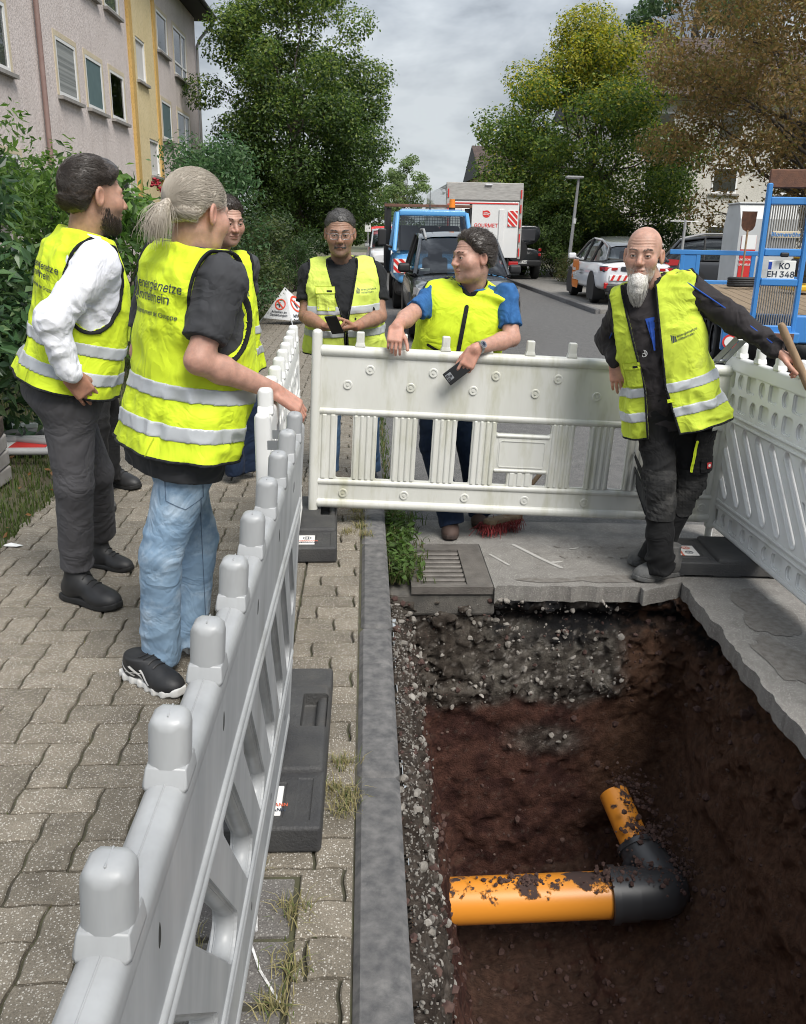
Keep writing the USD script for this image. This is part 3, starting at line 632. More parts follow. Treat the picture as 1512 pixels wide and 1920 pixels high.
wins = [(23.2, 24.7, 4.56, 5.84, 'blind_pale', 1, False), (25.5, 27.0, 4.57, 5.84, 'blind_teal', 1, False), (27.8, 29.3, 4.57, 5.85, None, 1, False), (23.2, 24.7, 7.40, 8.70, 'curtain', 1, False), (25.5, 27.0, 7.40, 8.70, 'curtain', 1, False), (27.8, 29.3, 7.42, 8.72, 'curtain', 1, False),
        (34.4, 36.05, 7.5, 8.78, None, 1, False), (37.2, 39.6, 7.15, 8.83, None, 2, False), (34.45, 36.0, 4.63, 5.92, 'blind_teal', 1, False), (37.2, 39.6, 4.28, 5.9, 'curtain', 2, False), (18.6, 20.2, 4.56, 5.84, 'curtain', 1, False), (18.6, 20.2, 7.4, 8.7, 'curtain', 1, False),
        (23.2, 24.7, 1.75, 3.0, 'curtain', 1, False), (25.5, 27.0, 1.75, 3.0, 'curtain', 1, False), (27.8, 29.3, 1.75, 3.0, 'curtain', 1, False), (34.45, 36.0, 1.75, 3.0, 'curtain', 1, False), (37.2, 39.6, 1.45, 3.0, 'curtain', 2, False), (14.0, 15.5, 4.56, 5.84, 'curtain', 1, False), (18.6, 20.2, 1.75, 3.0, 'curtain', 1, False)]
M('blind_pale', (0.30, 0.31, 0.30), 0.6, (0.18, 0.19, 0.185), 1.0, vdetail=0.0, stretch=(1, .01, 28))
stair = [(30.97, 32.2, 6.05, 7.30, 'curtain', 1, True), (32.06, 33.4, 3.28, 4.43, 'curtain', 1, True)]
face = sg.box(10, -0.2, 41.9, 10.2)
holes = unary_union([sg.box(a, c, b_, d) for a, b_, c, d, *_ in wins]+[sg.box(a, c, b_, d) for a, b_, c, d, *_ in stair])
wm = extrude(face.difference(holes), .16); wm.vertices = np.c_[FX-.16+wm.vertices[:, 2], wm.vertices[:, 0], wm.vertices[:, 1]]
obj('wall', cat_([wm, box(FX-6, 41.82, 5.0, 11.7, .16, 10.4), box(FX-6, 10.08, 5.0, 11.7, .16, 10.4), box(FX-1.2, 26, 5.0, .1, 31.6, 10.4)]), 'plaster_pink', H1)
obj('stair_strip', (lambda m: (setattr(m, 'vertices', np.c_[FX+m.vertices[:, 2], m.vertices[:, 0], m.vertices[:, 1]]), m)[1])(extrude(sg.box(30.5, -.2, 33.45, 10.2).difference(holes), .05)), 'plaster_ochre', H1)
for a, b_ in ((30.12, 30.5), (33.45, 33.82)): obj('strip_border', box(FX+.05, (a+b_)/2, 5, .10, b_-a, 10.4), 'plaster_gold', H1)
for y0, y1, z0, z1, bk, sash, tl in wins: add_window(H1, y0, y1, z0, z1, FX, bk, sash, tl, low=.42 if sash == 2 else 0)
for y0, y1, z0, z1, bk, sash, tl in stair: add_window(H1, y0, y1, z0, z1, FX+.02, bk, sash, tl, surround=None)
rf = sg.Polygon([(-19.5, 10.0), (-6.55, 10.0), (-6.55, 10.22), (-13.0, 14.6), (-19.5, 10.22)])
rm = extrude(rf, 32.9); rm.vertices = np.c_[rm.vertices[:, 0], 9.6+rm.vertices[:, 2], rm.vertices[:, 1]]; rm.invert()
roof = obj('roof', rm, 'roof_dark', H1)
obj('gutter', tube(np.array([[-6.48, 9.6, 10.1], [-6.48, 42.5, 10.1]]), .085, 10), 'roof_dark', H1)
obj('downpipe', tube(np.array([[FX+.09, 21.9, -.1], [FX+.09, 21.9, 9.9], [-6.5, 21.9, 10.05]]), .06, 10), 'pipe_brown', H1, smooth=40)
obj('downpipe', tube(np.array([[FX+.09, 41.75, -.1], [FX+.09, 41.75, 8.9], [FX+.2, 41.9, 9.2], [-6.5, 42.3, 10.02]]), .06, 10), 'zinc', H1, smooth=40)
# ---- the white house behind the trees on the right, with tiled roof
def tiled_roof(par, x0, x1, y0, y1, z0, z1, name='roof'):
    """A gabled roof with its ridge along x; the slope that faces the street carries rows of tiles."""
    ym = (y0+y1)/2; r = obj(name, extrude_y(sg.Polygon([(y0, z0), (y1, z0), (ym, z1)]), x0, x1), 'roof_dark', par)
    n = 22; rows = []
    for k in range(n):
        a, b_ = k/n, (k+1.15)/n; p0 = np.array([y0+(ym-y0)*a, z0+(z1-z0)*a+.05]); p1 = np.array([y0+(ym-y0)*b_, z0+(z1-z0)*b_+.02])
        m = int((x1-x0)/.30)
        xs = np.linspace(x0, x1, m*2+1); zz = np.tile([.0, .035], m+1)[:m*2+1]
        V = np.vstack([np.c_[xs, np.full(len(xs), p0[0]), p0[1]+zz], np.c_[xs, np.full(len(xs), p1[0]), p1[1]+zz], np.c_[xs, np.full(len(xs), p0[0]), p0[1]+zz-.045]]); i = np.arange(len(xs)-1); L_ = len(xs)
        rows.append(trimesh.Trimesh(V, np.vstack([np.stack([i, i+1, i+1+L_], 1), np.stack([i, i+1+L_, i+L_], 1), np.stack([i+2*L_, i+2*L_+1, i+1], 1), np.stack([i+2*L_, i+1, i], 1)]), process=False))
    tag(obj('roof_tiles', cat_(rows), 'tile_brown', r), kind='stuff')
def extrude_y(poly, x0, x1):
    m = extrude(poly, x1-x0); m.vertices = np.c_[x0+m.vertices[:, 2], m.vertices[:, 0], m.vertices[:, 1]]; return m
H2 = thing('apartment_building', 'white house with brown tiled roof behind the brown chestnut tree', 'building')
obj('wall', box(25.2, 53, 4.0, 26, 12, 8.4), 'plaster_white', H2)
tiled_roof(H2, 11.6, 39, 46.2, 59.8, 8.1, 11.9)
for xx in (14.0, 17.5, 21.0, 24.5):
    for z0 in (.9, 3.7, 6.2): add_window(H2, xx, xx+1.3, z0, z0+1.25, 46.98, 'curtain', 1, surround=None, face=-1, axis='y')
H3 = thing('house', 'yellow house with dark roof far down the street behind the box truck', 'house')
obj('wall', box(13.2, 67, 2.2, 11.0, 9, 6.0), 'plaster_yellow', H3); tiled_roof(H3, 7.4, 19, 61.6, 72.4, 5.2, 7.4)
for xx in (11.2, 14.5): add_window(H3, xx, xx+1.2, 1.2, 2.5, 62.48, 'curtain', 1, surround=None, face=-1, axis='y')
# ---- lawn on the left
lawn = thing('lawn', kind='structure'); obj('lawn_soil', extrude(sg.box(-30, -8, -1.992, 70), .12, -.14), 'soil_lawn', lawn)

# ================================================================== barrier panels
M('panel_white', (0.60, 0.60, 0.565), 0.42, (0.54, 0.54, 0.495), 2.2, bump=0.04, bscale=30, col3=(0.36, 0.355, 0.24), c3scale=3.2, c3range=(0.50, 0.80), stretch=(2.6, 1.0, 0.6))
M('panel_white_clean', (0.66, 0.665, 0.65), 0.4, (0.60, 0.60, 0.585), 2.2, bump=0.03, bscale=30, col3=(0.40, 0.39, 0.32), c3scale=2.0, c3range=(0.66, 0.86))
M('panel_grey', (0.345, 0.352, 0.355), 0.36, (0.265, 0.272, 0.276), 9.0, vdetail=9.0, rough2=.5, bump=0.05, bscale=18, col3=(0.175, 0.172, 0.155), c3scale=3.4, c3range=(0.57, 0.80), stretch=(1.0, 1.0, 0.25))
M('rubber', (0.030, 0.030, 0.032), 0.62, (0.055, 0.054, 0.052), 6.0, bump=0.3, bscale=120, col3=(0.12, 0.105, 0.085), c3scale=2.5, c3range=(0.60, 0.85))
M('steel', (0.42, 0.43, 0.44), 0.35, (0.34, 0.35, 0.36), 8.0, metallic=0.85)
M('label_white', (0.74, 0.73, 0.71), 0.4, (0.62, 0.61, 0.58), 14.0)
M('print_red', (0.50, 0.10, 0.05), 0.6); M('print_dark', (0.03, 0.04, 0.06), 0.6)
M('slit_dark', (0.02, 0.02, 0.018), 0.9)  # near-black tone for the shade inside the panel slits

def slab2d(poly, y0, y1):
    """Extrude an (x, z) outline between y0 and y1."""
    m = extrude(poly, y1-y0); m.vertices = np.c_[m.vertices[:, 0], y1-m.vertices[:, 2], m.vertices[:, 1]]
    return m
def rr(x0, z0, x1, z1, r): return sg.box(x0+r, z0+r, x1-r, z1-r).buffer(r, quad_segs=4)
def slot2d(x0, z0, x1, z1, w): return sg.LineString([(x0, z0), (x1, z1)]).buffer(w/2, quad_segs=5)
def plate(outline, holes, dimples=(), t=0.02, core=0.010):
    """A hollow-moulded plate: core plus two skins whose openings are stepped to look rounded."""
    H = unary_union(list(holes)) if holes else sg.Polygon(); Dm = unary_union(list(dimples)) if dimples else sg.Polygon()
    ms = [slab2d(outline.difference(H), -core, core)]
    st = [(core, core+(t-core)*0.6, 0.002, 0.0), (core+(t-core)*0.6, t, 0.006, 0.005)]
    for a, b, gh, gd in st:
        q = outline.buffer(-gh*0.5).difference(H.buffer(gh)).difference(Dm.buffer(gd))
        ms += [slab2d(q, a, b), slab2d(q, -b, -a)]
    return cat_(ms)
def peg(x, z, w=0.052, d=0.055, h=0.085, r=0.016):
    """A rounded stacking lug with a flared foot."""
    a = rbox(x, 0, z+h/2-0.01, w, d, h+0.02, r); b = trimesh.convex.convex_hull(np.vstack([rbox(x, 0, z+0.004, w+.012, d+.004, 0.012, 0.004, 1).vertices, rbox(x, 0, z+.024, w, d, 0.004, 0.002, 1).vertices]))
    return cat_([a, b])
def mat_from(p0, p1, up=(0, 0, 1), lean=0.0):
    """Panel frame: origin at its lower near end, X along its length."""
    p0, p1 = np.asarray(p0, float), np.asarray(p1, float); x = unit(p1-p0); y = unit(np.cross(up, x)); z = np.cross(x, y)
    if lean: R = trimesh.transformations.rotation_matrix(lean, x)[:3, :3]; y, z = R@y, R@z
    return frame(p0, x, y, z)

# ---- front panel: upright slats and round bosses
def front_panel():
    L = 2.375; t = thing('safety_barrier', 'white plastic barrier panel with upright slats standing across the road end of the pit', 'barrier', mat4=mat_from((-0.325, 4.83, 0.10), (2.05, 4.845, 0.005)))
    holes = []; per, w0 = 0.2235, 0.087; x = 0.145
    for k in range(10):
        a = x+k*per
        if k in (4, 5): continue
        holes.append(rr(a, 0.195, a+w0, 0.555, 0.010))
    a4, b5 = x+4*per, x+5*per+w0
    holes += [rr(a4, 0.495, b5, 0.555, 0.012), rr(a4, 0.195, a4+w0*0.92, 0.265, 0.01), rr(b5-w0*0.92, 0.195, b5, 0.265, 0.01)]
    out = rr(0.012, 0.02, L-.012, 0.935, 0.012)
    obj('plate', plate(out, holes, (), 0.013, 0.009), 'panel_white', t, smooth=30)
    def rail(z, h, d): return rbox(L/2, 0, z, L-0.06, d, h, min(h, d)*0.42)
    for z, h, d in ((0.908, 0.06, 0.060), (0.577, 0.040, 0.046), (0.172, 0.036, 0.046), (0.045, 0.055, 0.060)):
        obj('rail', rail(z, h, d), 'panel_white', t, smooth=40)
    for xx, top in ((0.022, 1.02), (L-.022, 1.0)):
        obj('post', rbox(xx, 0, top/2-0.01, 0.056, 0.064, top+0.02, 0.022), 'panel_white', t, smooth=40)
        obj('foot_pin', cyl((xx, 0, -0.07), (xx, 0, 0.02), 0.019), 'panel_white', t, smooth=40)
    edges = [0.05]+[e for k in range(10) for e in (x+k*per, x+k*per+w0)]+[L-.05]
    for i in range(0, len(edges), 2):
        a, b = edges[i], edges[i+1]
        if abs(a-(a4+w0)) < .01: continue
        n = 4 if b-a > 0.1 else 2
        rb = []
        for q in range(n):
            xx = a+(q+0.5)*(b-a)/n
            for s in (-1, 1): rb.append(rbox(xx, s*0.012, 0.375, (b-a)/n*0.62, 0.018, 0.372, 0.0085))
        obj('slat', cat_(rb), 'panel_white', t, smooth=40)
    # centre plaque
    obj('plaque', cat_([rbox((a4+b5)/2, 0, 0.378, b5-a4-.02, 0.03, 0.19, 0.01), rbox((a4+b5)/2, 0, 0.482, b5-a4, 0.044, 0.026, 0.012), rbox((a4+b5)/2, 0, 0.28, b5-a4, 0.044, 0.022, 0.010)]), 'panel_white', t, smooth=40)
    fr_ = slab2d(rr(a4+.025, 0.30, b5-.025, 0.455, 0.012).difference(rr(a4+.029, 0.304, b5-.029, 0.451, 0.010)), -0.0185, 0.0185)
    obj('plaque_rim', fr_, 'panel_white', t)
    obj('slat', cat_([rbox((a4+b5)/2-.045+q*.045, s*0.010, 0.23, .034, 0.018, 0.085, 0.008) for q in range(3) for s in (-1, 1)]), 'panel_white', t, smooth=40)
    for z, offs in ((0.815, 0.315), (0.728, 0.195), (0.108, 0.19)):
        for k in range(7):
            xx = offs+k*0.347*(1.0 if z > .2 else 1.005)
            if xx > L-.05: break
            m = [cyl((xx, -0.013, z), (xx, -0.0165, z), 0.0265, 0.022, 20)]
            ring = sg.Point(xx, z).buffer(0.023).difference(sg.Point(xx, z).buffer(0.0165)); m.append(slab2d(ring, -0.0195, 0.0195)); m.append(slab2d(sg.Point(xx, z).buffer(0.007), -0.0205, 0.0205))
            obj('boss', cat_(m), 'panel_white', t, smooth=30)
    for k in range(1, 11):
        obj('lug', cat_([peg(0.022+k*0.2331, 0.935, 0.044, 0.036, 0.082, .008), cyl((0.022+k*0.2331, -.0165, .985), (0.022+k*0.2331, -.0186, .985), .006, n=10)]), 'panel_white', t, smooth=40)
    return t
front_panel()

# ---- dimpled panel with slanted slots
def slotted_panel(L, mat, label, m4, dimple=True, rounded=False, lugs=9, group=None, first=0.11, zr=(0.665, 0.16), pegz=1.0, pegd=(0.048, 0.06)):
    t = thing('safety_barrier', label, 'barrier', mat4=m4, group=group)
    holes, dim = [], []
    zt, zb = zr[0]-0.055, zr[1]+0.06
    dxs = 0.34; sp = 0.215 if rounded else 0.165
    for k in range(40):
        x1 = 0.20+k*sp; x0 = x1-dxs; q0, q1 = (x1, zb+.015), (x0, zt)
        if x0 < 0.08: f_ = (x1-0.08)/dxs; q1 = (0.08, zb+.015+(zt-zb-.015)*f_)
        if x1 > L-.08: f_ = (x1-(L-.08))/dxs; q0 = (L-.08, zb+.015+(zt-zb-.015)*f_)
        if q1[0] > L-.16 or q1[1]-q0[1] < .08: continue
        holes.append(slot2d(L-q0[0], q0[1], L-q1[0], q1[1], 0.075) if rounded else slot2d(*q0, *q1, 0.048))
    if dimple:
        for r_, zc in enumerate((0.875, 0.755)):
            for k in range(30):
                xx = 0.085+k*0.132+(0.055 if r_ else 0)
                if xx > L-.08: break
                dim.append(sa.scale(sg.Point(xx, zc).buffer(0.032), 1.0, 1.15) if (k+r_) % 2 else rr(xx-.05, zc-.042, xx+.05, zc+.042, 0.016))
        for k in range(30):
            xx = 0.09+k*0.135
            if xx > L-.08: break
            dim.append(sa.scale(sg.Point(xx, 0.082).buffer(0.030), 1.0, 1.1) if k % 2 else rr(xx-.055, 0.048, xx+.055, 0.116, 0.016))
        dim += [sa.scale(sg.Point(0.065+k*1.0, 0.40).buffer(0.028), .8, 1.6) for k in range(int(L)+1)]
    out = rr(0.0, 0.01, L, pegz-.012, 0.02)
    obj('plate', plate(out, holes, dim, 0.0225 if rounded else 0.022, 0.006), mat, t, smooth=30)
    obj('rail', rbox(L/2, 0, pegz-(0.02 if rounded else 0.045), L, 0.046 if rounded else 0.052, 0.05 if rounded else 0.085, 0.016), mat, t, smooth=40)
    obj('rail', rbox(L/2, 0, 0.018, L, 0.056, 0.036, 0.014), mat, t, smooth=40)
    for z in zr:
        for q in (-0.016, 0.016): obj('ridge', rbox(L/2, 0, z+q, L-.02, 0.058, 0.017, 0.007), mat, t, smooth=40)
    for xx in (0.0, L):
        obj('post', rbox(xx, 0, 0.48, 0.042, 0.052, 1.0, 0.018), mat, t, smooth=40)
        obj('foot_pin', cyl((xx, 0, -0.10), (xx, 0, 0.02), 0.020), mat, t, smooth=40)
    for h in holes:
        c = np.array(h.buffer(0.018 if rounded else 0.010, quad_segs=4).exterior.coords)[:-1]; c = c[::2]
        for s in ((-1, 1)):
            p = np.c_[c[:, 0], np.full(len(c), 0.0 if rounded else s*0.017), c[:, 1]]; p = np.vstack([p, p[:2]])
            if not rounded or s > 0: obj('slot_rim', tube(p, 0.0225 if rounded else 0.0085, 10 if rounded else 6, cap=False), mat, t, smooth=True)
    if rounded:
        obj('mould_seam', cat_([rbox(L/2, 0, pegz+.0045, L, .0018, .003, .0006, 1)]+[rbox(first+kk*.2295, 0, pegz+.078, pegd[0]-.02, .0018, .0045, .0006, 1) for kk in range(lugs)]), mat, t)
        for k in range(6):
            for s in (-1, 1): obj('slit', trimesh.creation.icosphere(2, 1.0).apply_transform(np.diag([.004, .0016, .016, 1])).apply_translation([.28+.384*k, s*.0222, .865]), 'slit_dark', t)  # slits are not cut: dark ellipsoids on the face paint their inner shade
            obj('slit', trimesh.creation.icosphere(2, 1.0).apply_transform(np.diag([.003, .0016, .012, 1])).apply_translation([.18+.384*k, .0222, .12]), 'slit_dark', t)
    for k in range(lugs):
        xx = first+k*0.2295
        obj('lug', peg(xx, pegz-0.004, pegd[0], pegd[1], 0.084), mat, t, smooth=40)
    return t
# near grey one: leans a little towards the pit
slotted_panel(2.30, 'panel_grey', 'grey plastic barrier panel standing nearest along the kerb edge of the pavement', mat_from((-0.268, 2.50, 0.125), (-0.278, 0.20, 0.125), lean=-0.068), dimple=False, rounded=True, first=0.06, lugs=10, zr=(0.735, 0.24), pegz=0.94, pegd=(0.046, 0.044))
slotted_panel(2.03, 'panel_white_clean', 'white plastic barrier panel lined up behind the grey one on the pavement', mat_from((-0.385, 4.77, 0.115), (-0.325, 2.74, 0.10)), dimple=True, first=0.06, lugs=9, pegz=0.955, pegd=(0.05, 0.05))
slotted_panel(2.45, 'panel_white_clean', 'white dimpled barrier panel with slanted slots at the right side of the pit', mat_from((2.06, 4.92, 0.0), (2.075, 2.47, 0.0)), first=0.14, lugs=11, pegz=1.0, pegd=(0.05, 0.046))
# embossed plate of small print on the right panel
pr = thing('steel_clamp', 'galvanised steel bracket clamped over the corner of the two white panels', 'bracket')
a, b = at(1343, 682, y=4.72), at(1392, 632, y=4.50)
d = unit(b-a); sd = unit(np.cross(d, [0, 0, 1])); nn_ = np.cross(sd, d)
def lbar(o, ln, w, th): m = trimesh.creation.box([ln, th, w]); m.apply_translation([ln/2, 0, 0]); m.apply_transform(frame(o, d, sd, nn_)); return m
ln = np.linalg.norm(b-a)
obj('side_bar', lbar(a+sd*.02, ln, 0.034, 0.006), 'steel', pr); obj('side_bar', lbar(a-sd*.03+d*.03, ln*1.0, 0.034, 0.006), 'steel', pr)
obj('bolt', cyl(a+d*.03-sd*.04, a+d*.03+sd*.035, 0.010), 'steel', pr, smooth=30); obj('end_plate', lbar(b-sd*.005-d*.012, 0.012, 0.034, 0.055), 'steel', pr)
st_ = thing('steel_strap', 'flat steel strap looped around the end lugs of the grey and white panels', 'strap')
c0 = at(556, 822, y=2.52); loop = []
for q in np.linspace(0, 1, 15):
    an = -math.pi/2+q*math.pi
    loop.append([c0[0]-0.05+0.065*math.cos(an)*1.0, c0[1]-0.02+0.07*math.sin(an), c0[2]])
lp_ = np.array([[c0[0]-.075, c0[1]-.09, c0[2]]]+loop+[[c0[0]-.075, c0[1]+.05, c0[2]]])
v = np.vstack([lp_+[0, 0, -.013], lp_+[0, 0, .013]]); n = len(lp_); i = np.arange(n-1)
f = np.vstack([np.stack([i, i+1, i+1+n], 1), np.stack([i, i+1+n, i+n], 1)])
lm = trimesh.Trimesh(v, f, process=False); inn_ = lm.copy(); inn_.vertices = (v-[c0[0]-.05, c0[1], 0])*[0.95, .95, 1]+[c0[0]-.05, c0[1], 0]; inn_.invert()
obj('band', cat_([lm, inn_]), 'steel', st_)

# ---- rubber feet
def foot(label, loc, rz, l=0.92, w=0.40, h=0.105):
    t = thing('ballast_block', label, 'barrier base', loc, rz)
    b = rbox(0, 0, h*0.42, l, w, h*0.80, 0.012)
    man = manifold3d.Manifold(manifold3d.Mesh(np.asarray(b.vertices, np.float32), np.asarray(b.faces, np.uint32)))
    def cut(cx, cy, cz, sx, sy, sz):
        q = rbox(cx, cy, cz, sx, sy, sz, 0.008); return manifold3d.Manifold(manifold3d.Mesh(np.asarray(q.vertices, np.float32), np.asarray(q.faces, np.uint32)))
    top = rbox(0.05, 0, h*0.6, l*0.56, w*0.985, h*0.78, 0.018)
    man = man + manifold3d.Manifold(manifold3d.Mesh(np.asarray(top.vertices, np.float32), np.asarray(top.faces, np.uint32)))
    for cx, cy, sx, sy in ((-0.33, -0.145, 0.20, 0.05), (0.13, -0.150, 0.21, 0.085), (-0.33, 0.145, 0.20, 0.05), (-0.335, -0.01, 0.17, 0.17)):
        man = man - cut(cx, cy, h*0.96, sx, sy, h*(0.9 if cx > 0 else 0.36))
    for sx_ in (-0.30, 0.0, 0.30): man = man - cut(sx_, 0, 0.0, 0.16, w*1.2, 0.030)
    obj('body', man, 'rubber', t, smooth=35)
    obj('handle', cyl((0.02, -w/2+.024, h*0.62), (0.24, -w/2+.024, h*0.62), 0.022), 'rubber', t, smooth=40)
    lb = thing.__class__ and obj('label', rbox(-0.335, -0.01, h*0.79, 0.135, 0.150, 0.006, 0.003), 'label_white', t)
    z = h*0.79+0.0035
    def put(txt, x, y, hh, mat, sx=1.0):
        m = meshkit.text_mesh(txt, hh, 0.0008, bold=True); wd = m.bounds[1, 0]; m.vertices = m.vertices*[sx, 1, 1]; m.apply_translation([-wd*sx/2, 0, 0])
        m.apply_transform(rot_axis([0, 0, 1], -math.pi/2)); m.apply_translation([x, y, z]); obj('print', m, mat, lb)
    put('EDMUND HERRMANN', -0.365, -0.01, 0.013, 'print_red'); put('RUDOLF HERRMANN', -0.388, -0.01, 0.013, 'print_dark')
    for yy, mt in ((0.025, 'print_red'), (-0.045, 'print_dark')):
        rg = sg.Point(-0.315, yy).buffer(0.022).difference(sg.Point(-0.315, yy).buffer(0.0185)); hh_ = [sg.box(-0.330, yy-.009, -.300, yy-.005), sg.box(-0.330, yy+.005, -.300, yy+.009), sg.box(-0.317, yy-.006, -.313, yy+.006)]
        obj('print', extrude(unary_union([rg]+hh_), 0.0008, z), mt, lb)
    return t
foot('black rubber ballast block with a carrying handle on the pavement under the grey panel', (-0.318, 2.475, 0.0), math.pi/2)
foot('black rubber ballast block under the corner where the white panels meet on the pavement', (-0.36, 4.68, 0.0), math.pi/2+0.03)
foot('black rubber ballast block on the road under the corner behind the bald man', (2.08, 4.46, -0.10), -0.06)

# ================================================================== people
def fabric(name, col, col2=None, rough=0.85, vs=7.0, weave=700.0, bump=0.25, sheen=0.02, wr=0.26, **k):
    M(name, col, rough, col2 or tuple(c*0.82 for c in col), vs, bump=bump, bscale=weave, bdist=0.002, sheen=sheen, spec=0.25, wr=wr, **k)
fabric('hivis', (0.60, 0.74, 0.03), (0.53, 0.66, 0.025), 0.7, 5.0)
fabric('hivis_pale', (0.60, 0.71, 0.13), (0.52, 0.62, 0.10), 0.75, 5.0)
fabric('hivis_dirty', (0.54, 0.65, 0.055), (0.44, 0.54, 0.045), 0.75, 6.0, col3=(0.36, 0.40, 0.09), c3scale=5.0, c3range=(0.62, 0.85))
M('reflective', (0.43, 0.45, 0.47), 0.38, (0.36, 0.38, 0.40), 9.0, bump=0.15, bscale=400, bdist=0.002, spec=0.7)
fabric('vest_trim', (0.012, 0.013, 0.014)); fabric('shirt_white', (0.74, 0.75, 0.80), (0.68, 0.69, 0.75), 0.8)
fabric('polo_grey', (0.045, 0.046, 0.050)); fabric('tee_black', (0.016, 0.017, 0.019)); fabric('tee_grey', (0.055, 0.057, 0.062))
fabric('tee_blue', (0.030, 0.115, 0.29), (0.022, 0.088, 0.23), vs=30.0); fabric('fleece', (0.030, 0.026, 0.027), (0.022, 0.019, 0.020)); fabric('royal', (0.02, 0.07, 0.33))
fabric('chino_grey', (0.082, 0.080, 0.086), (0.064, 0.062, 0.067))
fabric('jeans_light', (0.25, 0.36, 0.48), (0.14, 0.225, 0.335), vs=6.0, contrast=(0.3, 0.7), col3=(0.50, 0.60, 0.70), c3scale=7.0, c3range=(0.48, 0.78))
fabric('jeans_blue', (0.075, 0.14, 0.24), (0.05, 0.10, 0.18), vs=4.0, contrast=(0.3, 0.7), col3=(0.14, 0.22, 0.33), c3scale=5.0, c3range=(0.55, 0.8))
fabric('jeans_dark', (0.012, 0.024, 0.055), (0.009, 0.017, 0.038)); fabric('work_black', (0.0085, 0.0085, 0.009), (0.006, 0.006, 0.0065), col3=(0.045, 0.043, 0.041), c3scale=6.0, c3range=(0.60, 0.85))
M('boot_black', (0.012, 0.012, 0.013), 0.55, (0.02, 0.02, 0.021), 30., bump=0.2, bscale=300, bdist=.002)
M('boot_grey', (0.10, 0.10, 0.098), 0.8, (0.065, 0.066, 0.066), 9., bump=0.3, bscale=150, col3=(0.19, 0.18, 0.165), c3scale=6., c3range=(.5, .75))
M('boot_brown', (0.045, 0.026, 0.020), 0.75, (0.06, 0.036, 0.028), 14., bump=0.2, bscale=300); M('sole_white', (0.68, 0.67, 0.64), 0.6); M('sole_black', (0.012, 0.012, 0.012), 0.7); M('sole_brown', (0.035, 0.022, 0.018), 0.8)
M('skin', (0.84, 0.82, 0.81), 0.52, (1.14, 1.10, 1.08), 34.0, vdetail=8.0, tint=True, bump=0.22, bscale=260, bdist=.003, spec=0.4, sss=.12)
M('eye', (0.85, 0.85, 0.85), 0.12, tint=True, col2=(1, 1, 1)); M('phone', (0.012, 0.012, 0.013), 0.25); M('lens', (0.05, 0.05, 0.055), 0.1)
def hairmat(name, col, col2, rough=0.45):
    M(name, col, rough, col2, 1.0, vdetail=3.0, contrast=(0.38, 0.62), stretch=(160.0, 160.0, 160.0), spec=0.5)
    MATS[name+'_strand'] = usdkit.material(stage, f'/World/Looks/{name}_strand', {'h': ('hair_info', {}), 'w': ('white_noise_texture', {'dimensions': '1D'}), 'r': ('rgb_ramp', {'ramp': [(.05, tuple(.7*c for c in col)), (.55, tuple(.5*(a+b_) for a, b_ in zip(col, col2))), (.97, tuple(1.25*c for c in col2))]}), 'p': ('principled_bsdf', {'roughness': rough, 'specular_ior_level': .55})},
        [('h.index', 'w.w'), ('w.value', 'r.fac'), ('r.color', 'p.base_color')], surface='p.BSDF')
hairmat('hair_brown', (0.010, 0.0075, 0.006), (0.052, 0.038, 0.029), .38); hairmat('hair_grey', (0.17, 0.14, 0.105), (0.47, 0.42, 0.35)); hairmat('hair_dark', (0.016, 0.015, 0.015), (0.13, 0.125, 0.12))
hairmat('hair_white', (0.36, 0.34, 0.31), (0.66, 0.64, 0.60), 0.6); hairmat('stubble', (0.05, 0.04, 0.034), (0.12, 0.10, 0.09))
M('gold', (0.75, 0.5, 0.2), 0.25, metallic=1.0); M('frame_metal', (0.25, 0.25, 0.26), 0.3, metallic=0.8)
def clearmat(name, tint, refl_ior=1.45):
    MATS[name] = usdkit.material(stage, f'/World/Looks/{name}', {'t': ('transparent_bsdf', {'color': tint}), 'g': ('glossy_bsdf', {'roughness': 0.03, 'color': (0.9, 0.9, 0.9)}), 'f': ('fresnel', {'IOR': refl_ior}), 'm': ('mix_closure', {})},
        [('f.fac', 'm.fac'), ('t.BSDF', 'm.closure1'), ('g.BSDF', 'm.closure2')], surface='m.closure')
clearmat('spectacle', (0.97, 0.97, 0.97))

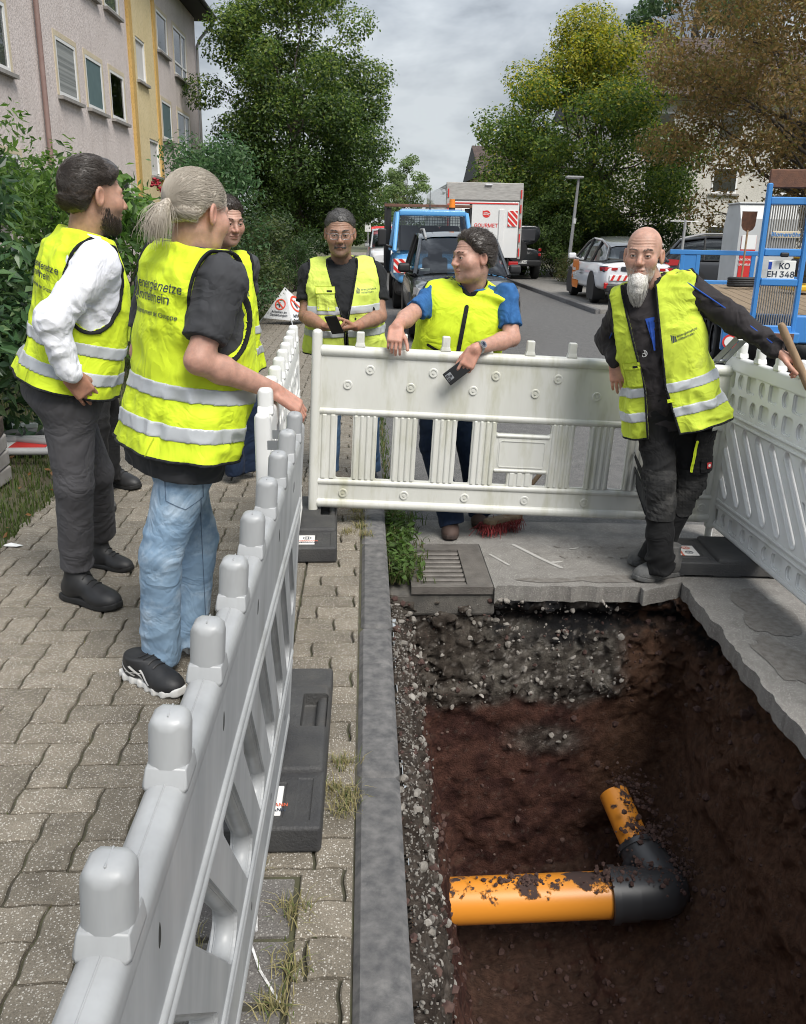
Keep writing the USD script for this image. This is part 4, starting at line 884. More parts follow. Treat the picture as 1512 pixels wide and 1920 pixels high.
def basis(f, u=(0, 0, 1.0)):
    """Columns right, forward, up from a forward and a rough up."""
    f = unit(f); r = unit(np.cross(f, u)); return np.stack([r, f, np.cross(r, f)], 1)
class Body:
    """Joints and fields of one person; all points are in the place's own metres."""
    def __init__(s, pelvis, neck, face, head, hface, hup=(0, 0, 1), build=1.0, belly=0.0, k=1.05, shw=0.19, elbows=None, wrists=None, hips=None, knees=None, ankles=None, shoulders=None, chest=None):
        s.O, s.N = np.asarray(pelvis, float), np.asarray(neck, float); s.L = np.linalg.norm(s.N-s.O)
        u = unit(s.N-s.O); f = np.asarray(face, float); f = unit(f-u*(f@u)); s.B = np.stack([np.cross(f, u), f, u], 1)
        s.k, s.build, s.belly = k, build, belly; s.hc = np.asarray(head, float); s.HB = basis(hface, hup)
        s.shw = shw*k
        s.S = shoulders or [s.O+s.B@np.array([q*s.shw, -0.005, s.L*0.90]) for q in (1, -1)]     # right, left
        s.S = [np.asarray(x, float) for x in s.S]
        s.E, s.W = elbows, wrists
        s.H = hips or [s.O+s.B@np.array([q*0.092*k, 0.0, -0.03]) for q in (1, -1)]; s.K, s.A = knees, ankles
    _lp = _lq = None
    def loc(s, p):
        if p is not s._lp: s._lp, s._lq = p, (p-s.O)@s.B
        return s._lq
    def torso(s, p, off=0.0, lo=-0.22):
        q = s.loc(p); t = q[:, 2]/s.L; b, k, g = s.build, s.k, s.belly
        T_ = [-0.35, -0.12, 0.05, 0.25, 0.42, 0.62, 0.80, 0.92, 1.0, 1.08]
        w = np.interp(t, T_, np.array([.150, .172, .172, .163+.25*g, .163+.22*g, .172+.08*g, .176, .150, .085, .06])*b*k)+off
        d = np.interp(t, T_, np.array([.105, .120, .122, .114+.45*g, .118+.42*g, .124+.16*g, .120, .098, .062, .05])*b*k)+off
        sh = np.interp(t, T_, np.array([-.012, -.012, 0, .008+.32*g, .01+.32*g, .008+.10*g, -.004, -.016, -.02, -.01])*k)
        x, y = np.abs(q[:, 0])/w, np.abs(q[:, 1]-sh)/d; e = (x**2.5+y**2.5)**(1/2.5)
        dd = (e-1)*np.minimum(w, d)
        return dd
    def shoulders(s, p, off=0.0, r=0.055):
        a = s.O+s.B@np.array([0, -0.02, s.L*0.955]); d = None
        for S_ in s.S:
            e = S_+(a-S_)*0.06
            c = s_cone(p, a, e, (r+.004)*s.k+off, r*s.k+off); d = c if d is None else np.minimum(d, c)
        return d
    def trunk(s, p, off): return smax(smin(s.torso(p, off), s.shoulders(p, off), 0.05), (s.loc(p)[:, 2]-s.L*1.04), 0.01)
def head_field(p, jaw=1.0, fat=0.0, nose=1.0, lines=1.0):
    """A head in its own frame (right, forward, up), chin at -0.12, crown at 0.12."""
    m = p.copy(); m[:, 0] = np.abs(m[:, 0])
    d = s_ell(p, (0, -0.014, 0.036), (.077, .098, .086))
    d = smin(d, s_ell(p, (0, .026, -.034), (.063+fat, .068, .088)), .03)
    d = smin(d, s_ell(p, (0, .034, -.082), ((.048+fat)*jaw, .052, .040)), .03)
    d = smin(d, s_ell(p, (0, .078, -.100), (.022*jaw, .018, .017)), .022)
    d = smin(d, s_ell(m, (.043+fat*.6, .060, -.024), (.026+fat*.5, .026, .028)), .03)
    d = smin(d, s_cone(m, (.006, .090, .026), (.046, .076, .024), .0095, .008), .018)
    d = smax(d, -s_ell(m, (.032, .103, .004), (.0195, .019, .0125)), .012)
    d = smin(d, s_ell(m, (.0315, .0815, .004), (.0165, .0145, .0125)), .004)                     # lids
    d = np.maximum(d, -s_box(m, (.0315, .10, .0025), (.0125, .02, .0042), .004))
    d = smin(d, s_cone(p, (0, .088, .014), (0, .112*nose, -.026), .0085, .0125), .012)
    d = smin(d, s_ell(m, (.0125, .101, -.031), (.0095, .012, .0085)), .006)
    d = np.maximum(d, -s_ell(m, (.0075, .105, -.0405), (.004, .006, .004)))
    d = smin(d, s_ell(p, (0, .0925, -.0575), (.0255, .0105, .0062)), .007); d = smin(d, s_ell(p, (0, .0905, -.0695), (.0215, .0105, .0075)), .007)
    d = smax(d, -s_cone(m, (0, .1035, -.0632), (.024, .0915, -.0645), .0022, .0018), .003)
    c, a = math.cos(.35), math.sin(.35); R = np.array([[c, -a, 0], [a, c, 0], [0, 0, 1]])
    ear = s_ell(m, (.083, -.012, -.006), (.0085, .020, .034), R); ear = smax(ear, -s_ell(m, (.0905, -.008, -.004), (.007, .0125, .023), R), .004)
    fh = np.exp(-((q_z(p)-.056)/.022)**2)*(p[:, 1] > .04)*(np.abs(p[:, 0]) < .055); d = d+lines*.0011*fh*np.sin(p[:, 2]*520+np.sin(p[:, 0]*60)*.8)
    nl = s_cone(m, (.021, .094, -.034), (.031, .082, -.062), .0016, .0012); d = smax(d, -nl, .004)
    return smin(d, ear, .006)
def q_z(p): return p[:, 2]
def finger_chain(o, d, n, ln, curl, r=0.0088):
    segs, p, v = [], np.asarray(o, float), unit(d)
    ax = np.cross(v, n); 
    for i, (fr, c) in enumerate(zip((.46, .30, .24), curl)):
        v = rot_axis(ax, c)[:3, :3]@v; q = p+v*ln*fr; segs.append((p, q, r*(1-.09*i), r*(1-.09*(i+1)))); p = q
    return segs
def hand_segs(W, d, n, t, k=1.05, curl=(.5, .6, .4), thumb=(.55, .65, .35), spread=0.05, curls=None, tc=.3):
    """Wrist, towards the fingers, out of the palm, towards the thumb."""
    d = unit(d); n = unit(np.asarray(n, float)-d*(np.asarray(n, float)@d)); t = unit(np.asarray(t, float)-d*(np.asarray(t, float)@d)-n*(np.asarray(t, float)@n)); W = np.asarray(W, float)
    out = []
    for i, (o, ln, ad) in enumerate(((.030, .074, 1.3), (.010, .083, .4), (-.010, .077, -.4), (-.029, .061, -1.3))):
        dd = unit(d+t*spread*ad); cc = curls[i] if curls else curl
        out.append(finger_chain(W+(d*.094+t*o-d*abs(o)*.12)*k, dd, n, ln*k, cc, .0090*k if i < 3 else .0078*k))
    dt = unit(d*thumb[0]+t*thumb[1]+n*thumb[2])
    axis_n = unit(np.cross(np.cross(dt, d), dt)); th = []
    p = W+(d*.028+t*.028+n*.006)*k; v = dt
    for i, (fr, r) in enumerate(((.042, .0125), (.034, .0105), (.026, .0095))):
        q = p+v*fr*k; th.append((p, q, r*k, r*k*.9)); p = q; v = unit(v+axis_n*tc*.8+n*tc*.3)
    out.append(th)
    return dict(W=W, d=d, n=n, t=t, k=k, fingers=out)
def hand_field(p, h):
    k = h['k']; R = np.stack([h['d'], h['t'], h['n']], 1)
    d = s_box(p, h['W']+h['d']*.052*k, (.050*k, .040*k, .0135*k), .0125*k, R)
    d = smin(d, s_ell(p, h['W']+(h['d']*.045+h['t']*.022+h['n']*.012)*k, (.034*k, .018*k, .014*k), R), .01)
    for f in h['fingers']:
        e = None
        for a, b, ra, rb in f:
            c = s_cone(p, a, b, ra, rb); e = c if e is None else np.minimum(e, c)
            e = np.minimum(e, np.linalg.norm(p-b, axis=1)-rb*1.04)
        d = smin(d, e, .005)
    return d
def sub(m, base):
    v, f = m; return (v-base, f)
def join(ms):
    vs, fs, n = [], [], 0
    for v, f in ms: vs.append(v); fs.append(f+n); n += len(v)
    return np.vstack(vs), np.vstack(fs)
def bounds(pts, pad): p = np.asarray(pts, float); return p.min(0)-pad, p.max(0)+pad
def folds(p, amp, f=(9, 9, 5), seed=3):
    q = p*np.asarray(f, float); w = noise3(q*.6, seed+5)*1.6; n = noise3(q+w[:, None], seed); m = noise3(q*np.array([2.1, 2.1, 2.6])+w[:, None]*1.5, seed+2)
    return ((1-np.abs(n-.5)*4)*.55+(1-np.abs(m-.5)*4)*.40)*-amp+amp*.1
def build_body(P, base, b, hands, tone=(0.46, 0.27, 0.19), red=0.3, jaw=1.0, fat=0.0, nose=1.0, head_col=None, arms=True, hk=1.05, sleeve=(0.5, 0.5), arm_r=1.0, neck_r=0.060):
    parts, cols = [], []
    tone = np.asarray(tone); redt = tone*np.array([1.12, .78, .72])
    # head and neck
    Hb, hc = b.HB, b.hc
    nb = b.O+b.B@np.array([0, -0.018, b.L*0.93]); nt = hc+Hb@np.array([0, -.022, -.055])*hk
    def f(p):
        q = (p-hc)@Hb/hk; d = head_field(q, jaw, fat, nose)*hk
        return smin(d, s_cone(p, nt, nb, neck_r*.94*hk, neck_r*1.06*hk), .022)
    lo, hi = bounds([hc-.15, hc+.15, nb], 0.075); lo[2] = max(lo[2], nb[2]-0.04)
    v, fc = surface(f, lo, hi, 0.0032, 3.2); parts.append((v, fc)); q = (v-hc)@Hb/hk
    c = np.tile(tone, (len(v), 1))
    def add(w, t): nonlocal c; c = c*(1-w[:, None])+np.asarray(t)*w[:, None]
    g = lambda cx, cy, cz, r: np.exp(-(((np.abs(q[:, 0])-cx)**2+(q[:, 1]-cy)**2+(q[:, 2]-cz)**2)/r**2))
    add(np.clip(red*(g(.043, .07, -.025, .03)+g(0, .112, -.028, .02)+0.9*g(.083, -.012, -.006, .04)), 0, 1), redt)
    add(np.clip(g(0, .098, -.058, .009)+g(.012, .097, -.059, .010)+g(0, .097, -.070, .008)+g(.010, .095, -.069, .010), 0, 1)*0.55, tone*np.array([.95, .62, .58]))
    add(0.35*np.clip(g(.0315, .092, -.010, .012), 0, 1), tone*np.array([.85, .72, .72]))
    if head_col is not None: c = head_col(q, c)
    cols.append(c)
    # arms and hands
    if arms:
        for i in (0, 1):
            if b.W[i] is None: continue
            S_, E_, W_ = b.S[i], np.asarray(b.E[i], float), np.asarray(b.W[i], float); h = hands[i]
            mid = E_+(W_-E_)*.28
            def fa(p):
                d = s_cone(p, S_, E_, .050*arm_r, .041*arm_r); d = smin(d, s_cone(p, E_, mid, .040*arm_r, .0435*arm_r), .02); d = smin(d, s_cone(p, mid, W_, .043*arm_r, .027*arm_r), .02)
                if h is not None: d = smin(d, hand_field(p, h), .016)
                return d
            pts = [S_, E_, W_]+([x for fg in h['fingers'] for s4 in fg for x in s4[:2]] if h is not None else [])
            if h is not None:
                wv = unit(E_-W_)
                lo, hi = bounds([W_+wv*.05]+pts[3:], .03); v1, f1 = surface(fa, lo, hi, 0.0030, 3.0)
                fcx = v1[f1].mean(1); kk = ((fcx-W_)@wv) < 0.045; parts.append((v1, f1[kk]))
                cols.append(np.clip(tone*np.array([1.06, .92, .88])*(1+0.10*(fbm3(v1*60, 3, 2)-.5))[:, None], 0, 1))
            lo, hi = bounds([S_, E_, W_], .06); v2, f2 = surface(fa, lo, hi, 0.0075, 3.0)
            if h is not None:
                fcx = v2[f2].mean(1); kk = ((fcx-W_)@wv) > 0.040; f2 = f2[kk]
            parts.append((v2, f2)); cols.append(np.tile(tone*np.array([1.02, .97, .95]), (len(v2), 1)))
    # trunk and legs under the clothes
    def ft(p):
        d = smax(b.torso(p, -.030), -(b.loc(p)[:, 2]+0.03), .04)
        d = smax(d, b.loc(p)[:, 2]-b.L*.93, .03)
        for i in (0, 1):
            d = smin(d, s_cone(p, b.H[i], b.K[i], .060, .040), .02); d = smin(d, s_cone(p, b.K[i], b.A[i], .040, .03), .02)
        return d
    lo, hi = bounds([b.O-.2, b.O+.2, b.N]+list(b.A)+list(b.K), .06); v3, f3 = surface(ft, lo, hi, 0.02, 2.5); parts.append((v3, f3)); cols.append(np.tile(tone, (len(v3), 1)))
    v, fc = join(parts); fc = fc
    used = np.unique(fc); mp = np.full(len(v), -1); mp[used] = np.arange(len(used))
    obj('body', (v[used]-base, mp[fc]), 'skin', P, smooth=True, color=np.vstack(cols)[used])
    # eyes
    for sx in (-1, 1):
        e = trimesh.creation.icosphere(3, .0122*hk); ev = np.array(e.vertices); fr = ev[:, 1]/(.0122*hk)
        ec = np.where((fr > .86)[:, None], np.array([.09, .065, .05]), np.array([.62, .58, .55])); ec = np.where((fr > .965)[:, None], np.array([.006, .006, .006]), ec)
        obj('eye', ((ev+np.array([sx*.0315, .0805, .003])*hk)@Hb.T+hc-base, np.array(e.faces)), 'eye', P, smooth=True, color=ec)
def garment(P, base, name, f, pts, pad, h, mat, band=3.0, parent=None, label=None):
    lo, hi = bounds(pts, pad); v, fc = surface(f, lo, hi, h, band)
    if len(fc) == 0: return None
    return obj(name, (v-base, fc), mat, parent or P, smooth=True, label=label)
def build_shirt(P, base, b, mat, sleeve=0.55, long_=False, off=0.012, hem=-0.10, r=1.0, collar=None, cuff=None, name='shirt', sr=0.066, seed=1):
    def f(p):
        q = b.loc(p); d = b.trunk(p, off)
        for i in (0, 1):
            if b.W[i] is None and b.E[i] is None: continue
            S_, E_ = b.S[i], np.asarray(b.E[i], float); 
            if long_:
                W_ = np.asarray(b.W[i], float); d = smin(d, s_cone(p, S_, E_, sr*r, .054*r), .03); w2 = E_+(W_-E_)*.94
                d = smin(d, s_cone(p, E_, w2, .053*r, .039*r)+folds(p, .010, (16, 16, 16), seed), .025)
            else:
                e2 = S_+(E_-S_)*sleeve; d = smin(d, smax(s_cone(p, S_, S_+(E_-S_)*1.2, sr*r, (sr-.006)*r), (p-e2)@unit(E_-S_), .004), .03)
        d = d+folds(p, .012, (10, 10, 9), seed)
        d = smax(d, hem*1.0-q[:, 2], .006)
        nk = s_ell(q, (0, .012, b.L*1.00), (.060*b.k, .066*b.k, .075)); return smax(d, -nk, .006)
    pts = [b.O+b.B@np.array([0, 0, hem]), b.N]+list(b.S)+[b.O+b.B@np.array([s*.3, s2*.22, .2]) for s in (-1, 1) for s2 in (-1, 1)]
    for i in (0, 1):
        if b.E[i] is not None: pts.append(b.E[i] if long_ else b.S[i]+(np.asarray(b.E[i])-b.S[i])*sleeve)
        if long_ and b.W[i] is not None: pts.append(b.W[i])
    s_ = garment(P, base, name, f, pts, .085, 0.0072, mat)
    if long_ and cuff:
        for i in (0, 1):
            if b.W[i] is None: continue
            E_, W_ = np.asarray(b.E[i], float), np.asarray(b.W[i], float); a = E_+(W_-E_)*.84; c = E_+(W_-E_)*1.0
            m = cyl(a-base, c-base, .040*r, .038*r, 28); obj('cuff', m, cuff, s_, smooth=40)
    return f
def collar_ring(P, base, b, mat, h=0.05, r=0.072, tilt=0.0, open_=0.5, name='collar', fold=True, up=1.0):
    """A shirt collar: a band around the neck, open at the front, with its fall turned over."""
    a = np.linspace(open_, 2*np.pi-open_, 40); ring = []
    cx = np.sin(a)*r*b.k; cy = np.cos(a)*r*b.k*1.08-.006
    lo = np.c_[cx*1.10, cy*1.10, b.L*.945-.055*np.clip(np.cos(a), 0, 1)+0*a]; up_ = np.c_[cx*.92, cy*.92, b.L*.945+h*up-.045*np.clip(np.cos(a), 0, 1)]
    out = np.c_[cx*1.22, cy*1.22, b.L*.945-.012-.075*np.clip(np.cos(a), 0, 1)]
    rows = [lo, up_]+([up_+np.c_[cx*.05, cy*.05, 0*a+.004], out] if fold else [up_*np.array([1.05, 1.05, 1]), lo*np.array([1.06, 1.06, 1])])
    V = np.vstack(rows); n = len(a); F = []
    for k in range(len(rows)-1):
        i = np.arange(n-1); F += [np.stack([k*n+i, k*n+i+1, (k+1)*n+i+1], 1), np.stack([k*n+i, (k+1)*n+i+1, (k+1)*n+i], 1)]
    F = np.vstack(F); W_ = V@b.B.T+b.O
    m = trimesh.Trimesh(W_-base, np.vstack([F, F[:, ::-1]+len(W_)]) if False else F, process=False)
    return obj(name, m, mat, P, smooth=True)
def build_vest(P, base, b, mat='hivis', off=0.026, hem=-0.09, opening='v', bands=(0.07, 0.19), bw=0.025, vdepth=0.55, vtop=0.055, vbot=0.0, hole=(0.235, .088, .108, .165), holez=0.80, seed=2, flare=0.03, collar=False, amp=.017, front_trim=True, back_only_hem=0.0, hemtrim='vest_trim', gap=0.012):
    L = b.L
    def outer(p, o):
        q = b.loc(p); ang = np.arctan2(q[:, 1], q[:, 0]); low = np.clip((.30*L-q[:, 2])/(.45*L), 0, 1)
        d = b.trunk(p, off+o+0.0)-flare*low-0.006*low*np.sin(ang*7+q[:, 2]*5+seed)-.004*low*np.sin(ang*13+seed)
        return d+folds(p, amp, (7, 7, 5), seed)
    def arm(q): 
        m = q.copy(); m[:, 0] = np.abs(m[:, 0]); return s_ell(m, (hole[0]*b.k, -0.005, holez*L), (hole[1]*b.k, hole[2]*b.k, hole[3]*b.k))
    def neck(q): return s_ell(q, (0, .012, L*1.02), (.076*b.k, .080*b.k, .085))
    def front(q):
        """Negative in the front opening."""
        if opening == 'v':
            hw = np.interp(q[:, 2], [L*(1-vdepth), L*.97], [vbot, vtop]); d = np.abs(q[:, 0])-hw; d = np.where(q[:, 2] < L*(1-vdepth), np.maximum(d, L*(1-vdepth)-q[:, 2]) if vbot <= 0 else d, d)
        elif opening == 'open':
            a = np.interp(q[:, 2], [hem, .25*L, .97*L], [vbot+.03, vbot, vtop]); d = np.abs(q[:, 0]-gap)-a
        else: d = np.full(len(q), 1.0)
        return np.maximum(d, .02-q[:, 1])
    def hemd(q): return (hem-back_only_hem*np.clip(-q[:, 1]*5, 0, 1))-q[:, 2]
    def f(p, o=0.0):
        q = b.loc(p); d = outer(p, o); d = smax(d, hemd(q), .004); d = smax(d, -arm(q), .006); d = smax(d, -neck(q), .005)
        if opening in ('v', 'open'): d = np.maximum(d, -front(q))
        return d
    pts = [b.O+b.B@np.array([x, y, z]) for x in (-.25, .25) for y in (-.24, .24) for z in (hem, L)]
    vest = garment(P, base, 'vest', f, pts, .06, 0.0068, mat)
    def on(name, extra, mat_, o, pts_=None, h=0.0056):
        return garment(P, base, name, lambda p: np.maximum(f(p, o), extra(b.loc(p), p)), pts_ or pts, .06, h, mat_, parent=vest)
    for z in bands: on('reflective_band', lambda q, p, z=z: np.abs(q[:, 2]-z+0.0*q[:, 1])-bw, 'reflective', .0042, [b.O+b.B@np.array([x, y, zz]) for x in (-.27, .27) for y in (-.25, .25) for zz in (z-bw, z+bw)])
    for s_ in (-1, 1): on('armhole_trim', lambda q, p, s_=s_: np.maximum(np.abs(arm(q)-.004)-.0065, .02-q[:, 0]*s_), 'vest_trim', .006, [b.O+b.B@np.array([s_*x, y, z*L]) for x in (.08, .25) for y in (-.2, .2) for z in (.35, 1.0)], h=.0046)
    on('hem_trim', lambda q, p: q[:, 2]-(hem-back_only_hem*np.clip(-q[:, 1]*5, 0, 1)+.011), hemtrim, .005, [b.O+b.B@np.array([x, y, hem+.01]) for x in (-.27, .27) for y in (-.25, .25)], .0050)
    if opening in ('v', 'open') and front_trim: on('front_trim', lambda q, p: np.abs(front(q)-.004)-.0065, 'vest_trim', .006, [b.O+b.B@np.array([x, y, z]) for x in (-.13, .13) for y in (0.0, .24) for z in (hem, L)], .0048)
    on('neck_trim', lambda q, p: np.abs(neck(q)-.004)-.006, 'vest_trim', .006, [b.N-.1, b.N+.06], .0048)
    return f, vest
def stick(P, base, b, field, mesh2d, at_, rot=0.0, side=1, mat='print_dark', name='print', lift=.0015, parent=None):
    """Lays flat print on a garment: at_ = (across to the wearer's right, up) in trunk coordinates, side 1 front, -1 back."""
    v = np.array(mesh2d.vertices); c, s_ = math.cos(rot), math.sin(rot); xy = v[:, :2]@np.array([[c, s_], [-s_, c]])
    x = at_[0]+(-xy[:, 0] if side > 0 else xy[:, 0]); z = at_[1]+xy[:, 1]
    n = side; y = np.full(len(v), 0.34*n); q = np.c_[x, y, z]
    for _ in range(40):
        d = field(q@b.B.T+b.O); q[:, 1] -= n*np.clip(d-lift, -.02, .05)*0.75
    q[:, 1] += n*np.maximum(v[:, 2], 0)*.5
    f_ = np.array(mesh2d.faces)
    if True:
        w = q[f_]; nrm = np.cross(w[:, 1]-w[:, 0], w[:, 2]-w[:, 0])[:, 1]*n
    return obj(name, (q@b.B.T+b.O-base, f_), mat, parent or P)
def fine(poly, step=0.012):
    """A flat outline cut into small pieces so that it can follow folds."""
    x0, y0, x1, y1 = poly.bounds; ms = []
    for a in np.arange(x0, x1, step):
        for c in np.arange(y0, y1, step):
            g_ = poly.intersection(sg.box(a, c, a+step, c+step))
            if g_.area > 1e-8 and g_.geom_type in ('Polygon', 'MultiPolygon'): ms.append(sheet(g_))
    return cat_(ms)
def txt(s, h, bold=False): return meshkit.text_mesh(s, h, 0.0006, bold=bold)
def centred(m): m = m.copy(); m.apply_translation([-(m.bounds[0, 0]+m.bounds[1, 0])/2, 0, 0]); return m
def build_trousers(P, base, b, mat, r=1.0, cuff=None, seed=4, low=.058, waist=0.10, amp=.010, name='trousers', hipf=1.0):
    def f(p):
        q = b.loc(p); d = smax(smax(b.torso(p, .012*hipf), -(q[:, 2]+.10), .09), q[:, 2]-waist, .01)
        for i in (0, 1):
            H_, K_, A_ = (np.asarray(x, float) for x in (b.H[i], b.K[i], b.A[i])); A2 = A_+unit(K_-A_)*0.0
            leg = s_cone(p, H_, K_, .096*r*b.k, .068*r*b.k); leg = smin(leg, smax(s_cone(p, K_, A2+unit(A2-K_)*.09, .067*r*b.k, low*r*b.k), (p-A2)@unit(A2-K_)-.035, .004), .02)
            kn = np.exp(-(((p-K_)**2).sum(1))/.014)+1.3*np.exp(-(((p-A_)**2).sum(1))/.012)+.35+.7*np.exp(-(((p-H_)**2).sum(1))/.02)
            ax = unit(A_-H_); s1 = (p-H_)@ax
            leg = leg+amp*kn*(np.abs(noise3(np.c_[p[:, 0]*6, p[:, 1]*6, s1*20+p[:, 0]*9+p[:, 1]*5], seed+i)-.5)*2.4-.5)+amp*.35*kn*(noise3(np.c_[p[:, 0]*15, p[:, 1]*15, s1*46-p[:, 0]*16], seed+4+i)-.5)
            d = smin(d, leg, .055)
        return d
    pts = [b.O+b.B@np.array([x, y, waist]) for x in (-.22, .22) for y in (-.18, .2)]+list(b.K)+list(b.A)+list(b.H)
    return f, garment(P, base, name, f, pts, .11, 0.0075, mat)
def build_shoe(P, base, pos, dirn, mat='boot_black', sole='sole_black', high=0.10, L=0.29, w=0.050, pitch=0.0, lace='sole_black', style=None, tread=False):
    """pos: the point on the ground under the ankle; dirn: where the toe points."""
    f = unit([dirn[0], dirn[1], 0]); r = np.array([f[1], -f[0], 0]); B_ = np.stack([r, f, [0, 0, 1.0]], 1)
    if pitch: B_ = rot_axis(r, pitch)[:3, :3]@B_
    pos = np.asarray(pos, float); k = L/.29
    def loc(p): return (p-pos)@B_/k
    def up(p):
        q = loc(p); d = s_ell(q, (0, .115, .040), (w*.98, .085, .040)); d = smin(d, s_ell(q, (0, .125, .032), (w*1.0, .080, .034)), .01); d = smin(d, s_ell(q, (0, -.025, .052), (w*.86, .062, .056)), .03)
        d = smin(d, s_cone(q, (0, .090, .052), (0, .0, .088), .034, .043), .03); d = smin(d, s_cone(q, (0, -.006, .07), (0, -.012, .065+high), .044, .047), .03)
        return smax(smax(d, .016-q[:, 2], .004), q[:, 2]-(.055+high), .004)*k
    def so(p):
        q = loc(p); y = q[:, 1]; ww = np.interp(y, [-.085, -.05, .03, .12, .175, .207], [.030, .042, .040, .050, .042, .018])*w/.05
        d = np.maximum(np.abs(q[:, 0])-ww, np.maximum(y-.207, -.088-y)); d = smax(d, np.abs(q[:, 2]-.014-.012*np.clip((y-.13)/.08, 0, 1)**2)-.0135, .006)
        if tread: d = d+.0022*np.clip(np.sin(y*150)*3, -1, 1)
        return d*k
    sh = thing.__class__ and UsdGeom.Xform.Define(stage, fresh(path_of(P), 'shoe')).GetPrim()
    lo, hi = bounds([pos+B_@np.array([x, y, z])*k for x in (-.06, .06) for y in (-.1, .22) for z in (0, .07+high)], .015)
    v, fc = surface(up, lo, hi, .0055, 3); obj('upper', (v-base, fc), mat, sh, smooth=True)
    v, fc = surface(so, lo, hi, .005, 3); obj('sole', (v-base, fc), sole, sh, smooth=True)
    for i in range(4):
        y = .095-.024*i; z = .078+.011*i+.004; a = np.linspace(-1, 1, 7)
        pts = np.c_[a*.026, y+0*a, z-.012*a**2]
        for _ in range(10): 
            d = up(pts@B_.T*k+pos); pts[:, 2] -= np.clip(d-.002, -.02, .02)
        obj('lace', tube(pts@B_.T*k+pos-base, .0028, 5), lace, sh)
    return sh, up, B_, k
def unit_rows(v): return v/(np.linalg.norm(v, axis=1, keepdims=True)+1e-9)
def strands(P, base, name, v, nrm, flow, n, ln, width, mat, seed, segs=5, lift=0.15, jit=.35, sag=0.0, parent=None, proj=None):
    g = np.random.default_rng(seed); I = g.integers(0, len(v), n); p = v[I]; fl = flow(p)
    nn_ = nrm[I]; t = fl-nn_*(fl*nn_).sum(1, keepdims=True); t /= np.linalg.norm(t, axis=1, keepdims=True)+1e-9
    t = t+g.normal(size=t.shape)*jit*.4+nn_*lift; t /= np.linalg.norm(t, axis=1, keepdims=True)
    L_ = ln*g.uniform(.6, 1.25, n); pts = np.zeros((n, segs, 3)); pts[:, 0] = p-nn_*.001; d = t
    for k in range(1, segs):
        pts[:, k] = pts[:, k-1]+d*(L_/(segs-1))[:, None]; d = d-nn_*lift*.55-np.array([0, 0, sag])+g.normal(size=d.shape)*.06; d /= np.linalg.norm(d, axis=1, keepdims=True)
        if proj is not None:
            pts[:, k] = proj(pts[:, k]); d = flow(pts[:, k])*.5+unit_rows(pts[:, k]-pts[:, k-1])*.5
    w = np.tile(np.linspace(1, .35, segs)*width, (n, 1))
    return curves(name, pts.reshape(-1, 3)-base, np.full(n, segs), w.ravel(), mat+'_strand' if mat+'_strand' in MATS else mat, parent or P)
def vnorm(v, f):
    n = np.zeros_like(v); fn = np.cross(v[f[:, 1]]-v[f[:, 0]], v[f[:, 2]]-v[f[:, 0]])
    for k in range(3): np.add.at(n, f[:, k], fn)
    return n/(np.linalg.norm(n, axis=1, keepdims=True)+1e-12)
def hair_cap(P, base, b, hk, line, mat, thick=.010, n=2600, ln=.035, width=.0014, flow=None, seed=5, name='hair', extra=None, groove=.004, lift=.2, freq=(70, 18, 70)):
    """A cap of hair over the skull: line(q) is positive where hair grows (head coordinates)."""
    def f(p):
        q = (p-b.hc)@b.HB/hk
        ln_ = line(q)+.010*(noise3(q*np.array([55., 40., 55.]), 7)-.5)+.006*(noise3(q*160., 3)-.5); th = thick*np.clip(ln_/.03, 0, 1)**.6
        d = s_ell(q, (0, -0.014, 0.036), (.0785, .0995, .0875)); d = smin(d, s_ell(q, (0, -.035, -.02), (.066, .068, .07)), .02)-th
        d = d-groove*(fbm3(q*np.asarray(freq, float), 2, seed)-.5)*2
        d = np.maximum(d, -ln_)
        if extra is not None: d = extra(q, d)
        return d*hk
    lo, hi = bounds([b.hc-.13, b.hc+.13], .04); v, fc = surface(f, lo, hi, .0038, 3.0)
    h = obj(name, (v-base, fc), mat, P, smooth=True)
    nn_ = vnorm(v, fc); q = (v-b.hc)@b.HB/hk; okv = line(q) > .004
    if flow is None: flow = lambda p: np.tile(b.HB@np.array([0, -1, .1]), (len(p), 1))
    def proj(p):
        q = (p-b.hc)@b.HB/hk; c = np.array([0, -.014, .036]); r = np.array([.0785, .0995, .0875])+thick*.85; e = (q-c)/r; m = np.linalg.norm(e, axis=1, keepdims=True)
        e = np.where(q[:, 2:] > -.01, e/np.maximum(m, 1e-6)*np.clip(m, 1.0, 1.04), e); return b.hc+((e*r+c)*hk)@b.HB.T
    strands(P, base, 'hair_strand', v[okv], nn_[okv], flow, n, ln, width, mat, seed, lift=lift, parent=h, proj=proj if ln > .03 else None)
    return h
def brows(P, base, b, hk, mat, seed=9, tilt=0.0, n=64):
    g = np.random.default_rng(seed); pts, cnt, w = [], [], []
    for sx in (-1, 1):
        for k in range(n):
            t = g.uniform(0, 1); x = sx*(.012+.036*t); y = .1005-.018*t**1.8; z = .0255+.006*math.sin(t*2.6)-tilt*t*.01+g.normal()*.002
            a = np.array([x, y, z]); c = a+np.array([sx*.007, -.002*t, .0035*(1-t)])+g.normal(size=3)*.001
            for q in (a, c): pts.append(b.hc+b.HB@(q*hk)-base)
            cnt.append(2); w += [.0013, .0005]
    curves('eyebrow', pts, cnt, w, mat, P)

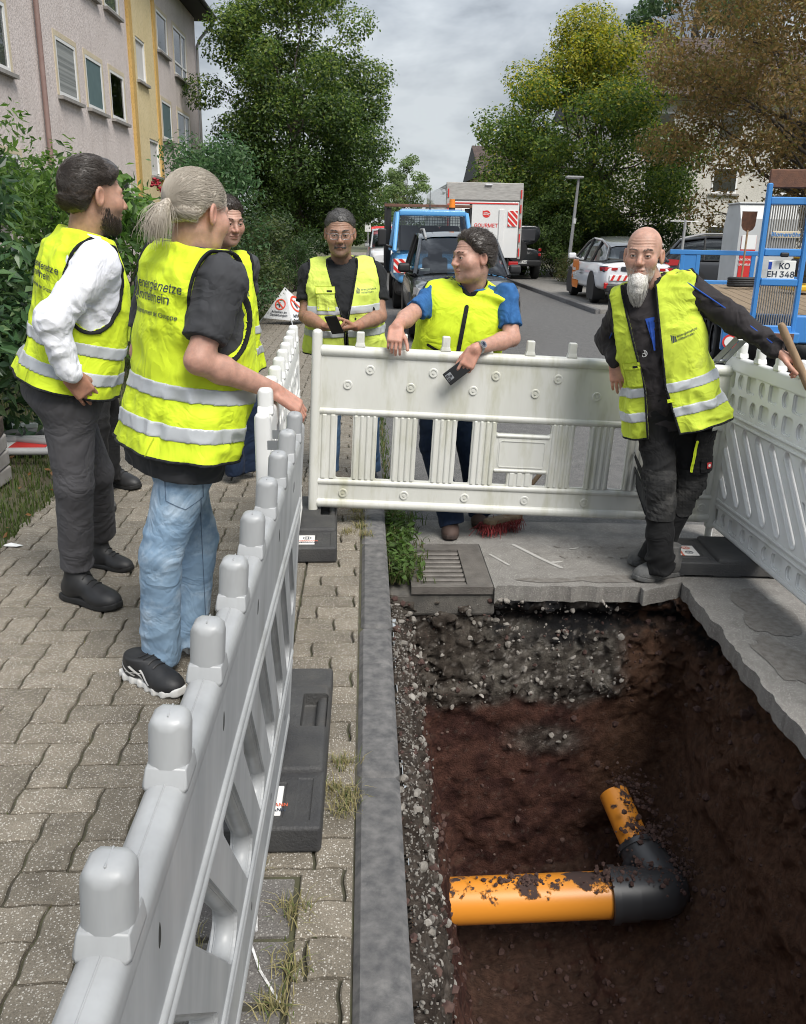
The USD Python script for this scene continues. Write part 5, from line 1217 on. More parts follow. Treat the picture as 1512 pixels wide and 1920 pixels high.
def ux(u, y, z):
    """The point at distance y and height z that lies under picture column u."""
    lo, hi = -12.0, 12.0
    for _ in range(50):
        m = (lo+hi)/2; q = np.array([m, y, z])-EYE
        if 756+1650*(q@IX)/(q@FW) < u: lo = m
        else: hi = m
    return np.array([(lo+hi)/2, y, z])
def shoe_at(P, base, heel, toe, z, **k):
    h, t = at(*heel, z=z), at(*toe, z=z); d = t-h; L = np.linalg.norm(d[:2]); k.setdefault('L', float(np.clip(L, .25, .33)))
    return build_shoe(P, base, h+unit(d)*0.088*k['L']/.29, d, **k)
def hang(b, i, back=False):
    """Lets an arm hang down, or puts the hand behind the back; returns its hand."""
    s = 1 if i == 0 else -1; V = lambda *q: b.B@np.array(q, float); S_ = b.S[i]
    if back: b.E[i] = S_+V(s*.03, -.12, -.29); b.W[i] = b.O+V(s*.075, -.20-.5*b.belly, .03); return hand_segs(b.W[i], V(-s*.85, -.05, -.45), V(0, -1, 0), V(0, 0, 1), 1.05, curl=(.4, .5, .3))
    b.E[i] = S_+V(s*.045, -.03, -.31); b.W[i] = b.E[i]+V(-s*.02, .08, -.26); return hand_segs(b.W[i], V(0, .15, -1), V(-s, 0, 0), V(0, 1, 0), 1.05, curl=(.35, .45, .3))
def under_foot(heel, toe, z, h):
    a, c = at(*heel, z=z), at(*toe, z=z); d = c-a; return a+unit(d)*.088*np.clip(np.linalg.norm(d[:2]), .25, .33)/.29+np.array([0, 0, h])
def logo_marks(): 
    a = sg.Polygon([(0, 0), (.05, 0), (.05, .045), (.012, .075)]); cuts = [sg.LineString([(-.02+.016*i, -.02), (.03+.016*i, .1)]).buffer(.0022) for i in range(5)]
    return a.difference(unary_union(cuts))
def beard_strands(P, base, b, hk, region, mat, n, ln, width, seed, sag=.25, lift=.25, name='beard', jaw=1.0, fat=0.0, nose=1.0):
    """Short hair on the lower face, where region(q) is true (head coordinates)."""
    v, fc = surface(lambda p: head_field((p-b.hc)@b.HB/hk, jaw, fat, nose)*hk, b.hc-.16, b.hc+.16, .006, 3.0)
    q = (v-b.hc)@b.HB/hk; m = region(q); nn_ = vnorm(v, fc)
    return strands(P, base, name, v[m], nn_[m], lambda p: np.tile(b.HB@np.array([0, .1, -1.0]), (len(p), 1)), n, ln, width, mat, seed, lift=lift, sag=sag)
def stub_col(strength, dark, low=-.045, front=True):
    def f(q, c):
        m = ss(-q[:, 2], .030, .055)*ss(q[:, 1], -.02, .02)*(np.linalg.norm(q[:, [0]]/.012, axis=1) > -1)
        lip = np.exp(-((q[:, 0]/.024)**2+((q[:, 2]+.064)/.012)**2)); m = m*(1-lip)*strength
        return c*(1-m[:, None])+np.asarray(dark)*m[:, None]
    return f
GROUP_TXT = [('energienetze', .026, .030), ('mittelrhein', .026, -.004), ('ein Unternehmen der Gruppe', .0135, -.045)]
def back_print(P, base, b, fld, z0, x0=0.0, s=1.0, par=None):
    lg = fine(sa.scale(logo_marks(), 1.15*s, 1.15*s, origin=(0, 0)), .015); lg.apply_translation([-.115*s, z0-.012, 0]); stick(P, base, b, fld, lg, (x0, 0), side=-1, parent=par)
    for t, h, dz in GROUP_TXT:
        m = txt(t, h*s); m.apply_translation([(-.05 if h > .02 else -.10)*s, z0+dz*s, 0]); stick(P, base, b, fld, m, (x0, 0), side=-1, parent=par)
def pocket(P, base, b, fld, x, z, w, h, mat, par):
    """A patch pocket with a flap and a small dark label on the chest of a vest."""
    for (a, c, dz, dw) in ((w, h, 0, .0), (w*1.06, h*.30, h*.38, .004)):
        m = fine(rr(-a/2, -c/2, a/2, c/2, .006), .016); m.apply_translation([0, dz, 0]); stick(P, base, b, fld, m, (x, z), side=1, mat=mat, name='pocket', lift=.006+dw, parent=par)
        rim = fine(rr(-a/2, -c/2, a/2, c/2, .006).difference(rr(-a/2+.0025, -c/2+.0025, a/2-.0025, c/2-.0025, .005)), .016); rim.apply_translation([0, dz, 0]); stick(P, base, b, fld, rim, (x, z), side=1, mat='seam', name='seam', lift=.0075+dw, parent=par)
    m = fine(sg.box(w*.08, -.004, w*.36, .006), .01); m.apply_translation([0, h*.33, 0]); stick(P, base, b, fld, m, (x, z), side=1, mat='vest_trim', name='pocket_tab', lift=.0125, parent=par)
fabric('seam', (0.38, 0.46, 0.02)); fabric('seam_dark', (.16, .20, .02)); fabric('knee', (.022, .022, .022), (.012, .012, .012), col3=(.055, .053, .05), c3scale=12., c3range=(.5, .75))
def seams(P, base, b, fld, par, xs=(-.17, .17), z0=-.04, z1=.30):
    for x in xs:
        stick(P, base, b, fld, fine(sg.LineString([(0, z0), (0, z1)]).buffer(.0016), .02), (x, 0), side=-1, mat='seam', name='seam', lift=.0045, parent=par)
def stickto(field, center, rt, upv, n, m, mat, name, lift, par):
    v = np.array(m.vertices); q = center+v[:, :1]*rt+v[:, 1:2]*upv+n*.12
    for _ in range(40): q = q-n*(np.clip(field(q)-lift, -.02, .05)*.75)[:, None]
    return obj(name, (q-base, np.array(m.faces)), mat, par)
TAN = (0.37, 0.222, 0.160); PINK = (0.41, 0.250, 0.195); DARK = (0.29, 0.172, 0.122)

# ------------------------------------------------ bearded man in the white shirt
base = np.array([-1.28, 3.80, 0.0])
P = thing('person', 'man with dark hair and beard in white shirt and yellow vest, hand in trouser pocket', 'person', base)
b = Body(at(120, 728, y=3.76), at(168, 452, y=3.78), (.87, .5, 0), at(176, 366, y=3.76), (.78, .62, -.08), build=1.10, belly=.035, k=1.06, shw=.195,
         elbows=[at(98, 598, y=3.46), None], wrists=[at(132, 702, y=3.50), None], knees=[at(138, 905, y=3.66), at(178, 885, y=3.98)], ankles=[under_foot((122, 1118), (228, 1146), 0, .205), under_foot((172, 1058), (246, 1072), 0, .205)])
hd = hand_segs(b.W[0], (.40, .42, -.82), (-.45, .88, 0.1), (.80, .10, .55), 1.06, curl=(.35, .3, .2), thumb=(.9, .3, .3))
hk = 1.12
hl_ = hang(b, 1); build_body(P, base, b, [hd, hl_], TAN, .35, head_col=stub_col(.55, (.09, .07, .06)), hk=hk)
def line1(q):
    z = np.abs(q[:, 0])
    return np.minimum(np.minimum(.062-q[:, 1]+.35*(q[:, 2]-.055)*0+np.clip(q[:, 2]-.06, 0, 1)*1.5, (q[:, 2]-(.036-1.0*np.clip(-q[:, 1]-.0, 0, .07)-.012))), .5)
def line1(q): return np.minimum(q[:, 2]-np.interp(q[:, 1], [-.12, -.05, -.015, .03, .06, .085], [-.075, -.06, .030, .035, .055, .088]), .105-q[:, 1])
hair_cap(P, base, b, hk, line1, 'hair_brown', thick=.012, n=6500, ln=.034, width=.0013, flow=lambda p: np.tile(b.HB@np.array([0, -.75, .25]), (len(p), 1)), extra=lambda q, d: d-.010*ss(q[:, 1], .0, .08)*ss(q[:, 2], .05, .09), freq=(95, 22, 60))
beard_strands(P, base, b, hk, lambda q: (q[:, 2] < -.036) & (q[:, 1] > -.0) & (q[:, 2] > -.125) & ~((np.abs(q[:, 0]) < .024) & (np.abs(q[:, 2]+.064) < .011)) & ((q[:, 2] < -.055-.35*(q[:, 1]-.04)) | (q[:, 1] < .03)), 'hair_brown', 3800, .022, .0015, 21)
brows(P, base, b, hk, 'hair_brown', 31)
build_shirt(P, base, b, 'shirt_white', long_=True, r=1.12, sr=.066, hem=.09, cuff='shirt_white', seed=5)
collar_ring(P, base, b, 'shirt_white', h=.058, r=.072, open_=.35)
fv, vest = build_vest(P, base, b, 'hivis', hem=.02, bands=(.105, .215), hole=(.230, .095, .118, .185), holez=.78, seed=12, flare=.045)
back_print(P, base, b, fv, b.L*.72); seams(P, base, b, fv, vest, (-.15, .12), .03, .09)
pocket(P, base, b, fv, .105, .335, .11, .13, 'hivis', vest)
build_trousers(P, base, b, 'chino_grey', r=1.10, seed=7, low=.060, amp=.007)
shoe_at(P, base, (122, 1118), (228, 1146), 0.0, high=.17, w=.054); shoe_at(P, base, (172, 1058), (246, 1072), 0.0, high=.17, w=.054)

# ------------------------------------------------ grey-haired man with the ponytail
base = np.array([-0.70, 3.05, 0.0])
P = thing('person', 'grey haired man with a ponytail in yellow vest and light blue jeans gripping the barrier', 'person', base)
b = Body(at(338, 812, y=3.10), at(366, 478, y=3.12), (.77, .64, 0), at(370, 399, y=3.10), (.58, .80, -.16), build=1.06, belly=.06, k=1.05, shw=.20,
         elbows=[at(372, 676, y=2.86), None], wrists=[at(516, 733, y=3.04), None], knees=[at(302, 1035, y=3.00), at(372, 1010, y=3.28)], ankles=[at(300, 1222, z=.09), at(352, 1190, z=.09)])
hd = hand_segs(b.W[0], (.80, .10, -.58), (-.55, .30, -.75), (.1, .95, .1), 1.05, curls=[(.45, .7, .5), (.5, .8, .5), (.55, .85, .5), (.6, .9, .5)], thumb=(.75, .45, .45))
hk = 1.05
hl_ = hang(b, 1); build_body(P, base, b, [hd, hl_], PINK, .55, hk=hk, arm_r=1.06, fat=.004)
def line2(q): return np.minimum(q[:, 2]-np.interp(q[:, 1], [-.13, -.06, -.03, .0, .045, .085], [-.045, -.040, .010, .034, .034, .072]), .098-q[:, 1])
tie = np.array([0, -.118, .012])
def flow2(p):
    d = (b.hc+b.HB@(tie*hk))-p; return d/np.linalg.norm(d, axis=1, keepdims=True)
hair_cap(P, base, b, hk, line2, 'hair_grey', thick=.009, n=8500, ln=.075, width=.0011, flow=flow2, freq=(120, 30, 80), groove=.0022, lift=.05)
tail = b.hc+np.array([b.HB@(np.array(t_)*hk) for t_ in ((0, -.105, .016), (0, -.126, .004), (0, -.146, -.022), (0, -.158, -.058), (0, -.160, -.095))])
pt = obj('ponytail', sub((lambda m: (m[0]+(meshkit.noise(m[0]*np.array([160, 160, 25.]), 4)-.5)[:, None]*.006, m[1]))(tube_vf(np.vstack([np.array([np.interp(np.linspace(0, 4, 17), range(5), tail[:, i]) for i in range(3)]).T]), np.interp(np.linspace(0, 4, 17), range(5), [.012, .017, .026, .025, .008]), 24)), base), 'hair_grey', P, smooth=True)
g = np.random.default_rng(4); pts = []; cnt = []; wd = []
for k in range(900):
    o = g.normal(size=3)*np.array([.012, .010, .010]); off = np.array([0, .35, 1.0, 1.5, 1.6]); s_ = g.uniform(.5, 1.25)
    w = tail+(o[None]*off[:, None])*1.0; w[-1] = w[-2]+(w[-1]-w[-2])*s_
    pts.append(w-base); cnt.append(5); wd += [.0011, .0012, .0012, .001, .0004]
curves('hair_strand', np.vstack(pts), cnt, wd, 'hair_grey_strand', pt)
obj('hair_tie', cyl(tail[0]-base+(tail[1]-tail[0])*.2, tail[0]-base+(tail[1]-tail[0])*.55, .0165, n=16), 'polo_grey', pt, smooth=40)
build_shirt(P, base, b, 'polo_grey', sleeve=.74, hem=-.135, sr=.070, seed=8)
collar_ring(P, base, b, 'polo_grey', h=.040, r=.070, open_=.4)
fv, vest = build_vest(P, base, b, 'hivis', hem=-.055, bands=(.045, .175), bw=.026, hole=(.235, .10, .120, .185), holez=.79, seed=3, flare=.030)
back_print(P, base, b, fv, b.L*.745, x0=-.012, s=1.12); seams(P, base, b, fv, vest, (-.10, .13), -.045, .015)
ftr, tr = build_trousers(P, base, b, 'jeans_light', r=1.04, seed=9, low=.066, amp=.011, waist=-.02, hipf=.2)
pc_ = at(345, 905, y=2.98); n_ = unit((EYE-pc_)*[1, 1, 0]); rt_ = np.array([-n_[1], n_[0], 0])
fabric('stitch', (.10, .15, .22))
pk = sg.Polygon([(-.065, .075), (.065, .075), (.065, -.05), (0, -.085), (-.065, -.05)]); stickto(ftr, pc_, rt_, np.array([0, 0, 1.0]), n_, fine(pk.difference(pk.buffer(-.0025)), .015), 'stitch', 'pocket_seam', .002, tr)
stickto(ftr, pc_+[0, 0, -.30], rt_, np.array([0, 0, 1.0]), n_, fine(sg.LineString([(.055, .25), (.05, -.52)]).buffer(.0014), .02), 'stitch', 'side_seam', .002, tr)
for sh_h, sh_t in (((238, 1262), (340, 1308)), ((325, 1205), (428, 1240))):
    sh, up, B_, kk = shoe_at(P, base, sh_h, sh_t, 0.0, mat='boot_black', sole='sole_white', high=.05, w=.052, lace='boot_black', tread=True)
    pos = at(*sh_h, z=0.0); d_ = at(*sh_t, z=0.0)-pos; pos = pos+unit(d_)*.088*kk
    for (y0, z0, y1, z1, w_) in ((-.055, .075, .015, .040, .009), (.0, .078, .060, .036, .010), (.045, .072, .10, .034, .009), (-.03, .048, .05, .060, .008)):
        a = np.linspace(0, 1, 9)[:, None]; ln_ = np.c_[np.full(9, .11), (y0+(y1-y0)*a)[:, 0], (z0+(z1-z0)*a)[:, 0]]
        rows = []
        for o in (-w_/2, w_/2):
            q = ln_+np.array([0, o, o*.6])
            for _ in range(30): q[:, 0] -= np.clip(up(q@B_.T*kk+pos)-.0015, -.02, .05)*.8
            rows.append(q@B_.T*kk+pos-base)
        V = np.vstack(rows); i = np.arange(8); F_ = np.vstack([np.stack([i, i+1, i+10], 1), np.stack([i, i+10, i+9], 1)])
        obj('stripe', (V, F_), 'sole_white', sh)

# ------------------------------------------------ third man of the left group, facing the road
base = np.array([-0.92, 5.75, 0.0])
P = thing('person', 'short haired man in grey shirt and open yellow vest, half hidden behind the ponytail man', 'person', base)
b = Body(at(420, 668, y=5.76), at(404, 482, y=5.74), (.50, -.86, 0), at(425, 414, y=5.70), (.62, -.76, -.22), build=1.02, belly=.04, k=1.08, shw=.20,
         elbows=[at(352, 600, y=5.7), at(492, 585, y=5.98)], wrists=[at(372, 640, y=5.5), at(478, 610, y=5.85)], knees=[ux(432, 5.70, .50), ux(470, 5.80, .50)], ankles=[ux(440, 5.72, .10), ux(466, 5.85, .10)])
hs_ = [hang(b, 0, True), hang(b, 1, True)]
hk = 1.12
build_body(P, base, b, hs_, PINK, .55, head_col=stub_col(.42, (.12, .08, .065)), hk=hk, fat=.006, jaw=1.08)
def line3(q): return np.minimum(q[:, 2]-np.interp(q[:, 1], [-.12, -.05, -.015, .03, .06, .085], [-.07, -.05, .030, .040, .062, .090]), .104-q[:, 1])
hair_cap(P, base, b, hk, line3, 'hair_brown', thick=.012, n=2000, ln=.026, width=.0018, flow=lambda p: np.tile(b.HB@np.array([0, .2, .9]), (len(p), 1)), lift=.4)
brows(P, base, b, hk, 'hair_brown', 33)
build_shirt(P, base, b, 'tee_grey', hem=-.12, seed=6)
fv, vest = build_vest(P, base, b, 'hivis', hem=-.10, bands=(.03, .17), opening='v', vdepth=.80, vtop=.085, vbot=.012, seed=6, flare=.03)
pocket(P, base, b, fv, .13, .28, .11, .13, 'hivis', vest)
lg = fine(sa.scale(logo_marks(), .5, .5, origin=(0, 0)), .012); stick(P, base, b, fv, lg, (-.115, b.L*.62), side=1)
build_trousers(P, base, b, 'jeans_dark', r=1.02, seed=3)
shoe_at(P, base, (432, 870), (462, 905), 0.0, high=.06); shoe_at(P, base, (458, 862), (492, 888), 0.0, high=.06)

# ------------------------------------------------ fourth man, almost hidden behind the bearded man
base = np.array([-1.62, 5.30, 0.0])
P = thing('person', 'man in dark work trousers and boots standing hidden behind the bearded man', 'person', base)
b = Body(at(176, 700, y=5.42), at(166, 455, y=5.36), (.9, .2, 0), at(163, 384, y=5.36), (.9, .2, -.1), build=.98, k=1.06,
         elbows=[at(170, 590, y=5.2), None], wrists=[None, None], knees=[ux(180, 5.14, .52), ux(200, 5.62, .52)], ankles=[at(176, 928, z=.11), at(203, 890, z=.11)])
hs_ = [hang(b, 0), hang(b, 1)]
build_body(P, base, b, hs_, TAN, .3, hk=1.06)
hair_cap(P, base, b, 1.06, line3, 'hair_brown', thick=.012, n=900, ln=.02, width=.0018)
build_shirt(P, base, b, 'tee_black', hem=-.1, seed=4)
build_trousers(P, base, b, 'work_black', r=1.05, seed=13, low=.068)
shoe_at(P, base, (162, 940), (217, 966), 0.0, mat='boot_grey', high=.13); shoe_at(P, base, (192, 905), (268, 920), 0.0, high=.13)

# ------------------------------------------------ man with moustache and spectacles holding a phone
base = np.array([-0.16, 5.80, 0.0])
P = thing('person', 'man with moustache and spectacles in pale yellow vest holding a phone', 'person', base)
b = Body(ux(648, 5.84, .97), at(641, 490, y=5.80), (.05, -1, 0), at(638, 437, y=5.72), (.02, -.97, -.16), build=1.13, belly=.055, k=1.07, shw=.215,
         shoulders=[at(583, 516, y=5.82), at(702, 514, y=5.82)], elbows=[at(574, 592, y=5.74), at(712, 592, y=5.74)], wrists=[at(606, 612, y=5.50), at(668, 612, y=5.50)],
         knees=[ux(618, 5.78, .50), ux(690, 5.80, .50)], ankles=[ux(618, 5.80, .10), ux(694, 5.82, .10)])
hk = 1.08
h0 = hand_segs(b.W[0], (.86, -.34, -.12), (.10, .25, .90), (-.1, -.80, .3), 1.07, curl=(.45, .6, .4), thumb=(.8, .35, .55)); h1 = hand_segs(b.W[1], (-.86, -.30, -.10), (-.10, .25, .90), (.1, -.80, .3), 1.07, curl=(.45, .6, .4), thumb=(.8, .35, .55))
build_body(P, base, b, [h0, h1], DARK, .3, hk=hk, fat=.004, jaw=1.06, arm_r=1.10, head_col=stub_col(.30, (.13, .11, .10)))
def line5(q): return np.minimum(q[:, 2]-np.interp(q[:, 1], [-.12, -.05, -.015, .03, .06, .085], [-.06, -.04, .030, .045, .070, .082]), .108-q[:, 1])
hair_cap(P, base, b, hk, line5, 'hair_dark', thick=.009, n=5000, ln=.018, width=.0013, flow=lambda p: np.tile(b.HB@np.array([.3, .2, .9]), (len(p), 1)), lift=.35)
brows(P, base, b, hk, 'hair_dark', 35, n=80)
beard_strands(P, base, b, hk, lambda q: (np.abs(q[:, 0]) < .034) & (q[:, 2] < -.0405-.10*np.abs(q[:, 0])) & (q[:, 2] > -.056-.45*np.clip(np.abs(q[:, 0])-.014, 0, 1)) & (q[:, 1] > .075), 'hair_dark', 1500, .011, .0016, 41, name='moustache', jaw=1.06, fat=.004)
gl = UsdGeom.Xform.Define(stage, fresh(path_of(P), 'spectacles')).GetPrim()
for sx in (-1, 1):
    a = np.linspace(0, 2*np.pi, 25); rim = np.c_[sx*.033+.0255*np.sign(np.cos(a))*np.abs(np.cos(a))**.7, np.full(25, .112)-.10*(np.abs(np.c_[sx*.033+.0255*np.cos(a)][:, 0])**1.6)*2, .0005+.0165*np.sign(np.sin(a))*np.abs(np.sin(a))**.7]
    W_ = (rim*hk)@b.HB.T+b.hc-base
    obj('rim', tube(np.vstack([W_, W_[:1]]), .0016, 6, cap=False), 'frame_metal', gl, smooth=True)
    lens = trimesh.Trimesh(np.vstack([W_[:-1], W_[:-1].mean(0)]), [[i, (i+1) % 24, 24] for i in range(24)], process=False); obj('lens', lens, 'spectacle', gl)
    tp = np.array([[sx*.060, .098, .008], [sx*.078, .06, .010], [sx*.083, .0, .012], [sx*.083, -.02, .0]])*hk; obj('temple', tube(tp@b.HB.T+b.hc-base, .0017, 6), 'frame_metal', gl, smooth=True)
obj('bridge', tube((np.array([[-.010, .113, .005], [0, .117, .009], [.010, .113, .005]])*hk)@b.HB.T+b.hc-base, .0015, 6), 'frame_metal', gl)
build_shirt(P, base, b, 'tee_black', sleeve=.64, hem=-.10, sr=.069, seed=10, r=1.04)
fv, vest = build_vest(P, base, b, 'hivis_pale', hem=-.10, bands=(.05, .20), opening='v', vdepth=.76, vtop=.090, vbot=.004, hole=(.268, .090, .110, .17), seed=21, flare=.025)
pocket(P, base, b, fv, .115, b.L*.58, .115, .14, 'hivis_pale', vest)
lg = fine(sa.scale(logo_marks(), .5, .5, origin=(0, 0)), .012); stick(P, base, b, fv, lg, (-.075, b.L*.635), side=1)
for t, dz in (('energienetze', .014), ('mittelrhein', -.002)):
    m = txt(t, .0115); m.apply_translation([.032, dz, 0]); stick(P, base, b, fv, m, (-.075, b.L*.635), side=1)
build_trousers(P, base, b, 'jeans_blue', r=1.06, seed=23)
shoe_at(P, base, (612, 892), (610, 918), 0.0, high=.06); shoe_at(P, base, (690, 892), (694, 918), 0.0, high=.06)
fw_ = unit([0, -.55, .35]); pc = at(627, 609, y=5.40)
ph = obj('smartphone', rbox(0, 0, 0, .078, .150, .010, .004), 'phone', None, label='black smartphone held in both hands by the man with spectacles', cat='phone')
UsdGeom.Xformable(ph).AddTransformOp().Set(Gf.Matrix4d(*[float(x) for x in frame(pc, unit([.93, -.30, .12]), unit(np.cross(unit([.1, .75, .65]), unit([.93, -.30, .12]))), unit([.1, .75, .65])).T.ravel()]))

# ------------------------------------------------ man in blue shirt leaning on the front panel
base = np.array([0.52, 5.10, -0.10])
P = thing('person', 'man in blue shirt and zipped yellow vest leaning on the white barrier', 'person', base)
b = Body(ux(848, 5.28, .84), at(884, 540, y=5.12), (-.10, -.98, 0), at(887, 482, y=5.06), (-.90, -.42, -.06), build=1.26, belly=.05, k=1.06, shw=.24,
         shoulders=[at(812, 556, y=5.12), at(950, 552, y=5.06)], elbows=[at(768, 592, y=4.98), at(960, 634, y=4.96)], wrists=[at(744, 612, y=4.83), at(890, 654, y=4.755)],
         knees=[ux(812, 5.10, .42), ux(880, 5.14, .42)], ankles=[at(846, 972, z=0.0), at(900, 952, z=0.0)])
hk = 1.10
h0 = hand_segs(b.W[0], (-.12, -.62, -.66), (.0, .60, -.75), (.95, -.1, -.1), 1.06, curls=[(.5, .6, .4), (.6, .7, .4), (.7, .7, .5), (.8, .8, .5)], thumb=(.75, .55, .2))
h1 = hand_segs(b.W[1], (-.40, -.18, -.88), (-.15, .95, -.10), (-.85, -.05, .40), 1.06, curls=[(.25, .35, .2), (.55, .7, .4), (.6, .8, .4), (.65, .8, .5)], thumb=(.85, .25, .25))
build_body(P, base, b, [h0, h1], PINK, .5, hk=hk, fat=.012, jaw=1.12, arm_r=1.12, head_col=stub_col(.15, (.14, .10, .09)), neck_r=.066)
def line6(q): return np.minimum(q[:, 2]-np.interp(q[:, 1], [-.12, -.06, -.03, -.005, .025, .05, .072], [-.062, -.055, -.02, .002, .024, .058, .098]), .080-q[:, 1])
hair_cap(P, base, b, hk, line6, 'hair_brown', thick=.015, n=6500, ln=.030, width=.0014, flow=lambda p: np.tile(b.HB@np.array([.1, -.9, .2]), (len(p), 1)), freq=(60, 26, 60), groove=.007, lift=.16)
brows(P, base, b, hk, 'hair_brown', 37)
build_shirt(P, base, b, 'tee_blue', sleeve=.72, hem=-.06, sr=.063, seed=14, r=1.02)
fv, vest = build_vest(P, base, b, 'hivis', hem=-.12, bands=(.02,), opening='zip', hole=(.312, .085, .105, .16), holez=.80, seed=31, flare=.015, amp=.010)
def strip(poly, at_, mat, name, lift=.004): 
    m = fine(poly, .014); stick(P, base, b, fv, m, at_, side=1, mat=mat, name=name, lift=lift, parent=vest)
strip(sg.LineString([(0, -.14), (.006, .2), (-.004, .46)]).buffer(.012), (0.0, 0), 'vest_trim', 'zip', .005)
strip(sg.LineString([(-.055, .012), (.055, -.012)]).buffer(.009), (.115, .205), 'vest_trim', 'pocket_zip', .005); strip(sg.LineString([(.035, -.008), (.022, -.045)]).buffer(.0045), (.115, .205), 'vest_trim', 'zip_pull', .006)
for dx in (0, .062):
    strip(sg.Point(0, 0).buffer(.020).difference(sg.Point(0, 0).buffer(.0165)).union(sg.LineString([(-.012, -.008), (-.012, .008), (0, -.002), (.012, .008), (.012, -.008)]).buffer(.0016)), (-.125-dx, .285), 'seam_dark', 'badge')
for i, t in enumerate(('EDMUND HERRMANN', 'RUDOLF HERRMANN')):
    m = centred(txt(t, .0105, True)); m.apply_translation([0, -.040-.019*i, 0]); stick(P, base, b, fv, m, (-.155, .285), side=1, mat='seam_dark')
collar_ring(P, base, b, 'hivis', h=.082, r=.084, open_=.28, fold=False, up=1.0)
collar_ring(P, base, b, 'vest_trim', h=.078, r=.079, open_=.22, fold=False, name='collar_lining')
for s_ in (0, 1):
    S_ = b.S[s_]; a = b.O+b.B@np.array([(.085 if s_ == 0 else -.085), -.02, b.L*.985]); c = S_+(a-S_)*.12
    garment(P, base, 'shoulder_panel', lambda p: np.maximum(fv(p, .004), s_cone(p, a+b.B@np.array([0, -.01, .03]), c+b.B@np.array([0, -.01, .035]), .036, .045)), [a, c], .09, .0055, 'vest_trim', parent=vest)
build_trousers(P, base, b, 'jeans_dark', r=1.05, seed=27, low=.066)
shoe_at(P, base, (846, 985), (842, 1034), -.10, mat='boot_brown', sole='sole_brown', high=.06, L=.30); shoe_at(P, base, (905, 965), (890, 1018), -.10, mat='boot_brown', sole='sole_brown', high=.06, L=.30)
# watch
w_, e_ = b.W[1], np.asarray(b.E[1]); d = unit(e_-w_); wc = w_+d*.035; out = unit(np.array([-.1, -1, .35])-d*(d@np.array([-.1, -1, .35]))); sd = np.cross(d, out)
wt = UsdGeom.Xform.Define(stage, fresh(path_of(P), 'wristwatch')).GetPrim()
a = np.linspace(0, 2*np.pi, 33); ring = wc+.0355*(np.cos(a)[:, None]*out+np.sin(a)[:, None]*sd)
V = np.vstack([ring-d*.010-base, ring+d*.010-base]); i = np.arange(32); obj('strap', (V, np.vstack([np.stack([i, i+1, i+34], 1), np.stack([i, i+34, i+33], 1)])), 'steel', wt, smooth=True)
obj('case', cyl(wc+out*.030-base, wc+out*.044-base, .021, n=28), 'steel', wt, smooth=30); obj('dial', cyl(wc+out*.040-base, wc+out*.0448-base, .0175, n=28), 'dial', wt, smooth=30) if 'dial' in MATS else None
M('dial', (.01, .015, .03), .15); obj('dial', cyl(wc+out*.040-base, wc+out*.0448-base, .0172, n=28), 'dial', wt, smooth=30)
for k in range(12): q = wc+out*.0452+.0135*(math.cos(k*math.pi/6)*d+math.sin(k*math.pi/6)*sd); obj('index', cyl(q-base, q+out*.0004-base, .0014, n=6), 'label_white', wt)
pc = at(850, 703, y=4.735); lx = unit(at(872, 690, y=4.74)-at(838, 716, y=4.73)); nz = unit(np.array([.1, -1, .15])-lx*(lx@np.array([.1, -1, .15]))); ly = np.cross(nz, lx)
ph = thing('smartphone', 'black smartphone with triple camera hanging from the hand of the man in blue', 'phone', mat4=frame(pc+lx*.030, lx, ly, nz))
obj('case', rbox(0, 0, 0, .150, .076, .010, .0045), 'phone', ph, smooth=40)
obj('camera_bump', rbox(-.052, 0.004, .0055, .036, .040, .004, .0018), 'steel', ph)
for q in ((-.060, -.006), (-.060, .013), (-.044, .004)): obj('lens', cyl((q[0], q[1], .006), (q[0], q[1], .0095), .0085, n=18), 'lens', ph, smooth=30)

# ------------------------------------------------ bald man at the corner of the pit
base = np.array([1.48, 4.35, -0.10])
P = thing('person', 'bald man with long white beard in dirty yellow vest leaning on the barrier corner', 'person', base)
b = Body(at(1262, 765, y=4.44), at(1222, 532, y=4.46), (-.33, -.94, 0), at(1207, 478, y=4.42), (-.42, -.90, -.06), (.02, 0, 1), build=1.05, belly=.012, k=1.05, shw=.20,
         shoulders=[at(1172, 566, y=4.47), at(1283, 536, y=4.38)], elbows=[at(1140, 636, y=4.70), at(1378, 598, y=4.24)], wrists=[at(1157, 676, y=4.50), at(1456, 656, y=4.06)],
         knees=[at(1238, 905, y=4.32), at(1296, 900, y=4.46)], ankles=[at(1238, 1062, z=-.02), at(1228, 1040, z=-.02)])
hk = 1.07
h0 = hand_segs(b.W[0], (.10, -.22, -.95), (.35, .90, -.1), (.92, -.25, .12), 1.06, curls=[(.2, .35, .2), (.25, .4, .25), (.3, .45, .3), (.35, .5, .3)], thumb=(.72, .55, .30))
h1 = hand_segs(b.W[1], (.80, -.22, -.42), (-.30, .15, -.90), (.15, -.92, .05), 1.06, curls=[(.55, .7, .4), (.6, .8, .5), (.65, .8, .5), (.7, .8, .5)], thumb=(.8, .45, .35))
def bald_col(q, c):
    top = ss(q[:, 2], .05, .10)[:, None]; c = c*(1-top*.35)+np.array([.50, .29, .225])*top*.35
    m = ss(-q[:, 2], .030, .05)*ss(q[:, 1], -.01, .03)*.45; lip = np.exp(-((q[:, 0]/.024)**2+((q[:, 2]+.064)/.010)**2)); m = m*(1-lip)
    side = ss(np.abs(q[:, 0]), .06, .075)*ss(.04-q[:, 2], 0, .02)*ss(q[:, 2], -.08, -.05)*(q[:, 1] > .0)*.25
    m = np.clip(m+side, 0, .6)[:, None]
    return c*(1-m)+np.array([.34, .27, .23])*m
build_body(P, base, b, [h0, h1], (.40, .245, .185), .5, head_col=bald_col, hk=hk, arm_r=1.0)
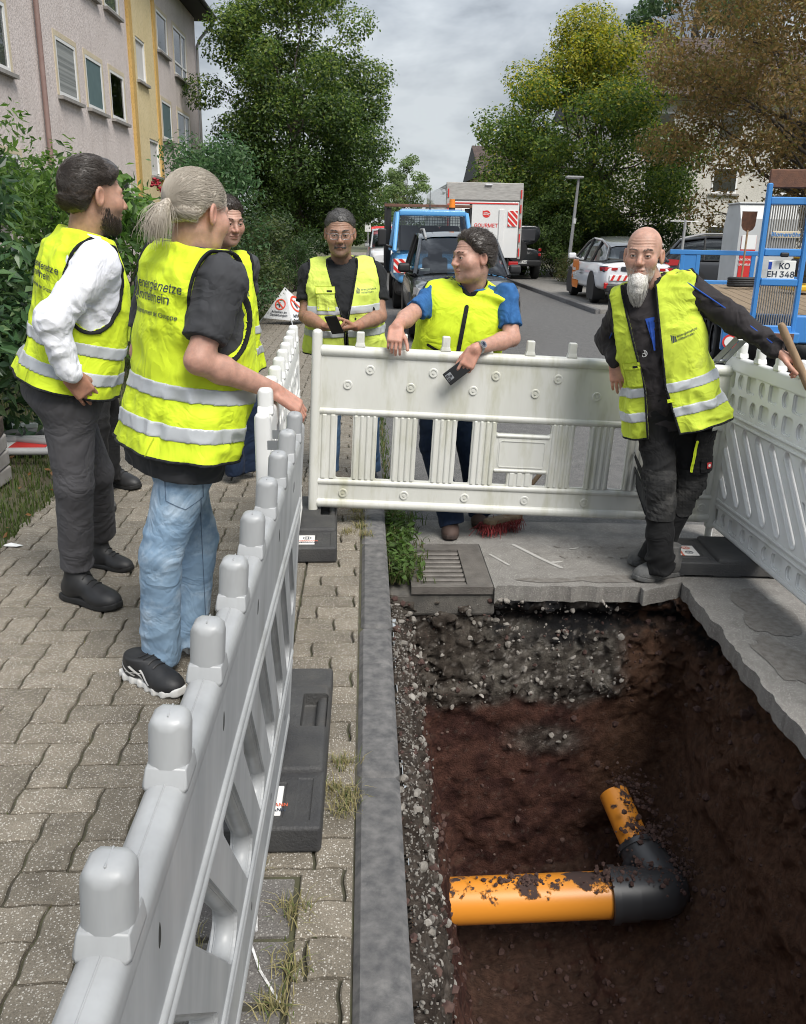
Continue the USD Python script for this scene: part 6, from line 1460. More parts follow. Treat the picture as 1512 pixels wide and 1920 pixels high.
brows(P, base, b, hk, 'stubble', 39, n=70)
bd = (np.array([[0, .076, -.088], [0, .090, -.115], [0, .090, -.148], [-.003, .083, -.180], [-.004, .074, -.208]])*hk)@b.HB.T+b.hc
bm = sub((lambda m: (m[0]+(meshkit.noise(m[0]*np.array([170, 170, 22.]), 4)-.5)[:, None]*.010, m[1]))(tube_vf(np.array([np.interp(np.linspace(0, 4, 21), range(5), bd[:, i]) for i in range(3)]).T, np.interp(np.linspace(0, 4, 21), range(5), [.041, .044, .036, .023, .007]), 26)), base)
br = obj('beard', bm, 'hair_white', P, smooth=True)
g = np.random.default_rng(8); pts = []; cnt = []; wd = []
for k in range(1700):
    a = g.uniform(0, 2*np.pi); ro = np.sqrt(g.uniform(0.2, 1)); o = b.HB@np.array([math.cos(a)*.045*ro, math.sin(a)*.030*ro, g.uniform(-.012, .014)]); s_ = g.uniform(.55, 1.12)
    off = np.array([.9, 1.05, 1.0, .75, .45]); w = bd+o[None]*off[:, None]+g.normal(size=(5, 3))*.0022; w[1:] = w[0]+(w[1:]-w[0])*s_
    pts.append(w-base); cnt.append(5); wd += [.0014, .0014, .0013, .0012, .0005]
curves('beard_strand', np.vstack(pts), cnt, wd, 'hair_white_strand', br)
beard_strands(P, base, b, hk, lambda q: (q[:, 2] < -.043) & (q[:, 1] > .035) & (q[:, 2] > -.12) & ~((np.abs(q[:, 0]) < .022) & (np.abs(q[:, 2]+.064) < .009)) & (q[:, 2] < -.040-.5*np.abs(np.abs(q[:, 0])-.03)), 'hair_white', 1500, .010, .0012, 43)
build_shirt(P, base, b, 'fleece', long_=True, hem=-.09, sr=.060, r=1.08, cuff='fleece', seed=16, name='fleece_jacket')
collar_ring(P, base, b, 'fleece', h=.05, r=.076, open_=.5, fold=True)
def fs(p, o=0.0): return smax(b.trunk(p, .012)+folds(p, .010, (9, 9, 7), 16), -.09-b.loc(p)[:, 2], .006)
sh_p = fine(sg.Polygon([(-.022, .40), (.022, .40), (.004, .26), (-.004, .26)]), .014); stick(P, base, b, fs, sh_p, (.028, .10), side=1, mat='royal', name='undershirt', lift=.004)
stick(P, base, b, fs, fine(sg.LineString([(0, 0), (0, .14)]).buffer(.004), .014), (.030, .345), side=1, mat='royal', name='zip', lift=.007)
stick(P, base, b, fs, fine(sg.Point(0, 0).buffer(.018).difference(sg.Point(0, 0).buffer(.0145)).union(sg.LineString([(-.007, -.010), (-.007, .010)]).buffer(.0018)).union(sg.LineString([(.007, -.010), (.007, .010)]).buffer(.0018)).union(sg.LineString([(-.007, 0), (.007, 0)]).buffer(.0018)), .012), (.085, .335), side=1, mat='label_white', name='badge', lift=.004)
fv, vest = build_vest(P, base, b, 'hivis_dirty', off=.030, hem=-.10, bands=(.02, .145), opening='open', vtop=.075, vbot=.045, gap=.058, hole=(.245, .095, .115, .185), holez=.80, seed=44, flare=.035, amp=.020)
pocket(P, base, b, fv, .155, .24, .085, .12, 'hivis_dirty', vest)
stick(P, base, b, fv, fine(sg.box(-.035, -.009, .035, .009), .012), (.012, .085), side=1, mat='hivis', name='closing_tab', lift=.010)
lg = fine(sa.scale(logo_marks(), .55, .55, origin=(0, 0)), .012); stick(P, base, b, fv, lg, (-.055, b.L*.56), side=1, rot=.2)
for t, dz in (('energienetze', .014), ('mittelrhein', -.003)):
    m = txt(t, .0115); m.apply_translation([.032, dz+.005, 0]); stick(P, base, b, fv, m, (-.055, b.L*.56), side=1, rot=.15)
ftr, tr = build_trousers(P, base, b, 'work_black', r=1.03, seed=33, low=.066, amp=.018)
# blue piping along the sleeve, cargo pocket with green zip and red patch, knee pads
for S_, E_, W_ in ((b.S[1], b.E[1], b.W[1]), (b.S[0], b.E[0], b.W[0])):
    S_, E_, W_ = map(np.asarray, (S_, E_, W_)); fwd = np.array([-.15, -.95, .25]); pth = []
    for a_, c_, r0, r1 in ((S_, E_, .076, .059), (E_, W_, .059, .042)):
        d_ = unit(c_-a_); o_ = unit(fwd-d_*(fwd@d_))
        for t in np.linspace(.05, .92, 7): pth.append(a_+(c_-a_)*t+o_*(r0+(r1-r0)*t)*1.03-base)
    obj('piping', tube(np.array(pth), .0036, 6), 'royal', P, smooth=True)
Lh, Lk = b.H[1], np.asarray(b.K[1]); mid = Lh+(Lk-Lh)*.52; n_ = unit(np.array([.30, -.95, 0])); rt = unit(np.cross([0, 0, 1.0], -n_)); rt = np.array([n_[1]*-1, n_[0], 0]); up_ = unit(Lh-Lk)
for (cx, cy, w, h, lift, mt, nm) in ((.02, -.02, .155, .22, .016, 'work_black', 'cargo_pocket'), (.02, .085, .165, .06, .022, 'work_black', 'pocket_flap'), (.03, -.075, .10, .09, .021, 'work_black', 'pocket_patch')):
    stickto(ftr, mid, rt, up_, n_, (lambda m: (m.apply_translation([cx, cy, 0]), m)[1])(fine(rr(-w/2, -h/2, w/2, h/2, .012), .016)), mt, nm, lift, tr)
stickto(ftr, mid, rt, up_, n_, fine(sg.LineString([(-.052, .06), (-.066, -.11)]).buffer(.006), .014), 'hivis', 'pocket_zip', .024, tr)
M('patch_red', (.45, .03, .03), .6); stickto(ftr, mid, rt, up_, n_, fine(rr(.015, -.095, .048, -.062, .003), .011), 'patch_red', 'patch', .025, tr); stickto(ftr, mid, rt, up_, n_, fine(sg.Point(.0315, -.0785).buffer(.009), .01), 'label_white', 'patch_emblem', .027, tr)
for i in (0, 1):
    Kk = np.asarray(b.K[i]); n2 = unit(np.array([-.2, -.97, 0])); r2 = np.array([-n2[1], n2[0], 0]); u2 = unit(Lh-Lk)
    stickto(ftr, Kk+np.array([0, 0, -.05]), r2, u2, n2, fine(rr(-.085, -.13, .085, .13, .03), .018), 'knee', 'knee_pad', .006, tr) if 'knee' in MATS else None
shoe_at(P, base, (1276, 1074), (1170, 1094), -.10, mat='boot_grey', sole='boot_grey', high=.11, L=.31, w=.054); shoe_at(P, base, (1262, 1046), (1176, 1062), -.10, mat='boot_grey', sole='boot_grey', high=.11, L=.31, w=.054)
# the pole he holds
M('wood_handle', (0.30, 0.20, 0.115), 0.7, (0.22, 0.145, 0.085), 2.0, stretch=(30, 30, 3), bump=.15, bscale=40)
tp, bt = at(1464, 606, y=4.02), at(1500, 688, y=4.00); d = unit(bt-tp); 
hd_ = thing('shovel', 'wooden shovel handle gripped by the bald man beside the right barrier', 'shovel', tp)
k_ = (tp[2]+.10)/-d[2]
obj('handle', tube(np.array([tp-tp, d*.02, d*.3, d*(k_*.70)]), [.012, .0185, .019, .019], 14), 'wood_handle', hd_, smooth=40)
bl = d*(k_*.70); obj('blade', trimesh.convex.convex_hull(np.array([bl+[-.11, 0, 0], bl+[.11, 0, 0], bl+[-.11, .01, 0], bl+[.11, .01, 0], bl+d*(k_*.29)+[-.09, 0, 0], bl+d*(k_*.29)+[.09, 0, 0], bl+d*(k_*.29)+[0, .012, -.0], bl+d*.12+[0, .03, 0]])), 'iron', hd_)
for (S0, E0, W0, nm) in []: pass

# ================================================================== plants
def leafmat(name, rough=0.5, trans=0.42):
    MATS[name] = usdkit.material(stage, f'/World/Looks/{name}', {'a': ('attribute', {'attribute': 'tint'}), 'p': ('principled_bsdf', {'roughness': rough, 'specular_ior_level': .35}), 't': ('translucent_bsdf', {}), 'm': ('mix_closure', {'fac': trans}), 'hv': ('hsv', {'saturation': 1.1, 'value': 1.6})},
        [('a.color', 'p.base_color'), ('a.color', 'hv.color'), ('hv.color', 't.color'), ('p.BSDF', 'm.closure1'), ('t.BSDF', 'm.closure2')], surface='m.closure')
leafmat('leaf'); leafmat('leaf_gloss', 0.32, .2); leafmat('grass_leaf', .6, .3)
M('bark', (0.055, 0.045, 0.037), 0.95, (0.09, 0.075, 0.06), 3.0, stretch=(6, 6, 1), bump=.6, bscale=25); M('stem_green', (0.05, 0.07, 0.03), .8)
def leaf_quads(C, N, size, col, rng, aspect=.55, fold=.25):
    """Leaf-shaped quads at C facing N; returns vertices, faces, colours."""
    n = len(C); r = rng.normal(size=(n, 3)); a = np.cross(N, r); a /= np.linalg.norm(a, axis=1, keepdims=True)+1e-9; b = np.cross(N, a); s = (size*rng.uniform(.65, 1.3, n))[:, None]
    V = np.stack([C-a*s*.5, C-b*s*aspect*.5+N*s*fold*.3, C+a*s*.5, C+b*s*aspect*.5+N*s*fold*.3], 1).reshape(-1, 3); i = np.arange(n)*4
    return V, np.vstack([np.stack([i, i+1, i+2], 1), np.stack([i, i+2, i+3], 1)]), np.repeat(col, 4, 0)
def crown(blobs, n, size, palette, seed, shell=.55, up=.6, squash=.75, aspect=.55, retint=None, droop=0.0):
    """Leaves gathered in clumps: blobs (centre, radius); palette: list of (colour, weight)."""
    g = np.random.default_rng(seed); c = np.array([b[0] for b in blobs]); r = np.array([b[1] for b in blobs]); w = r**2; k = g.choice(len(blobs), n, p=w/w.sum())
    d = g.normal(size=(n, 3)); d /= np.linalg.norm(d, axis=1, keepdims=True); rad = r[k]*(shell+(1-shell)*g.random(n)**.6)*np.where(g.random(n) < .12, 1.22, 1.0)
    off = d*rad[:, None]*np.array([1, 1, squash]); C = c[k]+off+g.normal(size=(n, 3))*.04
    N = d*.7+np.array([0, 0, up])+g.normal(size=(n, 3))*.55; N /= np.linalg.norm(N, axis=1, keepdims=True)
    cols = np.array([p[0] for p in palette]); pw = np.array([p[1] for p in palette], float); bt = g.random((len(blobs),))
    ci = g.choice(len(cols), n, p=pw/pw.sum()); col = cols[ci]*g.uniform(.75, 1.25, (n, 1))*(0.85+.3*bt[k])[:, None]
    if retint is not None: col = retint(C, col, g)
    return leaf_quads(C, N, size, col, g, aspect)
def limb(p0, p1, r0, r1, g, n=6, wob=.08):
    t = np.linspace(0, 1, n)[:, None]; p = p0*(1-t)+p1*t; L = np.linalg.norm(p1-p0); p[1:-1] += g.normal(size=(n-2, 3))*wob*L*.5; p[:, 2] += np.sin(t[:, 0]*np.pi)*L*.06
    return tube(p, np.linspace(r0, r1, n), 7)
def tree(name, label, base, height, radius, cz, n, size, palette, seed, nb=70, trunk=.18, group=None, squashz=1.0, shape=None, up=.6, retint=None, blob=(.55, 1.1), fill=.5, twigs=0, aspect=.55, lean=(0, 0)):
    """cz: height of the crown's centre."""
    g = np.random.default_rng(seed); t = thing(name, label, 'tree', base, group=group); blobs = []
    while len(blobs) < nb:
        d = g.normal(size=3); d /= np.linalg.norm(d); rr_ = (fill+(1-fill)*g.random()**.5); q = d*rr_*np.array([radius, radius, (height-cz)])
        if d[2] < 0: q[2] = d[2]*rr_*(cz*.80)
        f = shape(q, d) if shape else 1.0
        q[:2] *= f; q[:2] += np.array(lean)*max(0, q[2]); c = np.array([0, 0, cz])+q
        if c[2] < .6: continue
        blobs.append((c, g.uniform(*blob)*radius*.25))
    v, f, col = crown(blobs, n, size, palette, seed+1, squash=.7*squashz, up=up, retint=retint, aspect=aspect)
    obj('crown', (v, f), 'leaf', t, color=col, kind='stuff')
    top = np.array([lean[0]*2, lean[1]*2, cz+.25*(height-cz)]); ms = [limb(np.zeros(3)-[0, 0, .2], top, trunk, trunk*.35, g, 8, .02)]
    obj('trunk', ms[0], 'bark', t, smooth=True)
    br = []
    for c, r in blobs[:46]:
        z = min(max(c[2]*g.uniform(.45, .75), .25*cz), top[2]*.95); s = np.array([0, 0, 0])+top*(z/top[2]); br.append(limb(s, np.asarray(c), trunk*.30*g.uniform(.6, 1), .012, g))
        for _ in range(twigs):
            e = np.asarray(c)+g.normal(size=3)*r*.9; br.append(limb(s*.3+np.asarray(c)*.7, e, .016, .005, g, 4))
    obj('branches', cat_(br), 'bark', t, smooth=True)
    return t
G1 = [((0.039, 0.075, 0.018), 4), ((0.063, 0.111, 0.024), 4), ((0.098, 0.158, 0.033), 2), ((0.022, 0.045, 0.013), 3)]
def paler_up(z0, z1, colr, p=.5):  # more leaves take the given paler tone towards the top
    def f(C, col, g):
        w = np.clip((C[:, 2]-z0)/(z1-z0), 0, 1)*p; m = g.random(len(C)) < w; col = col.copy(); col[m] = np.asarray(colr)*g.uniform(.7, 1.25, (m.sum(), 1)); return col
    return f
tree('leafy_tree', 'large dense dark green tree beside the end of the pink building', (-2.9, 39.0, -.1), 12.1, 3.75, 5.4, 120000, .135, G1, 101, nb=170, trunk=.22, retint=paler_up(4, 11, (.165, .215, .045), .55), shape=lambda q, d: 1.0-.30*max(0, d[2])**2, blob=(.65, 1.15), fill=.30)
def yel(C, col, g):
    w = ss(C[:, 2]+.35*(fbm3(C*.6, 2, 5)-.5)*6, 5.2, 9.2); m = g.random(len(C)) < w*.62+.03; col = col.copy(); col[m] = np.array([.36, .34, .045])*g.uniform(.6, 1.2, (m.sum(), 1)); m2 = (g.random(len(C)) < .3) & ~m; col[m2] = np.array([.17, .22, .04])*g.uniform(.7, 1.2, (m2.sum(), 1)); return col
tree('leafy_tree', 'green tree turning yellow at the top behind the white and orange car', (9.1, 38.0, -.1), 10.2, 4.3, 4.4, 105000, .135, [((0.057, 0.102, 0.021), 4), ((0.090, 0.150, 0.030), 3), ((0.030, 0.060, 0.015), 2)], 202, nb=150, trunk=.20, retint=yel, shape=lambda q, d: 1.0-.45*max(0, d[2])**1.5, blob=(.6, 1.15), fill=.35)
BR = [((0.188, 0.124, 0.051), 4), ((0.255, 0.173, 0.068), 3), ((0.120, 0.098, 0.039), 3), ((0.158, 0.150, 0.045), 2)]
tree('chestnut_tree', 'brown withered chestnut tree at the right edge of the picture', (14.2, 28.5, -.1), 12.8, 6.1, 7.2, 84000, .15, BR, 303, nb=230, trunk=.30, blob=(.34, .72), fill=.30, twigs=2, up=.1, aspect=.4)
tree('leafy_tree', 'tall green tree showing above the tiled roof of the white house', (24.5, 72.0, -.1), 22.5, 5.0, 17.0, 12000, .34, [((0.045, 0.083, 0.033), 3), ((0.075, 0.120, 0.045), 2)], 404, nb=40, trunk=.4)
tree('birch_tree', 'slender pale green tree far down the street beside the box truck', (3.4, 84.0, -.1), 8.2, 2.1, 4.6, 9000, .20, [((0.135, 0.195, 0.075), 3), ((0.180, 0.240, 0.090), 2)], 505, nb=64, trunk=.10, blob=(.7, 1.3), fill=.2)
tree('leafy_tree', 'dark low tree overhanging the far left pavement behind the glasses man', (-1.6, 52.0, -.1), 5.6, 2.9, 2.9, 13000, .2, G1, 606, nb=50, trunk=.15)
tree('leafy_tree', 'yellowish tree far away where the street bends', (1.2, 92.0, -.1), 5.8, 3.0, 3.4, 6000, .25, [((0.150, 0.165, 0.045), 3), ((0.090, 0.135, 0.045), 3)], 616, nb=40, trunk=.15)
def shrub(name, label, base, rx, ry, h, n, size, palette, seed, nb=26, cat='shrub', mat='leaf', aspect=.5, up=.5, ball=False, z0=.15, stems=9, group=None, blob=(.22, .42)):
    g = np.random.default_rng(seed); t = thing(name, label, cat, base, group=group); blobs = []
    for _ in range(nb):
        if ball: d = g.normal(size=3); d /= np.linalg.norm(d); blobs.append((np.array([d[0]*rx*.78, d[1]*ry*.78, h*.5+d[2]*h*.40]), min(rx, h/2)*.30))
        else:
            a = g.uniform(0, 2*np.pi); q = np.sqrt(g.random()); z = z0+(h-z0)*g.random()**.8; k = 1.0-.45*(z/h)**2
            blobs.append((np.array([math.cos(a)*q*rx*k, math.sin(a)*q*ry*k, z*.93]), g.uniform(*blob)*max(.6, min(rx, ry))))
    v, f, col = crown(blobs, n, size, palette, seed+1, aspect=aspect, up=up, shell=.35); v[:, 2] = np.maximum(v[:, 2], .01)
    obj('foliage', (v, f), mat, t, color=col, kind='stuff')
    obj('stems', cat_([limb(np.array([g.normal()*.08, g.normal()*.08, -.05]), np.asarray(c), .016, .005, g, 5) for c, r in blobs[:stems]]), 'bark', t, smooth=True)
    return t
LAU = [((0.044, 0.093, 0.035), 4), ((0.069, 0.128, 0.046), 3), ((0.108, 0.167, 0.069), 1.5), ((0.024, 0.054, 0.024), 2)]
shrub('laurel_bush', 'glossy dark laurel bush at the far left behind the bearded man', (-3.15, 6.3, 0), 1.05, 1.0, 2.02, 5200, .125, LAU, 11, mat='leaf_gloss', nb=40, aspect=.42)
shrub('laurel_bush', 'tall feathery green bush rising against the pink wall at the left edge', (-4.0, 9.2, 0), 1.45, 1.3, 2.95, 9000, .10, [((0.069, 0.128, 0.027), 4), ((0.108, 0.176, 0.039), 3), ((0.039, 0.078, 0.019), 2)], 12, nb=50, aspect=.35)
shrub('laurel_bush', 'bright green leafy bush between the bearded man and the ponytail man', (-3.2, 10.5, 0), 1.25, 1.0, 2.25, 6500, .12, [((0.087, 0.167, 0.035), 4), ((0.137, 0.234, 0.054), 2), ((0.044, 0.087, 0.024), 3)], 13, nb=40)
shrub('laurel_bush', 'feathery shrub with long arching shoots right of the ponytail man', (-2.45, 15.0, 0), 1.0, 1.1, 3.0, 8000, .085, [((0.058, 0.117, 0.044), 4), ((0.098, 0.167, 0.069), 2), ((0.032, 0.066, 0.027), 2)], 14, nb=46, aspect=.4)
shrub('ivy_hedge', 'low dense ivy covered hedge beside the warning pyramid', (-2.05, 16.6, 0), .85, 1.7, 1.85, 9000, .075, [((0.058, 0.087, 0.027), 4), ((0.087, 0.108, 0.035), 2), ((0.035, 0.054, 0.019), 3)], 15, nb=50)
shrub('clipped_bush', 'round clipped dark bush behind the warning pyramid', (-1.95, 25.0, 0), .62, .62, 1.35, 6000, .055, [((0.044, 0.083, 0.024), 4), ((0.027, 0.054, 0.018), 3)], 16, nb=60, ball=True)
shrub('dark_hedge', 'dark hedge in the shade under the large tree', (-4.6, 31.0, 0), 3.4, 1.5, 2.3, 12000, .13, [((0.024, 0.046, 0.015), 4), ((0.039, 0.071, 0.019), 2)], 17, nb=60)
shrub('green_hedge', 'tall green bush between the black off-roader and the lamp post', (7.4, 35.5, 0), 1.5, 2.2, 3.2, 11000, .11, [((0.078, 0.128, 0.032), 4), ((0.117, 0.167, 0.044), 2), ((0.039, 0.071, 0.019), 3)], 18, nb=50)
shrub('green_hedge', 'dark undergrowth behind the white and orange car', (11.0, 37.0, 0), 3.6, 1.6, 2.1, 11000, .13, [((0.032, 0.058, 0.019), 4), ((0.054, 0.090, 0.027), 2)], 19, nb=60)
shrub('green_hedge', 'green bush standing right of the blue ramp at the picture edge', (11.6, 19.5, 0), 1.1, 1.5, 2.9, 7000, .10, [((0.069, 0.108, 0.035), 4), ((0.108, 0.147, 0.051), 2)], 20, nb=40)
shrub('green_hedge', 'low brownish hedge along the right pavement near the lamp post', (7.3, 29.5, 0), .8, 4.5, 1.0, 9000, .08, [((0.087, 0.098, 0.035), 3), ((0.058, 0.078, 0.024), 3), ((0.156, 0.117, 0.050), 1)], 22, nb=60)
# rose bush with red blooms
rs = shrub('rose_bush', 'rose bush with dark red blooms above the head of the ponytail man', (-3.35, 13.0, 0), .55, .5, 2.25, 1500, .075, [((0.045, 0.083, 0.027), 3), ((0.075, 0.120, 0.045), 2)], 23, nb=22, stems=14)
M('rose', (0.30, 0.012, 0.022), .6, (0.20, 0.006, 0.014), 30.)
for (u, v) in ((293, 337), (300, 352), (286, 347), (247, 370), (305, 360), (297, 343)):
    p = at(u, v, y=13.0)-np.array([-3.35, 13.0, 0]); g = np.random.default_rng(u); ms = []
    for k in range(9):
        m = trimesh.creation.icosphere(1, .030*(1-.05*k)); m.vertices = m.vertices*[1, .55, .8]; m.apply_transform(trimesh.transformations.euler_matrix(g.uniform(0, 6), g.uniform(-.5, .5), g.uniform(0, 6))); m.apply_translation(p+g.normal(size=3)*.016); ms.append(m)
    obj('bloom', cat_(ms), 'rose', rs, smooth=True)
# ---- grass
def blades(pts, h, w, seed, palette, lean=.6, segs=2):
    g = np.random.default_rng(seed); n = len(pts); a = g.uniform(0, 2*np.pi, n); d = np.c_[np.cos(a), np.sin(a), 0*a]; s = np.c_[-np.sin(a), np.cos(a), 0*a]; hh = h*g.uniform(.5, 1.3, n); le = g.uniform(.1, lean, n)
    ww = (w*g.uniform(.7, 1.3, n))[:, None]; m = pts+d*(hh*le*.35)[:, None]+np.array([0, 0, 1])*(hh*.62)[:, None]; t = pts+d*(hh*le)[:, None]+np.array([0, 0, 1])*(hh*(1-.25*le))[:, None]
    V = np.stack([pts-s*ww, pts+s*ww, m+s*ww*.7, m-s*ww*.7, t], 1).reshape(-1, 3); i = np.arange(n)*5
    F = np.vstack([np.stack([i, i+1, i+2], 1), np.stack([i, i+2, i+3], 1), np.stack([i+3, i+2, i+4], 1)])
    c = np.array([p[0] for p in palette]); pw = np.array([p[1] for p in palette], float); col = c[g.choice(len(c), n, p=pw/pw.sum())]*g.uniform(.7, 1.25, (n, 1)); return V, F, np.repeat(col, 5, 0)
GR = [((.055, .085, .018), 4), ((.075, .105, .025), 3), ((.12, .12, .045), 1.2), ((.035, .055, .012), 2)]
g = np.random.default_rng(77); q = g.random((52000, 2)); xx = -1.93-q[:, 0]**1.5*5.0+(fbm3(np.c_[q[:, 1]*40, q[:, 0]*3, 0*q[:, 0]], 3, 3)-.5)*.22*(q[:, 0] < .12); yy = 2.6+q[:, 1]**1.6*16
tag(obj('grass', blades(np.c_[xx, yy, np.full(len(xx), -.02)], .065, .0038, 5, GR)[:2], 'grass_leaf', None, color=blades(np.c_[xx, yy, np.full(len(xx), -.02)], .065, .0038, 5, GR)[2]), 'short lawn grass at the left edge of the pavement', 'grass', kind='stuff')
g = np.random.default_rng(78); n = 1500; yy = np.r_[4.20+g.random(n)*1.15, 5.3+g.random(900)*9]; xx = np.r_[.125+np.abs(g.normal(size=n))*.075, .125+np.abs(g.normal(size=900))*.03]
B_ = blades(np.c_[xx, yy, np.full(len(xx), -.11)], .085, .0038, 6, [((.05, .08, .018), 4), ((.075, .105, .028), 3), ((.15, .13, .06), 1.6)], 1.1)
tag(obj('weeds', B_[:2], 'grass_leaf', None, color=B_[2]), 'green weeds sprouting along the kerb beside the gully grate', 'weeds', kind='stuff')
lf = leaf_quads(np.c_[.13+np.abs(g.normal(size=420))*.075, 4.2+g.random(420)*.95, -.09+g.random(420)*.09], unit_rows(g.normal(size=(420, 3))*.5+[0, 0, 1.]), .055, np.array([[.055, .10, .02]])*g.uniform(.6, 1.3, (420, 1)), g, .4)
tag(obj('weeds', lf[:2], 'grass_leaf', None, color=lf[2]), 'broad leaved weeds among the grass beside the gully grate', 'weeds', kind='stuff')
dry = [((.30, .26, .13), 3), ((.22, .20, .09), 2), ((.10, .13, .04), 1)]
tufts = [(-.045, 2.27), (-.06, 2.20), (-.10, 2.30), (-.07, 2.44), (-.31, 1.97), (-.36, 1.96), (-.175, 1.80), (-.17, 1.62), (-.19, 1.52), (-.10, 4.70), (.0, 4.65), (-.02, 4.8), (-.04, 4.95), (-.05, 5.1), (-.35, 1.25), (-.42, 1.68)]
pts = np.vstack([np.c_[np.array(t_)+g.normal(size=(90, 2))*.022, np.full(90, -.008)] for t_ in tufts]); B_ = blades(pts, .045, .0016, 9, dry, 1.4)
tag(obj('dry_grass', B_[:2], 'grass_leaf', None, color=B_[2]), 'dry grass tufts in the paving joints beside the kerb', 'grass', kind='stuff')
jx = np.c_[-1.95+g.random(5200)*1.9, 1.2+g.random(5200)*8]; keep = (np.abs(((jx[:, 0]+.30)/PW) % 1-.5) > .455) | (np.abs((jx[:, 1]/PW) % 1-.5) > .455); keep &= fbm3(np.c_[jx*1.3, 0*jx[:, :1]], 3, 9) > .50; jx = jx[keep]
B_ = blades(np.c_[jx, np.full(len(jx), -.012)], .016, .0018, 10, [((.07, .09, .02), 3), ((.16, .14, .06), 2), ((.09, .075, .03), 2)], 1.3)
tag(obj('joint_moss', B_[:2], 'grass_leaf', None, color=B_[2]), 'moss and tiny weeds in the joints of the paving', 'moss', kind='stuff')
# fallen leaves
g = np.random.default_rng(80); M('dry_leaf', (.16, .075, .03), .8, (.10, .05, .02), 20.)
ly = 2.6+g.random(160)**1.2*9; lx_ = -1.98-np.abs(g.normal(size=160))*.5+g.random(160)*.15; B_ = leaf_quads(np.c_[lx_, ly, .02+g.random(160)*.03], unit_rows(g.normal(size=(160, 3))*.4+[0, 0, 1.]), .05, np.tile([.2, .1, .04], (160, 1)), g, .6)
tag(obj('fallen_leaves', B_[:2], 'grass_leaf', None, color=B_[2]), 'brown fallen leaves scattered on the lawn edge', 'leaves', kind='stuff')

# ================================================================== vehicles
def paint(name, col, flake=0.0, rough=0.28):
    M(name, col, rough, tuple(min(1, c*1.06) for c in col), 1.5, coat=.8, spec=.5, col3=tuple(.6*c+.05 for c in col), c3scale=3.0, c3range=(.66, .95))
paint('paint_black', (0.008, 0.009, 0.011)); paint('paint_blue', (0.085, 0.29, 0.56), rough=.4); paint('paint_car_white', (0.66, 0.67, 0.69)); paint('paint_grey', (0.03, 0.031, 0.035)); paint('box_white', (0.60, 0.60, 0.59), rough=.5); paint('paint_orange', (0.80, 0.22, 0.02)); paint('trailer_blue', (0.035, 0.19, 0.48), rough=.5)
M('tyre', (0.012, 0.012, 0.012), .85); M('rim', (0.32, 0.32, 0.33), .3, metallic=.9); M('rim_dark', (0.03, 0.03, 0.03), .35, metallic=.5); M('plastic_black', (0.013, 0.013, 0.014), .6); M('lamp_red', (0.35, 0.012, 0.012), .2, coat=.5); M('lamp_clear', (0.5, 0.5, 0.52), .12, coat=1.0); M('amber', (0.75, 0.20, 0.01), .25, coat=.6)
M('sign_red', (0.55, 0.03, 0.025), .45); M('sign_white', (0.72, 0.72, 0.70), .45); M('alu_dirty', (0.38, 0.37, 0.35), .6, (0.27, 0.26, 0.245), 5.0, stretch=(1, 1, 6)); M('plate_white', (0.75, 0.75, 0.72), .35); M('plate_blue', (0.02, 0.06, 0.35), .4); M('planks', (0.26, 0.19, 0.12), .9, (0.17, 0.125, 0.08), 4.0, stretch=(1, 12, 6), bump=.3, bscale=30)
M('rust', (0.16, 0.075, 0.045), .85, (0.10, 0.05, 0.035), 12., bump=.3, bscale=60); M('mesh_metal', (0.30, 0.285, 0.26), .6, (0.22, 0.20, 0.17), 8.0, metallic=.4); M('container_grey', (0.46, 0.47, 0.465), .5, (0.40, 0.41, 0.405), 2.0, col3=(.24, .23, .2), c3scale=2., c3range=(.6, .85))
M('seat_dark', (0.03, 0.03, 0.032), .9); M('grille_mesh', (.25, .25, .25), .6)
MATS['car_glass'] = usdkit.material(stage, '/World/Looks/car_glass', {'t': ('transparent_bsdf', {'color': (0.30, 0.34, 0.34)}), 'g': ('glossy_bsdf', {'roughness': 0.02, 'color': (0.95, 0.95, 0.95)}), 'f': ('fresnel', {'IOR': 1.65}), 'm': ('mix_closure', {})},
    [('f.fac', 'm.fac'), ('t.BSDF', 'm.closure1'), ('g.BSDF', 'm.closure2')], surface='m.closure')
def ringloft(rings, close=True):
    n = len(rings[0]); V = np.vstack(rings); F = []
    for k in range(len(rings)-1):
        i = np.arange(n if close else n-1); j = (i+1) % n; F += [np.stack([k*n+i, k*n+j, (k+1)*n+j], 1), np.stack([k*n+i, (k+1)*n+j, (k+1)*n+i], 1)]
    if close:
        for k, fl in ((0, 1), (len(rings)-1, 0)):
            c = len(V); V = np.vstack([V, rings[k].mean(0)]); i = np.arange(n); j = (i+1) % n; f = np.stack([np.full(n, c), k*n+(j if fl else i), k*n+(i if fl else j)], 1); F.append(f)
    m = trimesh.Trimesh(V, np.vstack(F), process=False)
    return m
def cage(path, rings, mat, parent, caps=True):
    """A smoothed cage lofted through rings of points."""
    n = len(rings[0]); V = np.vstack(rings); faces, cnt = [], []
    for k in range(len(rings)-1):
        for i in range(n): j = (i+1) % n; faces += [k*n+i, k*n+j, (k+1)*n+j, (k+1)*n+i]; cnt.append(4)
    if caps: faces += list(range(n))[::-1]; cnt.append(n); faces += [(len(rings)-1)*n+i for i in range(n)]; cnt.append(n)
    m = UsdGeom.Mesh.Define(stage, fresh(path_of(parent), path)); m.CreatePointsAttr(Vt.Vec3fArray.FromNumpy(V.astype(np.float32))); m.CreateFaceVertexCountsAttr(Vt.IntArray(cnt)); m.CreateFaceVertexIndicesAttr(Vt.IntArray(faces)); m.CreateSubdivisionSchemeAttr('catmullClark')
    UsdShade.MaterialBindingAPI.Apply(m.GetPrim()).Bind(MATS[mat]); return m.GetPrim()
